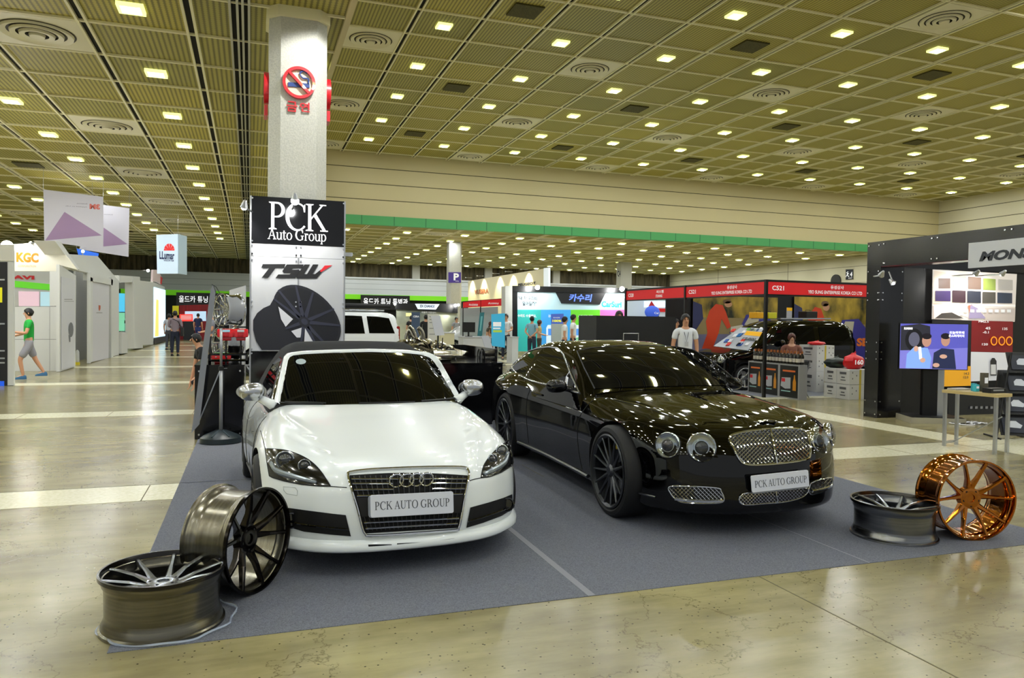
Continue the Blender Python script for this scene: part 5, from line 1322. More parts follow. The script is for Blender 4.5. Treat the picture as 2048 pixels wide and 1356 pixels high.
a = yp(1592, 648, 15.2); t = top('price_card', (a.x, 15.45, 1.70), 'white and yellow price card standing on the van roof', 'card'); b = MB(); b.box((-.08, 0, 0), (.08, .01, .28)); b.build('card', WHP, t); b = MB(); b.box((-.08, -.004, .20), (.08, 0, .28)); b.build('price_band', PYEL, t)
# bottle counter
CXp = 10.72; pC = Pl((CXp, 13.0, 0), (0, -1, 0)); cu = [pC.px(*z4(x, 900))[0] for x in (1010, 1110, 1220, 1360)]
ctop = pC.px(*z4(1290, 780))[1]
t = top('bottle_counter', (CXp, 13.0, 0), 'low grey-framed counter of black bottle posters under the row of bottles', 'counter')
b = MB(); p0, p1 = pC.p(cu[0], 0)-t.location, pC.p(cu[3], 0)-t.location; b.box((0, p1.y, 0), (.20, p0.y, ctop)); b.build('body', mat('counter_grey', '9a9b9d', .4, .3), t)
BP = mat('poster_black', '101112', .4); AMB = mat('bottle_amber', 'd08a28', .3, .2); SIL2 = mat('print_silver', 'a9abb0', .5); ORG = mat('print_orange', 'd0662a', .5)
for a, c in ((cu[0], cu[1]), (cu[1], cu[2]), (cu[2], cu[3])):
    w_ = c-a; f_ = lambda pts: [(a+w_*(.06+.88*x), ctop*y) for x, y in pts]
    decal(pC, 'poster', [f_(rect(0, .04, 1, .96))], BP, t, 1); decal(pC, 'printed_strip', [f_(rect(.15, .78, .85, .83))], ORG, t, 2)
    decal(pC, 'printed_bottle', [f_([(.72, .25), (.72, .5), (.77, .6), (.78, .7), (.84, .7), (.85, .6), (.9, .5), (.9, .25)])], AMB, t, 2)
    decal(pC, 'printed_car', [f_([(.05, .35), (.1, .6), (.6, .62), (.6, .3), (.3, .28)])], SIL2, t, 2); decal(pC, 'printed_mark', [f_(rect(.1, .48, .3, .58))], PRED, t, 3); decal(pC, 'printed_strip', [f_(rect(.08, .2, .6, .23))], mat('print_cyan', '8fb9b9', .5), t, 3)
BK = mat('bottle_dark', '141210', .2, .2, .5); CAP = mat('bottle_copper', 'c07848', .25, .7); LBL = mat('bottle_label', 'b9b2a6', .5)
bproto = None; nb = 0
ub = [pC.px(*z4(x, 770))[0] for x in (1035, 1350)]
for k in range(14):
    for r_ in range(2):
        y = pC.p(ub[0]+(ub[1]-ub[0])*(k+.5)/14, 0).y; loc_ = (CXp+.055+.095*r_, y-.0, ctop+.001)
        if bproto is None:
            bproto = empty('bottle', loc_); b = MB(); b.lathe([(0, 0), (.035, 0), (.038, .02), (.038, .17), (.028, .21), (.016, .235), (.016, .26), (0, .26)], 14); b.build('glass_body', BK, bproto)
            b = MB(); b.lathe([(.019, .235), (.02, .285), (0, .285)], 12); b.build('cap', CAP, bproto); b = MB(); b.lathe([(.0385, .05), (.0385, .13)], 14); b.build('label_band', LBL, bproto)
            o = bproto
        else: o = copy_tree(bproto)
        o.location = loc_; o.rotation_euler.z = random.random(); tag(o, 'dark bottle with copper cap in the %s row on the bottle counter' % ('front' if r_ == 0 else 'back'), 'bottle', 'bottles in the %s row on the counter' % ('front' if r_ == 0 else 'back'))
        sc_ = (pC.px(*z4(1290, 690))[1]-ctop)/.285; o.scale = (1.15, 1.15, max(.8, min(1.6, sc_)))
# boxes
def cardbox(px, py, Yc, w_, d_, h_, z, lab, yel=True, dims=None):
    pass
WB = mat('white_carton', 'cfcfcb', .6); TAPEY = mat('yellow_tape', 'c9b23a', .5); PRNT = mat('carton_print', '5a5a5c', .6)
def carton(x, y, z, w_, d_, h_, lab):
    t = top('carton_box', (x, y, z), lab, 'box', None); b = MB(); b.box((0, 0, 0), (w_, d_, h_), .006); b.build('carton', WB, t)
    b = MB(); b.box((-.002, d_*.25, h_*.66), (0, d_*.75, h_*.82)); b.box((-.002, d_*.36, h_*.42), (0, d_*.64, h_*.50)); b.box((-.002, d_*.3, h_*.24), (0, d_*.7, h_*.30)); b.build('print', PRNT, t)
    b = MB(); b.box((w_*.44, -.002, 0), (w_*.53, 0, h_*1.0)); b.build('tape', TAPEY, t)
    b = MB()
    for i, (a, c) in enumerate(((.12, .75), (.12, .35), (.68, .75), (.68, .4), (.9, .75), (.9, .35), (.3, .55), (.8, .2))): b.box((w_*a, -.002, h_*c), (w_*a+.02, 0, h_*c+.03))
    b.build('print_mark', PRNT, t)
    return t
bx = fl(1698, 800); X0b, Y0b = bx.x, bx.y
hb = (fl(1698, 800, 0), ); 
zc = xp(1699, 739, X0b).z/2
wb_ = yp(1742, 797, Y0b).x-X0b
da_ = xp(1672, 790, X0b).y-Y0b
carton(X0b, Y0b, 0, wb_, da_*.98, zc*.98, 'lower white carton nearest the corner of the stack beside the black van'); carton(X0b, Y0b, zc, wb_, da_*.98, zc*.98, 'upper white carton nearest the corner, red bag on top')
carton(X0b, Y0b+da_, 0, wb_, da_*.98, zc*.98, 'lower white carton left of the corner stack, nearest the van wheel'); carton(X0b, Y0b+da_, zc, wb_, da_*.98, zc*.98, 'upper white carton left of the corner stack, dark bag on top')
carton(X0b+wb_+.05, Y0b+.9, 0, .55, .5, zc*1.6, 'plain white carton behind the stack at its right'); 
xb2 = X0b+.55
carton(xb2, Y0b+1.6, 0, .50, .6, zc*1.5, 'tall white carton behind the corner stack, lowest of its pile'); carton(xb2, Y0b+1.6, zc*1.5, .50, .6, zc*.95, 'white carton in the middle of the rear pile'); carton(xb2, Y0b+1.6, zc*2.45, .50, .6, zc*.95, 'white carton on top of the rear pile under red plastic')
def bag(c, r, m, lab, sc=(1, 1, 1), seed=1):
    random.seed(seed); t = top('plastic_bag', c, lab, 'bag'); b = MB(); rows = []
    for i in range(9):
        f_ = i/8; rr = r*(.75+.5*math.sin(PI*min(f_*1.1, 1))**.8) if f_ < .8 else r*(.5-.35*(f_-.8)/.2); rows.append([((rr+random.uniform(-.12, .12)*r)*math.cos(2*PI*k/14)*sc[0], (rr+random.uniform(-.1, .1)*r)*math.sin(2*PI*k/14)*sc[1], f_*r*2*sc[2]) for k in range(14)])
    b.grid(rows, True, True); b.f([b.v(p) for p in rows[-1]]); b.build('bag_body', m, t)
    b = MB(); b.tube([(0, -.02, r*1.95*sc[2]), (.02, -.03, r*2.2*sc[2]), (.06, -.01, r*1.95*sc[2])], .008, 5); b.build('bag_knot', m, t); return t
RB = mat('red_plastic_bag', 'd4141e', .3); DB = mat('dark_green_bag', '10201c', .3)
t = bag((X0b+.30, Y0b+.22, zc*2), .17, RB, 'bright red plastic bag with white lettering on the corner carton', (1.1, .9, 1), 2)
pt = Pl((X0b+.14, Y0b+.22-.215, zc*2+.1), (1, 0, 0)); text('bag_lettering', '160', pt, 0, 0, .22, .10, WHT, t, .002, bold=.03)
bag((X0b+.26, Y0b+da_+.30, zc*2), .15, DB, 'dark green plastic bag slumped on the left carton', (1.4, 1.2, .8), 5)
bag((xb2+.15, Y0b+1.8, zc*3.4), .10, RB, 'small red plastic bag on the rear pile of cartons', (1.8, 1.4, .5), 7)
# folding chair
c = fl(1608, 797); t = top('folding_chair', (c.x, c.y+.1, 0), 'grey folding chair beside the bottle counter', 'chair'); TB = mat('chair_tube', '8d8f92', .3, .8)
for s_ in (0, .42):
    b = MB(); b.tube([(-.22, s_, .0), (.12, s_, .45), (.22, s_, .78)], .012, 8); b.build('leg', TB, t); b = MB(); b.tube([(.22, s_, 0), (-.16, s_, .45)], .012, 8); b.build('leg', TB, t)
b = MB(); b.obox((-.02, .21, .45), (.38, .40, .02), bev=.008); b.build('seat', mat('chair_seat', '2e2f33', .6), t); b = MB(); b.obox((.205, .21, .70), (.02, .40, .16), bev=.008); b.build('backrest', MATS['chair_seat'], t)

# ------------------------------------------------------------------ black truss booth at the right
SX, SY = 10.02, 9.95
BT = mat('black_truss_panel', '0a0a0c', .14, spec=.6); sX = Pl((SX, SY, 0), (0, -1, 0)); sY = Pl((SX, SY, 0), (1, 0, 0))
t = top('truss_booth', (SX, SY, 0), 'black panelled truss booth with grey name board at the right', 'booth'); HB = sX.px(1757, 483)[1]
zl = sX.px(*z5(450, 208))[1]
xr = sY.px(*z5(489, 600))[0]; yl = sX.px(*z5(418, 600))[0]
b = MB(); b.box((0, 0, 0), (max(xr, .3), .30, HB)); b.build('pillar', BT, t)
hbm = .42
b = MB(); b.box((.0, -6.0, HB-hbm), (.30, 0, HB)); b.build('header_beam', BT, t)
b = MB(); b.box((0.30, .02, HB-hbm), (4.5, .28, HB)); b.build('header_beam', BT, t)
b = MB(); b.box((.01, -6, HB-hbm-.012), (.29, -.0, HB-hbm-.002)); b.build('beam_underside', mat('dark_red_underside', '4a0b12', .25), t)
b = MB()
for z in (.06, .28, 1.0, 1.12, 1.28, 2.0, 2.12, HB-.5, HB-.06):
    b.cyl((-.012, .04, z), .012, .014, 8, 'x'); b.cyl((-.012, .26, z), .012, .014, 8, 'x'); b.cyl((.05, -.012, z), .012, .014, 8, 'y'); b.cyl((max(xr, .3)-.05, -.012, z), .012, .014, 8, 'y')
for y in (-.06, -1.0, -1.1, -2.2, -2.3, -3.3, -3.4):
    for z in (HB-.05, HB-hbm+.05): b.cyl((-.012, y, z), .012, .014, 8, 'x')
tag(b.build('bolt', BOLT, t), kind='stuff')
yb0 = sX.px(*z5(893, 200))[0]; vb1 = sX.px(*z5(893, 138))[1]; vb0 = sX.px(*z5(893, 285))[1]
nb_ = top('name_board', sX.p(yb0, 0, .05), 'white board with black slanted letters MONS on the black truss beam', 'sign')
slab('board', sX, rect(yb0, vb0, yb0+2.6, vb1), .03, mat('name_board_grey', 'c3c6c9', .5, emit='ffffff', es=.06), nb_, .06)
u_a = sX.px(*z5(957, 250))[0]; u_b = sX.px(*z5(1203, 250))[0]; v_a, v_b = sX.px(*z5(1000, 243))[1], sX.px(*z5(1000, 185))[1]
text('board_lettering', 'MONSTER', sX, u_a, v_a, u_a+(u_b-u_a)*2.0, v_b+.0, INK, nb_, .066, bold=.05, shear=.25)
# back wall, posters
qY = Pl((SX, SY+.05, 0), (1, 0, 0))
uv = pxp(qY, z5, [(652, 295), (1138, 320), (1115, 960), (640, 590)]); u0, u1 = uv[0][0], uv[1][0]
b = MB(); b.box((.30, .06, 0), (4.2, .28, HB-.42)); b.build('back_panel', mat('black_matt_panel', '0b0b0d', .5), t)
pw = top('poster_wall', (SX, SY-.0, 0), 'bright backlit picture wall of car photos above red and white print', 'poster')
LIT = lambda n, c, e=.5: mat(n, c, .5, emit=c, es=e)
v = lambda x, y: qY.px(*z5(x, y))[1]
def Q(pts): return [qY.px(*z5(*p)) for p in pts]
qn = .06
slab('sheet', qY, Q([(645, 293), (1138, 320), (1125, 600), (640, 585)]), .012, LIT('poster_cream_lit', 'd2cac2', .35), pw, .075)
slab('sheet', qY, Q([(872, 592), (1115, 598), (1112, 780), (868, 775)]), .012, LIT('poster_dark_red', '6e1216', .35), pw, .075)
slab('sheet', qY, Q([(868, 776), (1112, 782), (1105, 940), (864, 950)]), .012, LIT('poster_light_grey', 'c9cacc', .3), pw, .075)
slab('sheet', qY, Q([(622, 868), (868, 860), (868, 975), (622, 982)]), .012, LIT('poster_yellow', 'e0a022', .3), pw, .075)
slab('sheet', qY, Q([(640, 588), (872, 592), (872, 868), (640, 868)]), .012, mat('poster_dark', '1c1a1c', .4), pw, .074)
cc = [('5b4a44', [(675, 345), (745, 345), (745, 405), (675, 405)]), ('9fae9a', [(762, 330), (838, 335), (838, 405), (762, 402)]), ('6d5a50', [(850, 335), (925, 340), (925, 410), (850, 408)]), ('8a9a4c', [(938, 345), (1010, 350), (1010, 415), (938, 412)]), ('aba6a0', [(1025, 350), (1110, 355), (1110, 415), (1025, 413)]),
      ('3b2a5a', [(655, 418), (745, 418), (745, 480), (655, 478)]), ('37212a', [(755, 415), (833, 418), (833, 488), (755, 485)]), ('2c2f3c', [(842, 418), (922, 422), (922, 490), (842, 488)]), ('4a4640', [(932, 425), (1008, 427), (1008, 490), (932, 490)]), ('333a4a', [(1018, 428), (1105, 432), (1105, 492), (1018, 490)])]
for i, (c_, p) in enumerate(cc): decal(qY, 'printed_photo', [Q(p)], LIT('print_'+c_, c_, .3), pw, i+1, .0012, .08)
decal(qY, 'printed_photo', [Q([(645, 500), (760, 490), (820, 560), (700, 582), (645, 580)])], LIT('print_f0e4dc', 'e8dcd4', .4), pw, 12, .001, .08)
decal(qY, 'printed_photo', [Q([(860, 500), (900, 520), (950, 580), (850, 580)])], LIT('print_8a7f9c', '8a7f9c', .5), pw, 13, .001, .08)
decal(qY, 'printed_arch', [Q([(650, 580), (690, 550), (750, 545), (820, 580)])], LIT('print_4a4440', '4a4440', .3), pw, 14, .001, .08)
for nm_, P_0, c_0 in (('printed_panel', [(650, 300), (720, 312), (760, 500), (640, 500)], 'cdbfae'), ('printed_band', [(640, 492), (1128, 500), (1128, 512), (640, 505)], 'f2ece4'), ('printed_road', [(950, 520), (1128, 520), (1125, 596), (940, 590)], 'b8aca4'), ('printed_rider', [(845, 505), (868, 498), (880, 520), (872, 545), (855, 548)], 'a86a50'), ('printed_wall', [(770, 512), (842, 508), (850, 575), (800, 560)], 'dfd6cc')): decal(qY, nm_, [Q(P_0)], LIT('print_'+c_0, c_0, .35), pw, 1 if nm_ != 'printed_rider' else 14, .001, .0785)
for k_ in range(9): decal(qY, 'printed_mark', [Q(rect(785+36*k_, 528, 808+36*k_, 545))], PW, pw, 18, .001, .08)
for x in (997, 1043, 1087): decal(qY, 'printed_dial', [Q(circ(x, 712, 20, 20, 27))], LIT('print_e08a1c', 'e08a1c', .6), pw, 15, .001, .08); decal(qY, 'printed_dial', [Q(circ(x, 712, 14, 16, 20))], LIT('poster_dark_red', '6e1216'), pw, 16, .001, .08)
q5 = lambda x, y: qY.px(*z5(x, y))
for s_, x0, y0, x1, y1 in (('PM2.5', 905, 604, 965, 594), ('45', 945, 645, 975, 630), ('-0.1', 930, 668, 965, 654), ('135', 1045, 648, 1075, 634), ('120', 925, 738, 960, 725)): a, c_ = q5(x0, y0), q5(x1, y1); text('poster_digits', s_, qY, a[0], a[1], c_[0], c_[1], PW, pw, .100)
decal(qY, 'printed_device', [Q([(975, 830), (985, 812), (1000, 812), (1012, 830), (1012, 915), (975, 915)])], mat('print_charcoal2', '2c2d30', .5), pw, 16, .001, .08)
decal(qY, 'printed_device', [Q(rect(978, 908, 1008, 850))], mat('print_offwhite', 'e4e4e4', .5), pw, 17, .001, .08)
for s_, x0, y0, x1, y1 in (('14.2', 820, 910, 850, 896), ('12.0', 815, 932, 845, 918)): a, c_ = q5(x0, y0), q5(x1, y1); text('poster_digits', s_, qY, a[0], a[1], c_[0], c_[1], INK, pw, .100)
lower = slab('sheet', qY, Q([(735, 985), (1100, 985), (1100, 1180), (735, 1170)]), .012, mat('poster_low_dark', '1a1b20', .4), pw, .07)
for k in range(7): a, c_ = q5(860+30*k, 1110), q5(875+30*k, 1095); decal(qY, 'printed_mark', [rect(a[0], a[1], c_[0], c_[1])], mat('print_grey', '8a8c90', .5), pw, 8, .001, .075)
# television on its stand
tc = fl(1842, 843); tvU = V((.90, -.43, 0)).normalized(); tvO = V((tc.x-.12, tc.y+.05, 0)); tvp = Pl(tvO, tvU)
t = top('television', tvp.O, 'flat television on a black stand showing two men in a garage', 'television'); tvq = [tvp.px(1800, 645), tvp.px(1937, 651), tvp.px(1933, 742), tvp.px(1800, 734)]
u0, u1 = (tvq[0][0]+tvq[3][0])/2, (tvq[1][0]+tvq[2][0])/2; v1, v0 = (tvq[0][1]+tvq[1][1])/2, (tvq[2][1]+tvq[3][1])/2
slab('bezel', tvp, rect(u0-.012, v0-.012, u1+.012, v1+.012), .04, GLOSSK, t, .0)
slab('screen', tvp, rect(u0, v0, u1, v1), .003, LIT('screen_violet', '4a4a9c', 1.1), t, .004)
T_ = lambda pts: [(u0+(x-480)/388*(u1-u0), v0+(860-y)/248*(v1-v0)) for x, y in pts]
def scr(n, pts, c_, l):
    for p_ in pts: decal(tvp, n, [T_(p_)], LIT('scr_'+c_, c_, 1.0), t, l, .001, .004)
scr('picture_car', [[(482, 625), (590, 612), (650, 625), (655, 700), (600, 760), (482, 760)]], '23232c', 1); scr('picture_wheel', [circ(560, 700, 52, 18, 62)], '0e0e12', 2); scr('picture_wheel', [circ(560, 698, 32, 18, 40)], '4c4c5c', 3)
scr('picture_floor', [[(480, 760), (868, 740), (868, 860), (480, 860)]], '6a68b4', 1)
scr('picture_man', [[(515, 858), (520, 780), (560, 740), (640, 745), (662, 800), (655, 858)]], '6f8fc8', 4); scr('picture_man', [[(668, 858), (675, 770), (720, 745), (790, 750), (805, 858)]], '1e2440', 4)
scr('picture_face', [circ(632, 705, 27, 14, 34), circ(740, 700, 26, 14, 34)], 'a07868', 5); scr('picture_hair', [circ(632, 680, 28, 12, 17), circ(740, 678, 28, 12, 17)], '141018', 6); scr('picture_hand', [circ(572, 750, 14, 10, 16), circ(612, 812, 16, 10, 14), circ(730, 790, 22, 10, 12), circ(690, 838, 20, 10, 12)], 'b08a78', 6)
scr('picture_phone', [[(585, 740), (600, 738), (608, 800), (592, 808)]], 'e6eaf2', 7)
a = T_([(760, 665)])[0]; c_ = T_([(845, 650)])[0]; text('caption', '오늘의주제', tvp, a[0], a[1], c_[0], c_[1], LIT('scr_white', 'ffffff', 1.2), t, .013); a = T_([(757, 683)])[0]; c_ = T_([(845, 668)])[0]; text('caption', '몬스터게이지', tvp, a[0], a[1], c_[0], c_[1], MATS['scr_white'], t, .013)
a = T_([(500, 645)])[0]; c_ = T_([(548, 632)])[0]; text('caption', 'RUNMAN', tvp, a[0], a[1], c_[0], c_[1], MATS['scr_white'], t, .013)
um = (u0+u1)/2; b = MB(); P = lambda u, v, n: tvp.p(u, v, n)-t.location
def tvbox(nm, ua, ub_, va, vb_, n0, n1, m): b = MB(); b.prism([P(ua, va, n0), P(ub_, va, n0), P(ub_, vb_, n0), P(ua, vb_, n0)], -tvp.N*(n1)); b.build(nm, m, t)
tvbox('stand_column', um-.13, um+.10, .10, v1-.3, -.042, .10, SATIN); tvbox('stand_side', um+.10, um+.20, .10, v0+.1, -.045, .10, STEEL); tvbox('base', um-.42, um+.42, 0, .09, .25, .62, mat('base_cream', 'b0ab96', .4, .2)); tvbox('base_top', um-.40, um+.40, .09, .10, .23, .58, SATIN)
nest(t, 'screen', ('picture_car', 'picture_wheel', 'picture_floor', 'picture_man', 'picture_face', 'picture_hair', 'picture_hand', 'picture_phone', 'caption'))
# table, chair, things on it, cables, rack
pT = Pl((0, 0, .74), (1, 0, 0), (0, 1, 0))
a, c_ = fl(1884, 779, .74), fl(1995, 789, .74)
t = top('folding_table', (a.x, a.y, 0), 'narrow cream-topped table with steel legs in the black booth', 'table'); W2 = .32; dv = (c_-a); du = dv.normalized(); dn = V((-du.y, du.x, 0))*1.0
if dn.x < 0: dn = -dn
b = MB(); b.prism([V((0, 0, .70)), dv+V((0, 0, -.04)) if 0 else V((dv.x, dv.y, .70)), V((dv.x, dv.y, .70))+dn*W2, V((0, 0, .70))+dn*W2], (0, 0, .04)); b.build('tabletop', mat('cream_tabletop', 'c8b27a', .4), t)
for q in (V((0, 0, 0))+du*.03+dn*.03, dv-du*.03+dn*.03, dv-du*.03+dn*(W2-.03), du*.03+dn*(W2-.03)): b = MB(); b.bar((q.x, q.y, 0), (q.x, q.y, .70), .035); b.build('leg', STEEL, t)
b = MB(); b.bar((du*.03+dn*.03)+V((0, 0, .05)), (du*.03+dn*(W2-.03))+V((0, 0, .05)), .03); b.bar((du*.05+dn*.2)+V((0, 0, .05)), dv-du*.05+dn*.2+V((0, 0, .45)), .012); b.build('brace', STEEL, t)
tb = lambda f_, g_: V((a.x, a.y, .741))+dv*f_+dn*g_
for i, (f_, g_, s_, c2, lab) in enumerate(((.42, .2, (.05, .05, .10), '2aa0b4', 'small teal packet on the cream table'), (.50, .15, (.06, .05, .09), '3fb6c8', 'bright turquoise box on the cream table'), (.56, .25, (.08, .06, .24), '5a5446', 'tall dark pack standing on the cream table'), (.78, .2, (.26, .12, .06), '101113', 'black gadget box on the cream table'), (.15, .2, (.26, .14, .02), 'b4b0a6', 'flat pale leaflets on the cream table'))):
    p = tb(f_, g_); t2 = top('packet', p, lab, 'packet'); b = MB(); b.obox((0, 0, s_[2]/2), s_, bev=.004); b.build('box_body', pm('pk_'+c2, c2, .4), t2)
    if s_[2] > .05: b = MB(); b.obox((0, -s_[1]/2-.001, s_[2]*.6), (s_[0]*.7, .002, s_[2]*.3)); b.build('print', PW if c2 != '101113' else STEEL, t2)
p = fl(1990, 862)+V((.6, .25, 0)); t = top('chair', (p.x, p.y, 0), 'black plastic chair behind the cream table', 'chair'); b = MB()
g_ = [[(x*.24*(1-.15*k/5), -.02-.10*(1-abs(x))*0+.06*x*x, .46+.44*k/5) for x in np.linspace(-1, 1, 9)] for k in range(6)]; b.grid(g_); o = b.build('backrest', SATIN, t); o.modifiers.new('s', 'SOLIDIFY').thickness = .02
b = MB(); b.obox((0, -.24, .45), (.46, .44, .03), bev=.01); b.build('seat', SATIN, t)
for x in (-.2, .2):
    for y in (-.42, -.06): b = MB(); b.tube([(x, y, 0), (x*.9, y, .44)], .012, 8); b.build('leg', STEEL, t)
# cables
random.seed(9); c = fl(1925, 847); t = top('cable_tangle', (c.x, c.y, 0), 'white cables and a power strip lying under the cream table', 'cable'); b = MB()
for k in range(5):
    pts = [(random.uniform(-.35, .35), random.uniform(-.2, .25), .012+.02*random.random()) for _ in range(7)]; b = MB(); b.tube(smoothpts(pts, 6), .007, 6); b.build('cable', PW if k % 2 == 0 else SATIN, t)
b = MB(); b.obox((-.1, 0, .03), (.3, .06, .04), bev=.008); b.build('power_strip', WHP, t)
# tiered brochure rack
cR = fl(2018, 876); t = top('brochure_rack', (cR.x, cR.y, 0), 'black tiered brochure rack with white car leaflets at the right edge', 'rack'); rp = Pl(cR+V((-.26, .12, 0)), V((.88, -.47, 0)))
pr = lambda u, v, n: rp.p(u, v, n)-t.location
for k in range(4):
    z0 = .06+k*.29; n0 = .16-.07*k
    b = MB(); b.prism([pr(.10+.06*k, z0, n0), pr(.48+.06*k, z0, n0), pr(.48+.06*k, z0+.27, n0-.13), pr(.10+.06*k, z0+.27, n0-.13)], V((0, 0, .012))-rp.N*.01); b.build('tray', SATIN, t)
    b = MB(); b.f([b.v(q_) for q_ in (pr(.14+.06*k, z0+.04, n0-.018+.014), pr(.44+.06*k, z0+.04, n0-.018+.014), pr(.44+.06*k, z0+.24, n0-.116+.014), pr(.14+.06*k, z0+.24, n0-.116+.014))]); b.build('leaflet', mat('leaflet_dark_blue', '1a1f2e', .4), t, recalc=False)
    b = MB(); f_ = lambda u, w_: pr(.14+.06*k+.30*u, z0+.04+.2*w_, n0-.018-.098*w_+.018)
    b.f([b.v(f_(*q_)) for q_ in ((.25, .35), (.75, .30), (.85, .5), (.72, .62), (.6, .78), (.38, .78), (.25, .6))]); b.build('printed_car', mat('leaflet_white', 'c8ccd4', .4), t, recalc=False)
b = MB(); b.bar(pr(.05, 0, .14), pr(.34, 1.2, -.14), .02); b.bar(pr(.46, 0, .14), pr(.72, 1.2, -.14), .02); b.bar(pr(.08, 0.01, .2), pr(.08, 0.01, -.3), .02); b.bar(pr(.52, 0.01, .2), pr(.52, 0.01, -.3), .02); b.bar(pr(.52, 0, -.28), pr(.70, 1.15, -.14), .02); b.build('frame', SATIN, t)

for o_ in list(scene.objects):
    if o_.parent is None and base(o_) in ('compact_van',): nest(o_, 'wheel', ('rim', 'brake_disc'))
    if o_.parent is None and base(o_) == 'exhibition_booth': nest(o_, 'fascia', ('booth_number', 'company_name'))
# ------------------------------------------------------------------ left aisle: white booths
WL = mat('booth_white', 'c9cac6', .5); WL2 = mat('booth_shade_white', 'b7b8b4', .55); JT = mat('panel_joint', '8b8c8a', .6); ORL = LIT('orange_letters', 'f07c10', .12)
pL = Pl((-4.86, 24, 0), (0, 1, 0)); pK = Pl((-5, 23.8, 0), (1, 0, 0)); pN = Pl((-5, 18.96, 0), (1, 0, 0))
t = top('booth_panel', (-6, 18.96, 0), 'white booth corner with tall black graphic panel at the left edge', 'booth')
slab('frame', pN, pxp(pN, None, [(-60, 500), (26, 500), (27, 771), (-60, 771)]), .12, WL, t); slab('fascia', pN, pxp(pN, None, [(-60, 489), (26, 489), (27, 522), (-60, 522)]), .10, mat('booth_cream', 'cfccc0', .5), t, .02)
slab('graphic', pN, pxp(pN, None, [(-60, 524), (15, 524), (15, 771), (-60, 771)]), .01, mat('graphic_black', '15161a', .4), t, .012)
decal(pN, 'printed_block', [pxp(pN, None, rect(-4, 575, 5, 605))], LIT('yellow_print', 'd8d018', .3), t, 2, .002, .014); decal(pN, 'printed_block', [pxp(pN, None, rect(-4, 762, 9, 772))], LIT('blue_print', '1c5ae0', .3), t, 2, .002, .014)
for y in (558, 646, 700, 715, 724): decal(pN, 'printed_line', [pxp(pN, None, rect(-4, y, 10, y+3))], STEEL, t, 2, .002, .014)
t = top('white_booth', (-5, 23.8, 0), 'white gabled booth with orange KGC letters over a wide window', 'booth')
slab('wall', pK, pxp(pK, zL, [(95, 668), (467, 668), (467, 1178), (95, 1180)]), .10, WL, t); slab('wall', pK, pxp(pK, zL, [(385, 395), (467, 400), (467, 666), (385, 666)]), .10, WL, t)
slab('sign_face', pK, pxp(pK, zL, [(88, 188), (425, 165), (600, 385), (467, 350), (467, 398), (88, 396)]), .10, mat('sign_cream', 'd8d4c2', .5), t)
for y in (668, 922): slab('joint', pK, pxp(pK, zL, rect(95, y, 467, y+4)), .004, JT, t, .003)
slab('joint', pK, pxp(pK, zL, rect(384, 668, 387, 1178)), .004, JT, t, .003)
a, c = pxp(pK, zL, [(128, 326), (300, 256)]); text('sign_lettering', 'KGC', pK, a[0], a[1], c[0], c[1], ORL, t, .01, bold=.05)
a, c = pxp(pK, zL, [(140, 362), (280, 350)]); text('sign_lettering', 'CORPORATION', pK, a[0], a[1], c[0], c[1], mat('faint_orange', 'd9b98a', .5), t, .01)
slab('side_wall', pL, pxp(pL, zL, [(468, 345), (595, 432), (590, 1136), (468, 1176)]), .08, WL, t, -.02)
slab('side_poster', pL, pxp(pL, zL, [(478, 440), (583, 462), (580, 1132), (478, 1160)]), .01, mat('poster_white_grey', 'c6c6ca', .5), t)
decal(pL, 'printed_feather', [pxp(pL, zL, circ(549, 850, 20, 14, 58)), pxp(pL, zL, [(530, 890), (545, 900), (545, 945), (535, 945)])], mat('feather_grey', '66686c', .6), t, 2, .002)
decal(pL, 'printed_line', [pxp(pL, zL, rect(497, 612, 560, 618)), pxp(pL, zL, rect(497, 628, 572, 632))], JT, t, 2, .002)
slab('gable_edge', pL, pxp(pL, zL, [(420, 163), (462, 166), (616, 388), (572, 368)]), .5, mat('gable_light', 'd9dad8', .5), t, .02)
pI = Pl((-5, 26.2, 0), (1, 0, 0))
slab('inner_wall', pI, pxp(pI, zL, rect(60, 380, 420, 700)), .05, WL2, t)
slab('inner_band', pI, pxp(pI, zL, [(60, 466), (420, 500), (420, 548), (60, 515)]), .01, LIT('lime_print', '58b822', .35), t, .02)
a, c = pxp(pI, zL, [(98, 458), (268, 432)]); text('inner_lettering', 'AVI', pI, a[0], a[1], c[0], c[1], mat('print_red_l', 'b81c22', .5), t, .02, bold=.06)
slab('inner_screen', pI, pxp(pI, zL, [(145, 552), (305, 555), (305, 672), (148, 670)]), .02, LIT('screen_pink', 'd9b9c6', .35), t, .03); slab('inner_screen', pI, pxp(pI, zL, [(315, 556), (392, 558), (392, 672), (315, 672)]), .02, LIT('screen_pale', 'a9ccd9', .35), t, .03)
t = top('white_booth', (-4.9, 26.5, 0), 'second white gabled booth with a tall double-door panel and small red crest', 'booth')
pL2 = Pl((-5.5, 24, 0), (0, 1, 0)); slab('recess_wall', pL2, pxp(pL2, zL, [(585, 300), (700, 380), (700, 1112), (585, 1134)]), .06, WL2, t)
slab('gable', pL, pxp(pL, zL, [(545, 265), (762, 280), (922, 468), (690, 468), (690, 410), (600, 390)]), .15, WL, t, -.02)
slab('door_header', pL, pxp(pL, zL, [(684, 405), (862, 462), (860, 505), (684, 472)]), .10, WL, t, .06)
slab('door_panel', pL, pxp(pL, zL, [(704, 476), (847, 506), (842, 1070), (704, 1102)]), .04, mat('door_pale', 'c4c3c8', .5), t, .0)
for x0, x1 in ((685, 703), (848, 864)): slab('door_post', pL, pxp(pL, zL, [(x0, 440), (x1, 450), (x1, 1085 if x0 < 700 else 1066), (x0, 1110 if x0 < 700 else 1070)]), .10, WL, t, .06)
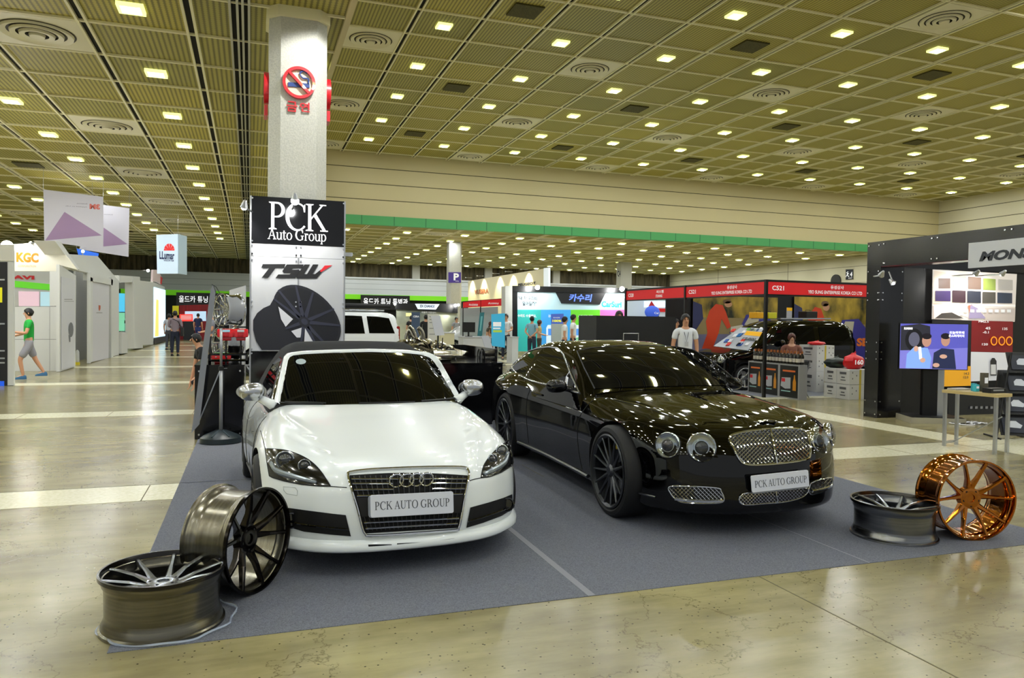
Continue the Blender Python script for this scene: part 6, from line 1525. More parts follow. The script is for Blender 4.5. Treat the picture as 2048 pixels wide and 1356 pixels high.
decal(pL, 'printed_crest', [pxp(pL, zL, [(763, 660), (778, 662), (777, 690), (770, 706), (764, 692)])], mat('crest_red', 'b4532c', .5), t, 2, .003); decal(pL, 'printed_line', [pxp(pL, zL, rect(745, 716, 792, 722))], JT, t, 2, .003)
slab('wall', pL, pxp(pL, zL, [(865, 462), (922, 470), (922, 1045), (865, 1058)]), .10, WL, t)
t = top('fire_extinguisher', xp(*zL(600, 1140), -5.1), 'small yellow-based extinguisher at the foot between the white booths', 'extinguisher'); t.location.z = 0
b = MB(); b.lathe([(0, 0), (.07, 0), (.07, .08), (0, .08)], 16); b.build('base', mat('yellow_base', 'c9b81e', .5), t); b = MB(); b.lathe([(.055, .08), (.055, .40), (.02, .46), (0, .46)], 16); b.build('cylinder', mat('grey_cylinder', 'a9aaa6', .4), t)
t = top('white_booth', (-4.9, 38, 0), 'open white booth with a square pillar and blue-lit inner screens', 'booth')
slab('counter', pL, pxp(pL, zL, [(922, 866), (968, 872), (968, 1030), (922, 1036)]), .6, WL, t, .1)
slab('pillar', pL, pxp(pL, zM, [(80, 290), (150, 290), (182, 1062), (90, 1070)]), .35, mat('pillar_light', 'c9cac6', .5), t, .05)
slab('beam', pL, pxp(pL, zM, [(-60, 275), (150, 290), (150, 345), (-60, 355)]), .3, WL, t)
pS = Pl((-8.5, 38, 0), (0, 1, 0)); slab('dark_back', pS, rect(4, 0, 21, 3.4), .05, mat('booth_inner_dark', '0c0e10', .6), t, -.1)
slab('screen', pS, pxp(pS, zL, [(900, 566), (968, 570), (968, 712), (900, 712)]), .04, LIT('screen_sky', '4fb4d8', 1.0), t); slab('screen', pS, pxp(pS, zL, [(900, 718), (968, 718), (968, 860), (900, 860)]), .04, LIT('screen_mint', '7cc8a0', .8), t)
slab('red_strip', pS, pxp(pS, zM, rect(0, 505, 80, 545)), .04, LIT('red_strip', '8c1c22', .4), t)
y_ = xp(*zM(40, 860), -6.4).y; small_car('yellow_car', (-7.6, y_+.5), R_(70), 3.6, 1.65, [(0, .5), (.1, .7), (.8, .85), (1.4, 1.25), (2.6, 1.3), (3.4, .95), (3.6, .6)], None, mat('yellow_paint', 'e0b400', .2, 0, 1), 'bright yellow sports car inside the open white booth', win=[([(0, 1.45, 1.15)[1:], (2.4, 1.2)], [(1.3, .92), (2.6, .92)])])
t = top('white_booth', (-4.9, 46, 0), 'white end booth with a tall glowing blue-white light box', 'booth')
slab('wall', pL, pxp(pL, zM, [(150, 330), (308, 350), (308, 1026), (180, 1032)]), .2, WL, t); slab('wall', pL, pxp(pL, zM, [(308, 345), (438, 400), (438, 985), (308, 1022)]), .2, WL, t, -.03)
slab('light_box', pL, pxp(pL, zM, [(312, 402), (436, 436), (436, 930), (312, 950)]), .03, LIT('light_box', 'b8dcec', 1.3), t, .02); decal(pL, 'printed_strip', [pxp(pL, zM, [(330, 530), (358, 545), (358, 935), (316, 940)])], LIT('warm_strip', 'f0b860', 1.2), t, 2, .004, .03)
slab('plinth', pL, pxp(pL, zM, [(312, 955), (436, 935), (432, 985), (312, 1022)]), .03, mat('plinth_dark', '3a3b40', .5), t, .04)
slab('top_sign', pL, pxp(pL, zM, [(295, 215), (345, 215), (392, 300), (380, 372), (345, 345), (290, 340)]), .1, mat('sign_pinkish', 'd9c4c4', .5), t, .05); slab('red_mark', pL, pxp(pL, zM, [(375, 285), (397, 305), (385, 375), (372, 365)]), .02, PRED, t, .06)
# side hall lights on the left wall
for px, py in ((25, 466), (60, 476)):
    pass
# hanging banners
pH = Pl((-7, 27.5, 0), (1, 0, 0)); BN = mat('banner_cloth', 'c6c3cc', .7); PUR = mat('banner_mauve', '9a7fa0', .7)
def hang(o, pts_top, plane):
    for q in pts_top: b = MB(); p = plane.p(*q)-o.location; b.tube([p, (p.x, p.y, LZ-.02-o.location.z)], .006, 5); b.build('wire', STEEL, o)
t = top('hanging_banner', (-7, 27.5, 4), 'near hanging white banner with mauve triangle and mirrored red 3M mark', 'banner')
uv = pxp(pH, z1f, [(235, 78), (560, 118), (560, 405), (240, 358)]); slab('cloth', pH, uv, .012, BN, t); hang(t, uv[:2], pH)
decal(pH, 'printed_triangle', [pxp(pH, z1f, [(245, 355), (350, 200), (552, 328)])], PUR, t, 1, .002)
a, c = pxp(pH, z1f, [(542, 188), (486, 156)]); text('mirrored_mark', '3M', pH, a[0], a[1], c[0], c[1], mat('banner_red', 'd06a5c', .6), t, .004, bold=.06)
a, c = pxp(pH, z1f, [(474, 160), (414, 150)]); text('mirrored_text', 'Science.', pH, a[0], a[1], c[0], c[1], mat('banner_grey', '8b8894', .6), t, .004); a, c = pxp(pH, z1f, [(474, 178), (352, 165)]); text('mirrored_text', 'Applied to Life.', pH, a[0], a[1], c[0], c[1], MATS['banner_grey'], t, .004)
pH2 = Pl((-6, 29.5, 0), (1, 0, 0)); t = top('hanging_banner', (-6, 29.5, 4), 'farther hanging white banner with mauve triangle behind the first', 'banner')
uv = pxp(pH2, z1f, [(500, 155), (702, 180), (697, 444), (430, 402)]); slab('cloth', pH2, uv, .012, BN, t); hang(t, uv[:2], pH2); decal(pH2, 'printed_triangle', [pxp(pH2, z1f, [(562, 285), (692, 375), (560, 388)])], PUR, t, 1, .002)
a, c = pxp(pH2, z1f, [(612, 218), (562, 210)]); text('mirrored_text', 'Science.', pH2, a[0], a[1], c[0], c[1], MATS['banner_grey'], t, .004)
pH3 = Pl((-4.5, 36, 0), (1, 0, 0)); t = top('hanging_box_sign', (-4.5, 36, 4), 'hanging pale blue box sign with red half-sun and LLumar lettering', 'sign')
uv = pxp(pH3, z1f, [(848, 325), (965, 320), (965, 535), (852, 535)]); slab('front_face', pH3, uv, .03, LIT('sign_ice', 'c2d4e2', .45), t); hang(t, uv[:2], pH3)
b = MB(); off = t.location; q = [pH3.p(*uv[1]), pH3.p(*uv[2])]; d = V((.28, .9, 0)); b.prism([q[0]-off, q[0]+d-off, q[1]+d-off, q[1]-off], (.02, -.01, 0)); b.build('side_face', mat('sign_ice_side', 'a9bfcc', .5), t)
sun = [circ(918, 410, 29, 24, 38, PI, 2*PI)]; decal(pH3, 'printed_sun', [pxp(pH3, z1f, [(x, y) for x, y in sun[0]])], LIT('sun_red', 'e0302c', .3), t, 1, .003)
for k in range(5): aa = PI+PI*(k+.5)/5; decal(pH3, 'printed_ray', [pxp(pH3, z1f, [(918+10*math.cos(aa), 410+13*math.sin(aa)), (918+29*math.cos(aa)-1, 410+38*math.sin(aa)), (918+29*math.cos(aa)+1.5, 410+38*math.sin(aa))])], MATS['sign_ice'], t, 2, .003)
a, c = pxp(pH3, z1f, [(865, 456), (946, 416)]); text('sign_lettering', 'LLumar', pH3, a[0], a[1], c[0], c[1], mat('navy_ink', '1c2a5a', .5), t, .012, bold=.03); a, c = pxp(pH3, z1f, [(888, 468), (942, 460)]); text('sign_lettering', 'WINDOW FILM', pH3, a[0], a[1], c[0], c[1], MATS['navy_ink'], t, .012)
pH4 = Pl((-8, 33, 0), (1, 0, 0)); t = top('hanging_sign', (-8, 33, 4), 'small blue-edged sign hanging under the white banners', 'sign'); uv = pxp(pH4, z1f, [(415, 398), (535, 425), (533, 440), (425, 434)]); slab('board', pH4, uv, .02, LIT('sign_blue', '2a6ae0', .3), t); hang(t, uv[:1], pH4)
# far end of the aisle: old-car tuning zone
FY = FARY-1.2; pF = Pl((0, FY, 0), (1, 0, 0)); GLW = LIT('glow_letters', 'ffffff', 1.0)
for (a0, c0, z_, nm) in (((585, 566), (1100, 506), zM, 'left of the display tower'), ((160, 445), (462, 402), z3, 'right of the display tower')):
    a, c = pxp(pF, z_, [a0, c0]); t = top('zone_sign', pF.p(a[0], a[1]), 'glowing white Korean letters on the far black wall, '+nm, 'sign'); text('glowing_letters', '올드카 튜닝 특별관', pF, a[0], a[1], c[0], c[1], GLW, t, .02, bold=.0)
    b = MB(); q = pF.p(a[0]-.2, a[1]-.35)-t.location; q2 = pF.p(c[0]+.2, c[1]+.25)-t.location; b.box((q.x, .1, q.z), (q2.x, .3, q2.z)); b.build('sign_board', BPOST, t)
pR = Pl((0, 54, 0), (1, 0, 0)); t = top('container_stage', (-5, 54, 0), 'dark red container stage with lit opening at the far end', 'stage')
uv = pxp(pR, zM, [(590, 600), (990, 588), (990, 950), (590, 950)]); uv = uv[:2]+[(uv[2][0], 0), (uv[3][0], 0)]; slab('container_side', pR, uv, 1.5, noise_mat('container_red', '7c1018', '96141c', 1.5, .6, 2, (14, 1, .1)), t)
slab('lit_opening', pR, pxp(pR, zM, rect(650, 665, 880, 770)), .02, LIT('opening_lit', 'a8c4d8', .8), t, .02); slab('red_screen', pR, pxp(pR, zM, [(598, 698), (740, 696), (742, 772), (600, 772)]), .05, LIT('screen_red', 'e43c34', 1.0), t, .5)
for y in (712, 728, 744): decal(pR, 'screen_line', [pxp(pR, zM, rect(615, y, 728, y+8))], PW, t, 1, .003, .5)
slab('dark_display', pR, [(u_, max(v_, 0)) for u_, v_ in pxp(pR, zM, rect(640, 775, 760, 990))], .3, mat('dark_stage', '14161a', .5), t, .6)
t = top('yellow_drape', (-7, 56, 0), 'yellow-lit panel beside the red container', 'panel'); pR2 = Pl((0, 56, 0), (1, 0, 0)); slab('panel', pR2, pxp(pR2, zM, rect(515, 605, 582, 705)), .1, LIT('yellow_lit', 'b8b01c', .5), t)
q = fl(335, 676); small_car('rally_car', (q.x-1.2, q.y+2), R_(60), 4.0, 1.7, [(0, .5), (.1, .75), (1, .92), (1.6, 1.35), (2.9, 1.38), (3.7, .95), (4, .7)], None, mat('rally_white', 'c9cdd6', .3, 0, 1), 'white and dark rally car parked before the far black wall', win=[([(1.7, 1.28), (2.7, 1.3)], [(1.4, .98), (3.0, .98)])])
# ------------------------------------------------------------------ booths between the tower and the right side
def PY(Y): return Pl((0, Y, 0), (1, 0, 0))
# white off-roader
q = yp(803, 690, 21.0); xt = q.x
sp_ = [(0, .6), (.08, 1.0), (.35, 1.08), (1.1, 1.14), (1.35, 1.25), (1.95, 1.66), (2.4, 1.74), (3.2, 1.76), (4.2, 1.76), (4.55, 1.70), (4.72, 1.1), (4.78, .6)]
suv, SS, SF = small_car('off_roader', (xt-4.75, 21.9), -PI/2, 4.78, 1.9, sp_, None, mat('suv_white', 'e2e6e8', .25, 0, 1), 'white off-roader facing left, partly hidden by the display tower', win=[([(2.1, 1.62), (2.55, 1.64), (2.9, 1.64)], [(1.75, 1.18), (2.3, 1.16), (2.9, 1.15)]), ([(3.0, 1.64), (3.4, 1.64), (3.65, 1.63)], [(3.0, 1.15), (3.4, 1.15), (3.72, 1.15)]), ([(3.78, 1.63), (4.1, 1.62), (4.4, 1.58)], [(3.84, 1.16), (4.2, 1.16), (4.55, 1.16)])], wheels=(.9, 3.85), wr=.37, beltz=1.15)
b = MB()
for s_ in (-.6, .6): b.tube([(s_, 2.3, 1.80), (s_, 4.3, 1.80)], .022, 8)
b.build('roof_rail', SILV, suv)
b = MB(); b.tube([(.45, 2.0, 1.92), (.45, 4.5, 1.92)], .07, 12); b.build('roof_tube', SATIN, suv)
b = MB(); b.obox((-.1, 3.2, 1.86), (1.0, 1.8, .04)); b.build('roof_rack', mat('rack_tan', '8e8468', .6), suv)
b = MB(); b.obox((.955, 3.10, 1.02), (.02, .18, .035), bev=.008); b.build('door_handle', MATS['suv_white'], suv)
b = MB(); b.obox((.80, 4.66, 1.15), (.16, .10, .42), bev=.03); b.build('tail_lamp', MATS['red_tail_lamp'], suv)
# white hatchback
q = yp(873, 680, 32); q2 = yp(968, 680, 32); LL = q2.x-q.x
small_car('hatchback', (q.x, 32.9), -PI/2, max(LL, 3.9), 1.75, [(0, .5), (.1, .8), (.9, 1.0), (1.6, 1.38), (2.3, 1.48), (3.2, 1.44), (3.7, 1.2), (LL, .7)], None, mat('hatch_white', 'dfe3e6', .25, 0, 1), 'white hatchback with dark windows behind the white desks', win=[([(1.5, 1.28), (2.2, 1.40), (2.35, 1.40)], [(1.1, 1.02), (1.8, 1.02), (2.35, 1.0)]), ([(2.45, 1.40), (3.0, 1.38)], [(2.45, 1.0), (3.1, 1.02)])])
# exchange booth
p = PY(38); t = top('exhibition_booth', (4.5, 38, 0), 'booth with pale EX CHANGE name plate on a black header', 'booth')
S3 = lambda n, pts, th, m, n0=0: slab(n, p, pxp(p, z3, pts), th, m, t, n0)
S3('header', [(375, 432), (800, 435), (800, 500), (375, 472)], .1, BPOST, .1); S3('back_wall', [(385, 465), (805, 480), (805, 720), (385, 720)], .05, noise_mat('backdrop_grey_green', '6e766c', 'b4b8a0', .7, .5, 3), 0)
S3('name_plate', [(508, 435), (675, 438), (650, 475), (528, 472)], .03, LIT('plate_ice', 'cfdbe6', .5), .14)
a, c = pxp(p, z3, [(543, 460), (642, 444)]); text('name_lettering', 'EX CHANGE', p, a[0], a[1], c[0], c[1], MATS['navy_ink'], t, .16, bold=.03)
S3('light_strip', [(450, 498), (540, 500), (540, 520), (450, 520)], .02, LIT('yellow_glow', 'e0d890', .6), .02)
a, c = pxp(p, z3, [(555, 500), (655, 488)]); text('name_lettering', '자동차 리본센터', p, a[0], a[1], c[0], c[1], PW, t, .03)
p = PY(27.5); t = top('info_panel', (p.px(*z3(517, 600))[0], 27.5, 0), 'slate-blue upright panel among the visitors behind the off-roader', 'panel'); S3('panel', [(490, 492), (546, 492), (546, 720), (490, 720)], .06, mat('slate_panel', '3d4d66', .5))
a, c = pxp(p, z3, [(500, 528), (540, 516)]); text('panel_text', 'CERA', p, a[0], a[1], c[0], c[1], PW, t, .004)
t = top('info_panel', (p.px(*z3(650, 600))[0], 27.7, 0), 'pale printed info board behind the man in the black suit', 'panel'); p = PY(27.7); S3('panel', [(600, 505), (670, 505), (670, 700), (600, 700)], .05, mat('pale_board', 'c9c7c0', .5))
for y in (520, 540, 560, 600, 640): decal(p, 'printed_line', [pxp(p, z3, rect(610, y, 660, y+6))], JT, t, 1, .003)
# column sign
YC2 = 43.5-.39-.02; p = PY(YC2); t = top('column_sign', (p.px(908, 555)[0], YC2, 4), 'purple sign with white P wrapped on the far column', 'sign')
S3('board', [(740, 220), (826, 220), (826, 292), (740, 292)], .02, LIT('purple_sign', '3c2a7a', .3)); a, c = pxp(p, z3, [(775, 275), (812, 228)]); text('sign_lettering', 'P', p, a[0], a[1], c[0], c[1], PW, t, .01, bold=.04); a, c = pxp(p, z3, [(788, 284), (812, 278)]); text('sign_lettering', '코엑스', p, a[0], a[1], c[0], c[1], PW, t, .01)
# cream lit wall
XW = yp(1092, 560, 33).x; p = Pl((XW, 33, 0), (0, -1, 0)); t = top('exhibition_booth', (XW, 33, 0), 'long cream booth wall lit from above with PEUGEOT lettering', 'booth'); CRM = mat('cream_booth_wall', 'e6dcb6', .6)
S3('wall', [(875, 280), (1395, 195), (1395, 700), (875, 620)], .15, CRM); S3('end_cap', [(1393, 193), (1425, 189), (1425, 700), (1393, 700)], .1, LIT('end_cap_white', 'dfe6ea', .4), .02)
a, c = pxp(p, z3, [(920, 372), (1015, 330)]); text('wall_lettering', 'VUSERA', p, a[0], a[1], c[0], c[1], mat('letter_rust', 'b06a48', .5), t, .02, bold=.04); a, c = pxp(p, z3, [(1217, 316), (1338, 283)]); text('wall_lettering', 'PEUGEOT', p, a[0], a[1], c[0], c[1], INK, t, .02, bold=.05)
for k, x in enumerate((905, 985, 1095, 1185, 1290)):
    u, v_ = p.px(*z3(x, 268-75*(x-875)/520)); q = p.p(u, v_+.05, .45); tl = top('wall_lamp', q, 'small arm lamp over the cream booth wall', 'lamp', 'arm lamps over the cream wall'); b = MB(); b.tube([(.40, 0, 0), (0, 0, 0)], .012, 6); b.ball((0, 0, 0), .04); b.build('lamp_head', STEEL, tl)
    ld = bpy.data.lights.new('arm_lamp', 'SPOT'); ld.energy = 160; ld.spot_size = R_(100); ld.spot_blend = .5; ld.color = (1, .86, .55); ld.shadow_soft_size = .05; lo = bpy.data.objects.new('arm_lamp', ld); COL.objects.link(lo); lo.parent = tl; lo.location = (0, 0, -.06); lo.rotation_euler = V((.5, 0, -1)).to_track_quat('-Z', 'Y').to_euler()
# slim frame booth
p = PY(31); t = top('exhibition_booth', (p.px(*z3(980, 600))[0], 31, 0), 'slim black-framed booth with two red name strips', 'booth')
for pts in ([(840, 425), (958, 412), (958, 455), (840, 462)], [(962, 412), (1115, 402), (1115, 448), (962, 456)]): S3('name_strip', pts, .03, RED, .03)
for pts in ([(838, 418), (1117, 398), (1117, 404), (838, 426)], [(838, 420), (843, 420), (843, 665), (838, 665)], [(958, 412), (963, 412), (963, 680), (958, 680)], [(1108, 400), (1117, 400), (1117, 700), (1108, 700)]): S3('frame_bar', pts, .06, BPOST, .0)
a, c = pxp(p, z3, [(878, 450), (940, 436)]); text('strip_lettering', '카스킨코리아', p, a[0], a[1], c[0], c[1], PW, t, .04); a, c = pxp(p, z3, [(1010, 440), (1080, 428)]); text('strip_lettering', '(주)오토메이션', p, a[0], a[1], c[0], c[1], PW, t, .04)
S3('glass_view', [(845, 465), (1108, 455), (1108, 640), (845, 650)], .02, mat('pale_backdrop', 'aeb4b4', .5), -.6)
# standees
def standee(pts, Y, m, lab, extra=()):
    global p, t
    p = PY(Y); q = pxp(p, z3, pts); t = top('standee_banner', (q[0][0], Y, 0), lab, 'banner'); uv = list(q); lowest = min(v_ for u, v_ in uv)
    slab('banner', p, uv, .01, m, t)
    b = MB(); us = [u for u, v_ in uv if v_ < lowest+.4]; b.box((min(us)-q[0][0], -.08, 0), (max(us)-q[0][0], .08, .05)); b.tube([((sum(us)/len(us))-q[0][0], .03, .04), ((sum(us)/len(us))-q[0][0], .02, max(lowest, .1)+.4)], .012, 6); b.build('foot', STEEL, t)
    for e, mm in extra: decal(p, 'printed_block', [pxp(p, z3, e)], mm, t, 1, .003)
standee([(1033, 507), (1126, 500), (1126, 735), (1035, 722)], 24.5, LIT('standee_blue', '3aa4cc', .25), 'sky blue standee banner left of the standing white-shirt man', ((rect(1045, 590, 1100, 560), MATS['print_white']), (rect(1045, 608, 1095, 598), MATS['print_white']), (rect(1045, 630, 1105, 615), LIT('print_lime', 'a8c84a', .2))))
standee([(955, 495), (986, 493), (970, 655), (938, 655)], 25.5, mat('standee_teal', '2e6e74', .5), 'narrow teal slanted banner with pale script left of the blue standee', (([(962, 520), (974, 520), (962, 620), (952, 620)], mat('teal_pale', '6fb0b0', .5)),))
# desks
def desk(pts, Y, m, lab, d=.6):
    global p, t
    p = PY(Y); q = pxp(p, z3, pts); x0, x1 = min(u for u, v_ in q), max(u for u, v_ in q); zt = max(v_ for u, v_ in q); t = top('reception_desk', (x0, Y, 0), lab, 'desk')
    b = MB(); b.box((0, 0, 0), (x1-x0, d, zt-.03)); b.build('body', m, t); b = MB(); b.box((-.02, -.02, zt-.03), (x1-x0+.02, d, zt)); b.build('desktop', WHP, t); return x0, x1, zt
DW = mat('desk_white', 'c6c8ca', .5)
x0, x1, zt = desk([(842, 660), (1030, 735)], 23.0, DW, 'white reception desk with a dark monitor before the hatchback')
t = top('monitor', ((x0*.75+x1*.25), 23.2, zt), 'dark desktop monitor on the white reception desk', 'monitor'); b = MB(); b.obox((0, 0, .30), (.42, .04, .32)); b.build('screen', SATIN, t); b = MB(); b.obox((0, .02, .08), (.05, .03, .15)); b.obox((0, 0, .008), (.22, .16, .015)); b.build('stand', SATIN, t)
desk([(690, 630), (780, 730)], 22.5, mat('cream_cabinet', 'cfc9a4', .5), 'cream cabinet standing left of the white desk')
x0, x1, zt = desk([(1176, 660), (1216, 790)], 25.8, DW, 'tall white counter right of the standing white-shirt man')
# car-repair comparison booth
Yc = 29.0; p = PY(Yc); t = top('exhibition_booth', (p.px(*z3(1550, 600))[0], Yc, 0), 'bright multicolour booth with blue Korean sign and CarSuri logo', 'booth'); E_ = .30
S3('frame', [(1165, 312), (1955, 330), (1955, 362), (1165, 355)], .2, BPOST, .1); S3('frame_side', [(1165, 350), (1206, 352), (1206, 720), (1165, 720)], .2, BPOST, .1); S3('white_pillar', [(1120, 316), (1168, 312), (1168, 720), (1120, 720)], .5, WL, .15)
S3('backdrop', [(1206, 352), (1965, 360), (1965, 476), (1206, 476)], .05, LIT('bd_ice', 'b4d2dc', .15))
for x0, x1, c_ in ((1206, 1372, '2fa9a4'), (1372, 1575, '3a97dc'), (1575, 1775, '62c22a'), (1775, 1965, 'e46ab0')): S3('colour_panel', rect(x0, 476, x1, 760), .05, LIT('bd_'+c_, c_, E_))
S3('sign_board', [(1468, 352), (1812, 360), (1770, 441), (1510, 433)], .05, mat('sign_near_black', '1a1a1e', .4), .05)
def T3(s_, x0, y0, x1, y1, m, n=.01, **k): a, c = pxp(p, z3, [(x0, y0), (x1, y1)]); return text('sign_lettering', s_, p, a[0], a[1], c[0], c[1], m, t, n, **k)
T3('카수리', 1558, 419, 1718, 371, LIT('blue_glow', '5a78e8', .9), .06, bold=.03, shear=.15); T3('CarSuri', 1785, 458, 1922, 420, LIT('cyan_letters', '2aa0c8', .4), bold=.04)
T3('"내 차 수리비', 1215, 410, 1345, 384, INK); T3('얼마일까"', 1245, 448, 1340, 420, INK); T3('수리도 수월해요,', 1212, 528, 1340, 508, PW); T3('수리 비교 견적', 1625, 532, 1725, 512, PW); T3('공업사 수리', 1422, 528, 1450, 510, PW)
for x in (1408, 1600): S3('phone_print', roundpts(x, 588, x+130, 760) if False else [(x+10, 580), (x+120, 580), (x+130, 600), (x+130, 760), (x, 760), (x, 600)], .01, LIT('phone_pale', 'cfe0ea', .4), .012)
for x in (1420, 1612): S3('phone_screen', rect(x, 605, x+100, 650), .01, LIT('phone_blue', '4a8ae0', .4), .024)
S3('side_panel', [(1965, 340), (2050, 350), (2050, 760), (1965, 760)], .1, LIT('side_ice', 'c9dce6', .35))
p = PY(26.5); t = top('standee_banner', (p.px(*z3(1485, 600))[0], 26.5, 0), 'violet standee with yellow 100% print before the blue panel', 'banner'); S3('banner', [(1442, 505), (1527, 503), (1527, 700), (1442, 700)], .02, LIT('violet_blue', '4a62c0', .25)); a, c = pxp(p, z3, [(1450, 560), (1512, 544)]); text('print', '100%', p, a[0], a[1], c[0], c[1], LIT('yel', 'e8e03a', .4), t, .004, bold=.04); a, c = pxp(p, z3, [(1455, 535), (1500, 526)]); text('print', '카수리견적', p, a[0], a[1], c[0], c[1], PW, t, .004)
S3('white_board', [(1442, 572), (1522, 572), (1522, 700), (1442, 700)], .01, WHP, .02)
q = yp(*z3(1660, 650), 24.5); small_car('green_car', (q.x, 25.4), -PI/2, 3.8, 1.7, [(0, .6), (.15, .9), (.9, 1.05), (1.5, 1.4), (2.8, 1.42), (3.6, 1.0), (3.8, .7)], None, mat('lime_paint', '6cc83a', .2, 0, 1), 'lime green car front beside the black partition', win=[([(1.6, 1.32), (2.6, 1.34)], [(1.3, 1.05), (2.8, 1.05)])])
# black partition behind the coupe
Yb = 14.3; p = PY(Yb); uv = pxp(p, z3, [(1750, 513), (2290, 513)]); a = yp(1193, 631, Yb); c = yp(1352, 631, Yb)
t = top('black_partition', (a.x, Yb, 0), 'plain black partition standing directly behind the coupe roof', 'partition'); b = MB(); b.box((0, 0, 0), (c.x-a.x, .08, a.z)); b.build('panel', mat('partition_black', '0e0f12', .5), t)
b = MB(); b.box((0, .08, 0), (.04, .9, a.z)); b.box((c.x-a.x-.04, .08, 0), (c.x-a.x, .9, a.z)); b.build('return_panel', MATS['partition_black'], t)
q = yp(1247, 676, 13.6); q2 = yp(1277, 667, 13.6); t = top('metal_stand', (q.x, 13.6, 0), 'small brushed metal display stand before the black partition', 'stand'); b = MB(); b.tube([(0, 0, q.z-.15), (0, 0, q2.z), (q2.x-q.x, 0, q2.z), (q2.x-q.x, 0, q.z-.15)], .012, 6); b.build('arch', SILV, t); b = MB(); b.box((-.05, 0, 0), (q2.x-q.x+.05, .3, q.z-.15)); b.build('plinth', BPOST, t)
# things seen through the C520 opening
p = PY(23.5); S4 = lambda n, pts, th, m, n0=0: slab(n, p, pxp(p, z4, pts), th, m, t, n0)
t = top('exhibition_booth', (p.px(*z4(400, 420))[0], 23.5, 0), 'far booth with small red strips and bright screen seen through the C520 frame', 'booth')
S4('wall', [(180, 345), (570, 345), (570, 620), (180, 620)], .05, LIT('far_ice', 'b9c6cf', .3)); S4('screen', [(300, 350), (505, 350), (505, 392), (300, 392)], .03, LIT('far_screen', 'cfe4f4', .8), .03); S4('strip', [(352, 398), (545, 402), (545, 425), (352, 422)], .05, RED, .06); S4('red_print', [(325, 385), (345, 348), (370, 385)], .01, PRED, .07); S4('green_panel', [(505, 350), (575, 350), (575, 400), (540, 400)], .03, mat('far_green', '5a7a3a', .5), .04)
S4('frame_bar', rect(390, 425, 396, 560), .05, BPOST, .06); S4('frame_bar', rect(545, 400, 550, 560), .05, BPOST, .06)
b = MB(); q = p.px(*z4(308, 425)); q = p.p(*q, .5)-t.location; b.ball(q, .30, (1, .3, .75)); b.build('blue_dome', LIT('dome_blue', '3f62d8', .3), t)
a, c = pxp(p, z4, [(310, 437), (342, 424)]); text('dome_lettering', 'Car', p, a[0], a[1], c[0], c[1], PW, t, .62)
# signs on columns and the side wall
p = Pl((RX-.01, 26, 0), (0, -1, 0)); uv = pxp(p, z4, [(1680, 133), (1730, 131), (1730, 200), (1680, 203)]); t = top('exit_sign', p.p(uv[0][0], uv[3][1]), 'black square sign with white running figure and 4 on the side wall', 'sign'); slab('board', p, uv, .03, LIT('sign_navy', '14161e', .1), t, .04)
U4 = lambda pts: pxp(p, z4, pts); decal(p, 'printed_runner', [U4(circ(1695, 150, 4, 8, 4)), U4([(1690, 155), (1700, 158), (1696, 172), (1706, 182), (1702, 185), (1690, 174)]), U4([(1690, 170), (1684, 186), (1681, 184), (1687, 168)]), U4([(1685, 152), (1704, 160), (1703, 163), (1684, 156)])], WHT, t, 1, .003, .045)
a, c = U4([(1710, 182), (1727, 150)]); text('sign_lettering', '4', p, a[0], a[1], c[0], c[1], WHT, t, .05, bold=.04); a, c = U4([(1700, 196), (1727, 188)]); text('sign_lettering', 'EXIT', p, a[0], a[1], c[0], c[1], WHT, t, .05)
t = top('wall_clock', p.p(*p.px(1673, 562)), 'round dark disc on the side wall behind the red fascia', 'disc'); b = MB(); b.cyl((-.10, 0, 0), .45, .08, 32, 'x'); b.build('disc', mat('disc_dark', '2c2a26', .5), t)
p = PY(52-.5); t = top('column_sign', (COL3.x, 51.5, 4), 'small C4 letters on the column above the black partition', 'sign'); a, c = pxp(p, z3, [(1893, 250), (1915, 210)]); text('sign_lettering', 'C4', p, a[0], a[1], c[0], c[1], INK, t, .01, bold=.04)
# ------------------------------------------------------------------ visitors and staff
SKIN = mat('skin', 'c08e6e', .55); SKIN2 = mat('skin_pale', 'd3a688', .55); HAIR = mat('black_hair', '0d0b0a', .5); HAIRB = mat('brown_hair', '4a2416', .45); EYE = mat('eye_dark', '1a1210', .3); LIP = mat('lips', '9a5348', .5)
def skinmesh(name, pts, edges, rad, m, parent, sub=2, root=0):
    bm = bmesh.new(); ly = bm.verts.layers.skin.verify(); vs = []
    for p, r in zip(pts, rad):
        v_ = bm.verts.new(p); v_[ly].radius = (r, r) if not hasattr(r, '__len__') else r; vs.append(v_)
    for a, c in edges: bm.edges.new((vs[a], vs[c]))
    vs[root][ly].use_root = True
    me = bpy.data.meshes.new(name); bm.to_mesh(me); bm.free(); o = bpy.data.objects.new('tmp', me); COL.objects.link(o)
    o.modifiers.new('k', 'SKIN').use_smooth_shade = True; s_ = o.modifiers.new('s', 'SUBSURF'); s_.levels = sub; s_.render_levels = sub
    dg = bpy.context.evaluated_depsgraph_get(); m2 = bpy.data.meshes.new_from_object(o.evaluated_get(dg)); bpy.data.objects.remove(o); bpy.data.meshes.remove(me)
    m2.name = name; m2.materials.clear(); m2.materials.append(m); o = bpy.data.objects.new(name, m2); COL.objects.link(o); o.parent = parent
    for p in m2.polygons: p.use_smooth = True
    return o
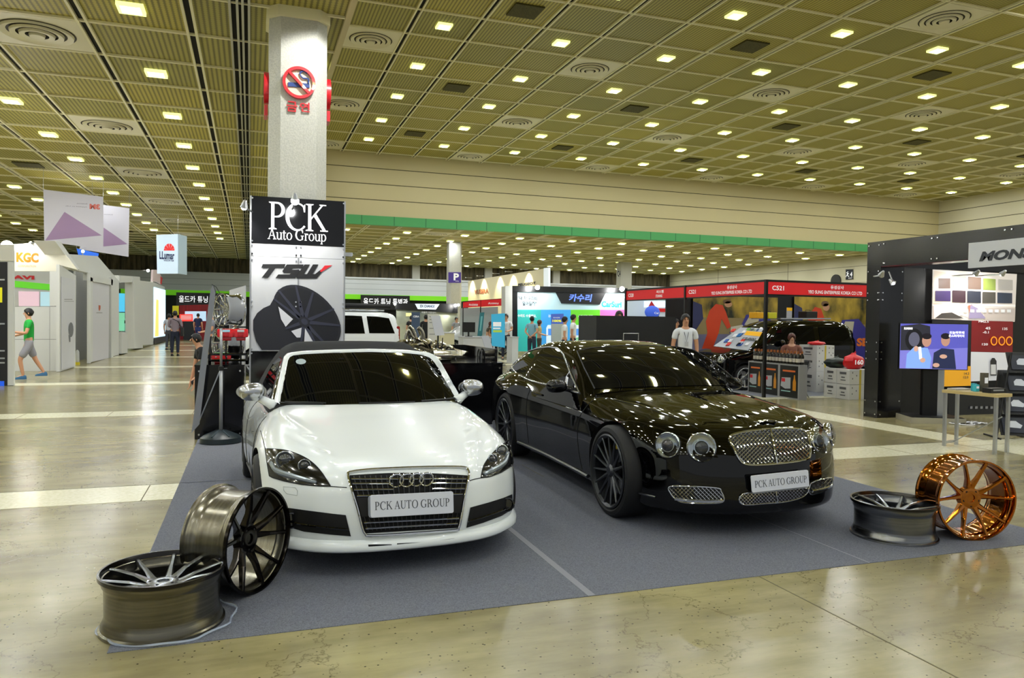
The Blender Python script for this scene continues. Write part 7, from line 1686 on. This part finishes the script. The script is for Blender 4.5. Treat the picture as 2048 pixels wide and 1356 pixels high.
def person(loc, rz, h, label, shirt, trousers, arms='down', legs='stand', hair='short', shorts=False, sleeves='short', skin=None, lean=0, female=False, shoes='1a1a1a', back=None, lanyard=False, group=None, face=True, seat=None):
    """faces -Y before rotation; h = height in metres"""
    k = h/1.75; t = empty('person', loc, rz, label=label, cat='person', group=group); t.scale = (k,)*3; S = skin or SKIN
    sm, tm = pm('cloth_'+shirt, shirt, .8), pm('cloth_'+trousers, trousers, .8)
    ln = lambda z: -lean*max(0, z-.95)
    hip, kn, an = .93, .50, .08; sit = legs == 'sit'
    J = []; E = []; Rr = []
    def add(p, r, par=None): J.append(p); Rr.append(r); n = len(J)-1; (E.append((par, n)) if par is not None else None); return n
    pel = add((0, 0, .96), (.145, .10)); wai = add((0, ln(1.12), 1.12), (.125, .095), pel); che = add((0, ln(1.30), 1.30), (.155, .105), wai); shc = add((0, ln(1.42), 1.42), (.09, .075), che)
    nk = add((0, ln(1.50)-.005, 1.50), .052, shc); jaw = add((0, ln(1.56)-.02-.0, 1.565), (.062, .075), nk); hd = add((0, ln(1.64)-.01, 1.64), (.076, .092), jaw); cr = add((0, ln(1.70)+.0, 1.705), (.062, .075), hd)
    L = {}
    for sg in (-1, 1):
        sh = add((sg*.185, ln(1.41), 1.405), .058, shc)
        if arms == 'down': el, wr = (sg*.235, ln(1.15)+.02, 1.13), (sg*.235, ln(.9)-.03, .90)
        elif arms == 'front': el, wr = (sg*.23, ln(1.15)-.02, 1.15), (sg*.09, -.25, 1.10)
        elif arms == 'back': el, wr = (sg*.25, .08, 1.15), (sg*.06, .16, .98)
        elif arms == 'swing': el, wr = (sg*.23, -.06, 1.14), (sg*.19, -.30, 1.12+.05*sg)
        elif arms == 'reach': el, wr = (sg*.24, -.18, 1.20), (sg*.16, -.42, 1.12)
        elif arms == 'floor': el, wr = (sg*.22, ln(1.3)-.10, 1.05), (sg*.20, ln(1.4)-.15, .72)
        ei = add(el, .043, sh); wi = add(wr, .028, ei); d = (V(wr)-V(el)).normalized(); pal = add(tuple(V(wr)+d*.06), (.034, .02), wi)
        sd = V((sg*1.0, 0, 0)) if abs(d.x) < .7 else V((0, -1, 0)); sd = (sd-d*sd.dot(d)).normalized(); cu_ = d.cross(sd)*(1 if d.cross(sd).y < 0 else -1)
        for q, ln_ in ((-1.5, .065), (-.5, .078), (.5, .084), (1.5, .074)):
            b0 = V(wr)+d*.085+sd*q*.016; f1 = add(tuple(b0), .010, pal); f2 = add(tuple(b0+d*ln_*.55+cu_*.008), .0085, f1); add(tuple(b0+d*ln_*.9+cu_*.028), .007, f2)
        th = add(tuple(V(wr)+d*.035+sd*.036*-sg), .011, pal); add(tuple(V(wr)+d*.075+sd*.058*-sg+cu_*.012), .009, th)
        hx = add((sg*.085, 0, .90), (.088, .095), pel)
        if legs == 'stand': kp, ap = (sg*.10, -.01, .50), (sg*.105, .02, .085)
        elif legs == 'stride': kp, ap = ((sg*.09, -.16*sg-.03, .50), (sg*.09, -.22*sg+.10, .10+(.06 if sg < 0 else 0)))
        elif legs == 'sit': kp, ap = (sg*.12, -.42, .50+.40), (sg*.12, -.40, .10+.42-.0)
        elif legs == 'kneel': kp, ap = (sg*.12, -.30, .75), (sg*.12, -.05, .55)
        ki = add(kp, .058, hx); ai = add(ap, .036, ki); add((ap[0], ap[1]-.13, ap[2]-.05), (.036, .026), ai)
        L[sg] = (kp, ap, el, wr, sh)
    dz = {'sit': -.42, 'kneel': -.50}.get(legs, 0)
    fix = lambda P: [(x, y, z+dz) for x, y, z in P]
    body = skinmesh('body', fix(J), E, Rr, S, t, 2)
    # clothes follow the same joints, a little fuller
    P = [(0, 0, .82), (0, ln(1.08), 1.08), (0, ln(1.30), 1.30), (0, ln(1.42), 1.425)]; R2 = [(.165, .118), (.148, .115), (.172, .122), (.105, .085)]; E2 = [(0, 1), (1, 2), (2, 3)]
    if female: R2 = [(.15, .11), (.115, .095), (.145, .115), (.09, .075)]
    for sg in (-1, 1):
        kp, ap, el, wr, sh = L[sg]; n = len(P); shp = J[sh]
        P += [shp, tuple(V(shp).lerp(V(el), .62 if sleeves == 'short' else 1.0))]; R2 += [.070, .062 if sleeves == 'short' else .054]; E2 += [(3, n), (n, n+1)]
        if sleeves == 'long': P.append(tuple(V(el).lerp(V(wr), .92))); R2.append(.042); E2.append((n+1, n+2))
    skinmesh('shirt', fix(P), E2, R2, sm, t, 2)
    P = [(0, 0, 1.05), (0, 0, .90)]; R2 = [(.150, .108), (.155, .12)]; E2 = [(0, 1)]
    for sg in (-1, 1):
        kp, ap = L[sg][0], L[sg][1]; n = len(P); P += [(sg*.09, 0, .84), kp if not shorts else tuple(V((sg*.09, 0, .84)).lerp(V(kp), .92))]; R2 += [(.098, .108), .074 if not shorts else .092]; E2 += [(1, n), (n, n+1)]
        if not shorts: P.append(tuple(V(kp).lerp(V(ap), .95))); R2.append(.056); E2.append((n+1, n+2))
    skinmesh('shorts' if shorts else 'trousers', fix(P), E2, R2, tm, t, 2)
    for sg in (-1, 1):
        ap = V(fix([L[sg][1]])[0]); b = MB(); b.grid([[(ap.x+x*w_, ap.y+y, max(ap.z-.085, 0)+z) for x, z in ((-1, 0), (-1, hh*.5), (-.6, hh), (.6, hh), (1, hh*.5), (1, 0))] for y, w_, hh in ((.07, .02, .05), (.06, .038, .09), (0, .042, .105), (-.08, .045, .07), (-.15, .042, .05), (-.19, .02, .03))], True, True); b.build('shoe', pm('shoe_'+shoes, shoes, .5), t)
    hz_ = V(fix([(0, ln(1.64)-.01, 1.64)])[0]); b = MB(); b.M = Matrix.Translation(hz_)
    N1, N2 = 14, 24; rows = []
    for i in range(N1+1):
        ph = PI*i/N1*.78; rw = []
        for j in range(N2):
            th = 2*PI*j/N2; fr = max(0, -math.sin(th)); cut = 1-.54*fr**1.3
            p2 = ph*cut if hair != 'long' else ph*(1-.50*fr**3)
            r_ = (.090+.005*math.sin(j*5+i), .108+.005*math.cos(j*7+i)); rw.append((r_[0]*math.sin(p2)*math.cos(th), r_[1]*math.sin(p2)*math.sin(th)+.008, .112*math.cos(p2)+.010))
        rows.append(rw)
    if hair == 'long':
        for z in (-.10, -.20, -.30, -.38): rows.append([((.085+.02*math.sin(j))*math.cos(2*PI*j/N2)*(1 if math.sin(2*PI*j/N2) > -.3 else 1.0), max(.095*math.sin(2*PI*j/N2)+.02, -.01), z+.01*math.sin(3*j)) for j in range(N2)])
    b.grid(rows, True, True); b.build('hair', HAIRB if hair == 'long' else HAIR, t)
    if face:
        for sg in (-1, 1): b = MB(); b.ball(hz_+V((sg*.029, -.083, .0)), .0085, (1.3, .7, .8), 8); b.build('eye', EYE, t); b = MB(); b.tube([hz_+V((sg*.016, -.090, .018)), hz_+V((sg*.045, -.082, .018))], .004, 5); b.build('eyebrow', HAIR, t); b = MB(); b.ball(hz_+V((sg*.078, .0, -.012)), .022, (.45, .7, 1.2), 10); b.build('ear', S, t)
        b = MB(); b.tube([hz_+V((0, -.086, .005)), hz_+V((0, -.106, -.032)), hz_+V((0, -.088, -.040))], [.007, .014, .008], 8); b.build('nose', S, t); b = MB(); b.tube([hz_+V((-.022, -.082, -.062)), hz_+V((0, -.089, -.062)), hz_+V((.022, -.082, -.062))], [.003, .006, .003], 6); b.build('mouth', LIP, t)
    if back:
        b = MB(); b.obox(V(fix([(0, .17+ln(1.2), 1.20)])[0]), (.28, .14, .40), bev=.04); b.build('backpack', pm('bag_'+back, back, .7), t)
        b = MB(); 
        for sg in (-1, 1): b.tube([V((sg*.11, .12, 1.42+dz)), V((sg*.12, -.02, 1.47+dz)), V((sg*.12, -.12, 1.36+dz)), V((sg*.13, -.10, 1.15+dz))], .016, 6)
        b.build('backpack_strap', pm('bag_'+back, back), t)
    if lanyard:
        b = MB(); b.tube([(-.05, .0, 1.46+dz), (-.04, -.115, 1.38+dz), (0, -.135, 1.20+dz), (.04, -.115, 1.38+dz), (.05, 0, 1.46+dz)], .005, 5); b.build('lanyard', pm('lanyard_dark', '20222a'), t); b = MB(); b.obox((0, -.14, 1.16+dz), (.07, .006, .09)); b.build('name_card', WHP, t)
    return t
def at(px, feet_y): return fl(px, feet_y)
P1 = at(58, 759); person(P1, R_(-75), 1.70, 'man in green polo shirt and grey shorts striding left past the booth wall', '1e9e3c', '8f8e96', 'swing', 'stride', shorts=True, lean=-.0, shoes='2d5f86', face=True)
P2 = at(350, 712); person(P2, R_(175), 1.76, 'man in mauve-grey shirt and dark trousers seen from behind in the aisle', '8a7c86', '1c2236', 'front', 'stand', sleeves='long', back=None)
t = top('shoulder_bag', P2+V((.20, -.12, .95)), 'black shoulder bag at the right side of the man in mauve-grey', 'bag'); b = MB(); b.obox((.06, 0, .0), (.12, .26, .34), bev=.03); b.build('bag_body', SATIN, t); b = MB(); b.tube([(.05, .0, .16), (-.10, -.06, .42), (-.28, -.04, .50)], .014, 6); b.build('strap', SATIN, t)
P3_ = at(396, 687); person(P3_, R_(160), 1.72, 'man in navy T-shirt and navy shorts walking away down the aisle', '18224a', '1d2c66', 'down', 'stride', shorts=True)
P4 = fl(423, 735)+V((0, 0, 0)); person(P4, R_(-80), 1.74, 'man in grey striped T-shirt with a dark backpack facing left', '7d7f88', '15161a', 'front', 'stand', back='16181f')
P5 = fl(393, 800); person((P5.x+.14, P5.y+1.3, 0), R_(-75), 1.70, 'crouching man in black T-shirt reaching down behind the leaning board', '101114', '1a1b20', 'floor', 'kneel', lean=.35)
P6 = at(1011, 720); person(P6, R_(-20), 1.82, 'man in white short-sleeved shirt and dark trousers standing with hands together', 'd6d8d8', '1a2030', 'front', 'stand', lanyard=True)
P7 = at(1063, 722); person(P7, R_(140), 1.74, 'man in pale blue polo seen from behind with hands clasped at his back', '7fa9ba', '2a3346', 'back', 'stand')
P8 = at(1080, 722); person(P8+V((.15, .5, 0)), R_(60), 1.60, 'long-haired woman in yellow-beige top beside the pale blue polo man', 'b9a766', '4a4438', 'front', 'stand', hair='long', female=True, skin=SKIN2)
P9 = at(1128, 735); person(P9+V((-.0, 0, 0)), R_(70), 1.72, 'man in white polo facing right before the bright panels, left of the pair', 'dfe1e0', '2a2c34', 'down', 'stand')
P10 = at(1154, 735); person(P10+V((.1, .6, 0)), R_(60), 1.80, 'man in white polo facing right before the green panel, right of the pair', 'e4e6e4', '2a2c34', 'down', 'stand')
P11 = yp(1238, 640, 15.6); person((P11.x, 15.6, 0), R_(-15), 1.82, 'person whose dark hair shows above the black partition', '3a3c44', '22242c', 'down', 'stand')
P12 = yp(1371, 640, 12.9); person((P12.x, 12.9, 0), R_(-20), 1.74, 'man in white polo with a lanyard standing behind the black coupe', 'd9dce0', '20232c', 'down', 'stand', lanyard=True)
P12b = yp(1358, 640, 16.5); person((P12b.x-.1, 16.5, 0), R_(20), 1.66, 'dark-haired person half hidden behind the lanyard man', '3a3e4a', '22242c', 'down', 'stand')
P13 = yp(1583, 690, 14.15); person((P13.x, 14.15, .10), R_(-30), 1.66, 'seated young woman with long brown hair behind the bottle counter', '7a4f42', '2a2c34', 'front', 'sit', hair='long', female=True, skin=SKIN2)
b = MB(); b.obox((P13.x, 14.2, .50), (.4, .4, .03)); 
for x in (-.17, .17):
    for y in (-.17, .17): b.bar((P13.x+x, 14.2+y, 0), (P13.x+x, 14.2+y, .49), .025)
tag(b.build('stool', SATIN), 'black stool under the seated woman behind the bottles', 'stool')
P14 = at(851, 712); person(P14, R_(170), 1.76, 'man in black suit seen from behind near the exchange booth', '14151a', '14151a', 'down', 'stand', sleeves='long')
P15 = at(863, 712); person(P15+V((.1, .6, 0)), R_(-160), 1.78, 'man in white shirt behind the black-suited man, seen from behind', 'd2d4d6', '1c1e26', 'back', 'stand')
P16 = at(822, 700); person(P16, R_(150), 1.74, 'person in black top beside the slate-blue column panel', '15161a', '20222a', 'down', 'stand')
P17 = at(800, 698); person(P17, R_(200), 1.70, 'person in white and blue vest behind the white off-roader', 'c9d2e6', '3a3e4a', 'down', 'stand')
P18 = at(791, 698); person(P18+V((0, .8, 0)), R_(-20), 1.72, 'person in pale blue shirt beyond the off-roader tail', 'a9bfe2', '30343e', 'down', 'stand')
P19 = at(912, 700); person(P19, R_(10), 1.70, 'distant dark-haired person by the white hatchback', '8c8f96', '30343e', 'down', 'stand')
P20 = at(338, 700); person(P20, R_(160), 1.66, 'person in pale top walking beyond the mauve-grey man', 'b9bcc8', '3a3c44', 'down', 'stand')
P21 = at(980, 715); person(P21, R_(30), 1.5, 'small dark-haired person in dark patterned top by the blue standee', '4a4438', '2a2c34', 'down', 'stand', hair='long', female=True)
# ------------------------------------------------------------------ booth spotlights that glare in the picture
BULB = mat('spot_bulb', 'ffffff', .5, emit='ffffff', es=220)
def spotlight(p, target, power, lab, size=.05, cone=70, arm=None, col=(1, .97, .9)):
    t = empty('spotlight', p, label=lab, cat='spotlight'); d = (V(target)-V(p)).normalized()
    b = MB(); b.tube([-d*.10, -d*.02, d*.0], [.02, .045, .05], 12); 
    if arm: b.tube([V((0, 0, 0)), V(arm)], .012, 6)
    b.build('housing', STEEL, t)
    b = MB(); b.ball((0, 0, 0), size); b.build('bulb', BULB, t)
    ld = bpy.data.lights.new('spot_beam', 'SPOT'); ld.energy = power; ld.spot_size = R_(cone*2 if cone < 90 else 170); ld.spot_blend = .6; ld.shadow_soft_size = .06; ld.color = col
    lo = bpy.data.objects.new('spot_beam', ld); COL.objects.link(lo); lo.parent = t; lo.location = d*(size+.04); lo.rotation_euler = d.to_track_quat('-Z', 'Y').to_euler()
    return t
p = yp(590, 402, 10.0); spotlight(p, (.6, YT, 1.6), 35, 'glaring spotlight on an arm above the black tower sign', .05, 60, (0, .5, -.02))
p = yp(488, 415, 10.3); spotlight(p, (-.4, 11.2, 1.2), 60, 'small glaring spotlight left of the black tower sign', .035, 60, (.12, .3, -.02))
p = V((CX+.1, CY-1.3, LZ-.35)); 
def bulb(px, py, Y, tgt, pw, lab, size=.05, col=(1, .97, .9), arm=(0, .3, -.02), cone=60): return spotlight(yp(px, py, Y), tgt, pw, lab, size, cone, arm, col)
bulb(1075, 575, 28.4, (9.5, 29, 1.2), 30, 'glaring spotlight over the left end of the CarSuri booth', .09)
bulb(1244, 578, 28.4, (13.2, 29, 1.2), 30, 'glaring spotlight over the right end of the CarSuri booth', .10)
bulb(790, 608, 37.6, (3.8, 38, 1.5), 150, 'spotlight at the left end of the exchange booth header', .06); bulb(917, 610, 37.6, (7, 38, 1.5), 150, 'spotlight at the right end of the exchange booth header', .06)
bulb(1762, 551, 9.6, (10.4, 11.5, .8), 25, 'small glaring lamp at the left of the black truss pillar', .03, arm=(.1, .25, 0)); bulb(1787, 567, 9.7, (10.3, 8.5, 1.0), 15, 'warm small lamp hanging before the black truss pillar', .02, (1, .8, .5), (0, .1, .2))
q = yp(1955, 548, SY-.55)
for px, lab in ((1950, 'left'), (2003, 'right')):
    q = yp(px, 549, SY-.5); spotlight(q, (q.x, SY+.1, q.z-.5), 20, 'small lamp glaring on the picture wall, %s of the two' % lab, .025, 60, (0, .45, 0))
bulb(296, 541, 44, (-4.9, 46, 1.5), 120, 'small spotlight above the end booth of the left aisle', .07, arm=(-.3, 0, 0)); bulb(264, 566, 38, (-6.5, 39, 1), 120, 'small lamp above the square pillar of the open booth', .05)
bulb(14, 492, 19.4, (-7, 23.8, 3.0), 60, 'bright flood lamp above the near white booth corner', .12, cone=50); bulb(62, 487, 23.2, (-6.6, 23.8, 3.3), 25, 'small arm lamp over the KGC sign', .05, cone=60)
p_ = (-5.6, 30.2, 3.8); spotlight(p_, (-5.2, 29.5, 5.0), 120, 'floodlight on the gable roof aimed up at the hanging banner', .05, 50, (0, 0, -.4))
# the lamp that washes the top of the column
q = yp(655, 40, 10.9); ld = bpy.data.lights.new('column_wash', 'SPOT'); ld.energy = 200; ld.spot_size = R_(90); ld.spot_blend = .4; ld.shadow_soft_size = .1
lt = empty('column_spotlight', (CX+.55, CY-1.5, LZ-.06), label='ceiling spotlight washing the top of the near column', cat='spotlight'); b = MB(); b.cyl((0, 0, -.04), .09, .09, 16); b.build('housing', STEEL, lt)
lo = bpy.data.objects.new('column_wash', ld); COL.objects.link(lo); lo.parent = lt; lo.location = (0, 0, -.08); lo.rotation_euler = V((-.2, .75, -1)).to_track_quat('-Z', 'Y').to_euler()
# no-smoking roundel and letters on the column
pc = Pl((CX, CY-CW/2-.002, 0), (1, 0, 0)); SR = mat('sign_red', 'c81e28', .35, 0, .5); SBL = mat('sign_navy_blue', '24407e', .4)
zc6 = lambda x, y: (480+x/3.229, y/3.229)
c0 = pc.px(*zc6(380, 540)); r0 = abs(pc.px(*zc6(485, 540))[0]-c0[0])
t = empty('no_smoking_sign', (CX, CY-CW/2, c0[1]), label='round red no-smoking roundel with red Korean letters on the near column', cat='sign'); off = t.location
b = MB(); b.M = Matrix.Translation(pc.p(c0[0], c0[1], .05)-off)@Matrix.Rotation(PI/2, 4, 'X'); b.lathe([(r0, -.045), (r0, .02), (r0*.82, .02), (r0*.82, -.045)], 48, close=True); b.build('ring', SR, t)
b = MB(); b.M = Matrix.Translation(pc.p(c0[0], c0[1], .02)-off)@Matrix.Rotation(PI/2, 4, 'X'); b.lathe([(0, 0), (r0*.84, 0), (r0*.84, -.015)], 40); b.build('disc', mat('sign_cream_disc', 'd6cfb4', .5), t)
d = r0*.62; b = MB(); b.bar(pc.p(c0[0]-d, c0[1]+d, .05)-off, pc.p(c0[0]+d, c0[1]-d, .05)-off, .04, r0*.26, up=(0, -1, 0)); b.build('diagonal_bar', SR, t)
slab('cigarette', pc, pxp(pc, zc6, [(310, 535), (448, 545), (448, 572), (310, 562)]), .02, SBL, t, .04)
b = MB(); b.tube(smoothpts([pc.p(*pc.px(*zc6(x, y)), .045)-off for x, y in ((440, 545), (438, 515), (405, 510), (385, 480), (410, 465), (432, 480))], 4), .012, 6); b.build('smoke', SBL, t)
a, c = pc.px(*zc6(300, 720)), pc.px(*zc6(370, 660)); text('korean_lettering', '금', pc, a[0], a[1], c[0], c[1], SR, t, .02, depth=.05, bold=.015); a, c = pc.px(*zc6(385, 722)), pc.px(*zc6(450, 668)); text('korean_lettering', '연', pc, a[0], a[1], c[0], c[1], SR, t, .02, depth=.05, bold=.015)
for sg, lab in ((-1, 'left'), (1, 'right')):
    t2 = empty('no_smoking_sign', (CX+sg*(CW/2), CY, c0[1]), label='red no-smoking roundel seen edge-on on the %s face of the near column' % lab, cat='sign'); b = MB(); b.M = Matrix.Rotation(sg*PI/2, 4, 'Y'); b.lathe([(r0, 0), (r0, .07), (r0*.82, .07), (r0*.82, 0)], 48, close=True); b.build('ring', SR, t2)
    b = MB(); b.obox((sg*.04, 0, -r0*1.55), (.05, r0*1.2, .16)); b.build('letter_block', SR, t2)
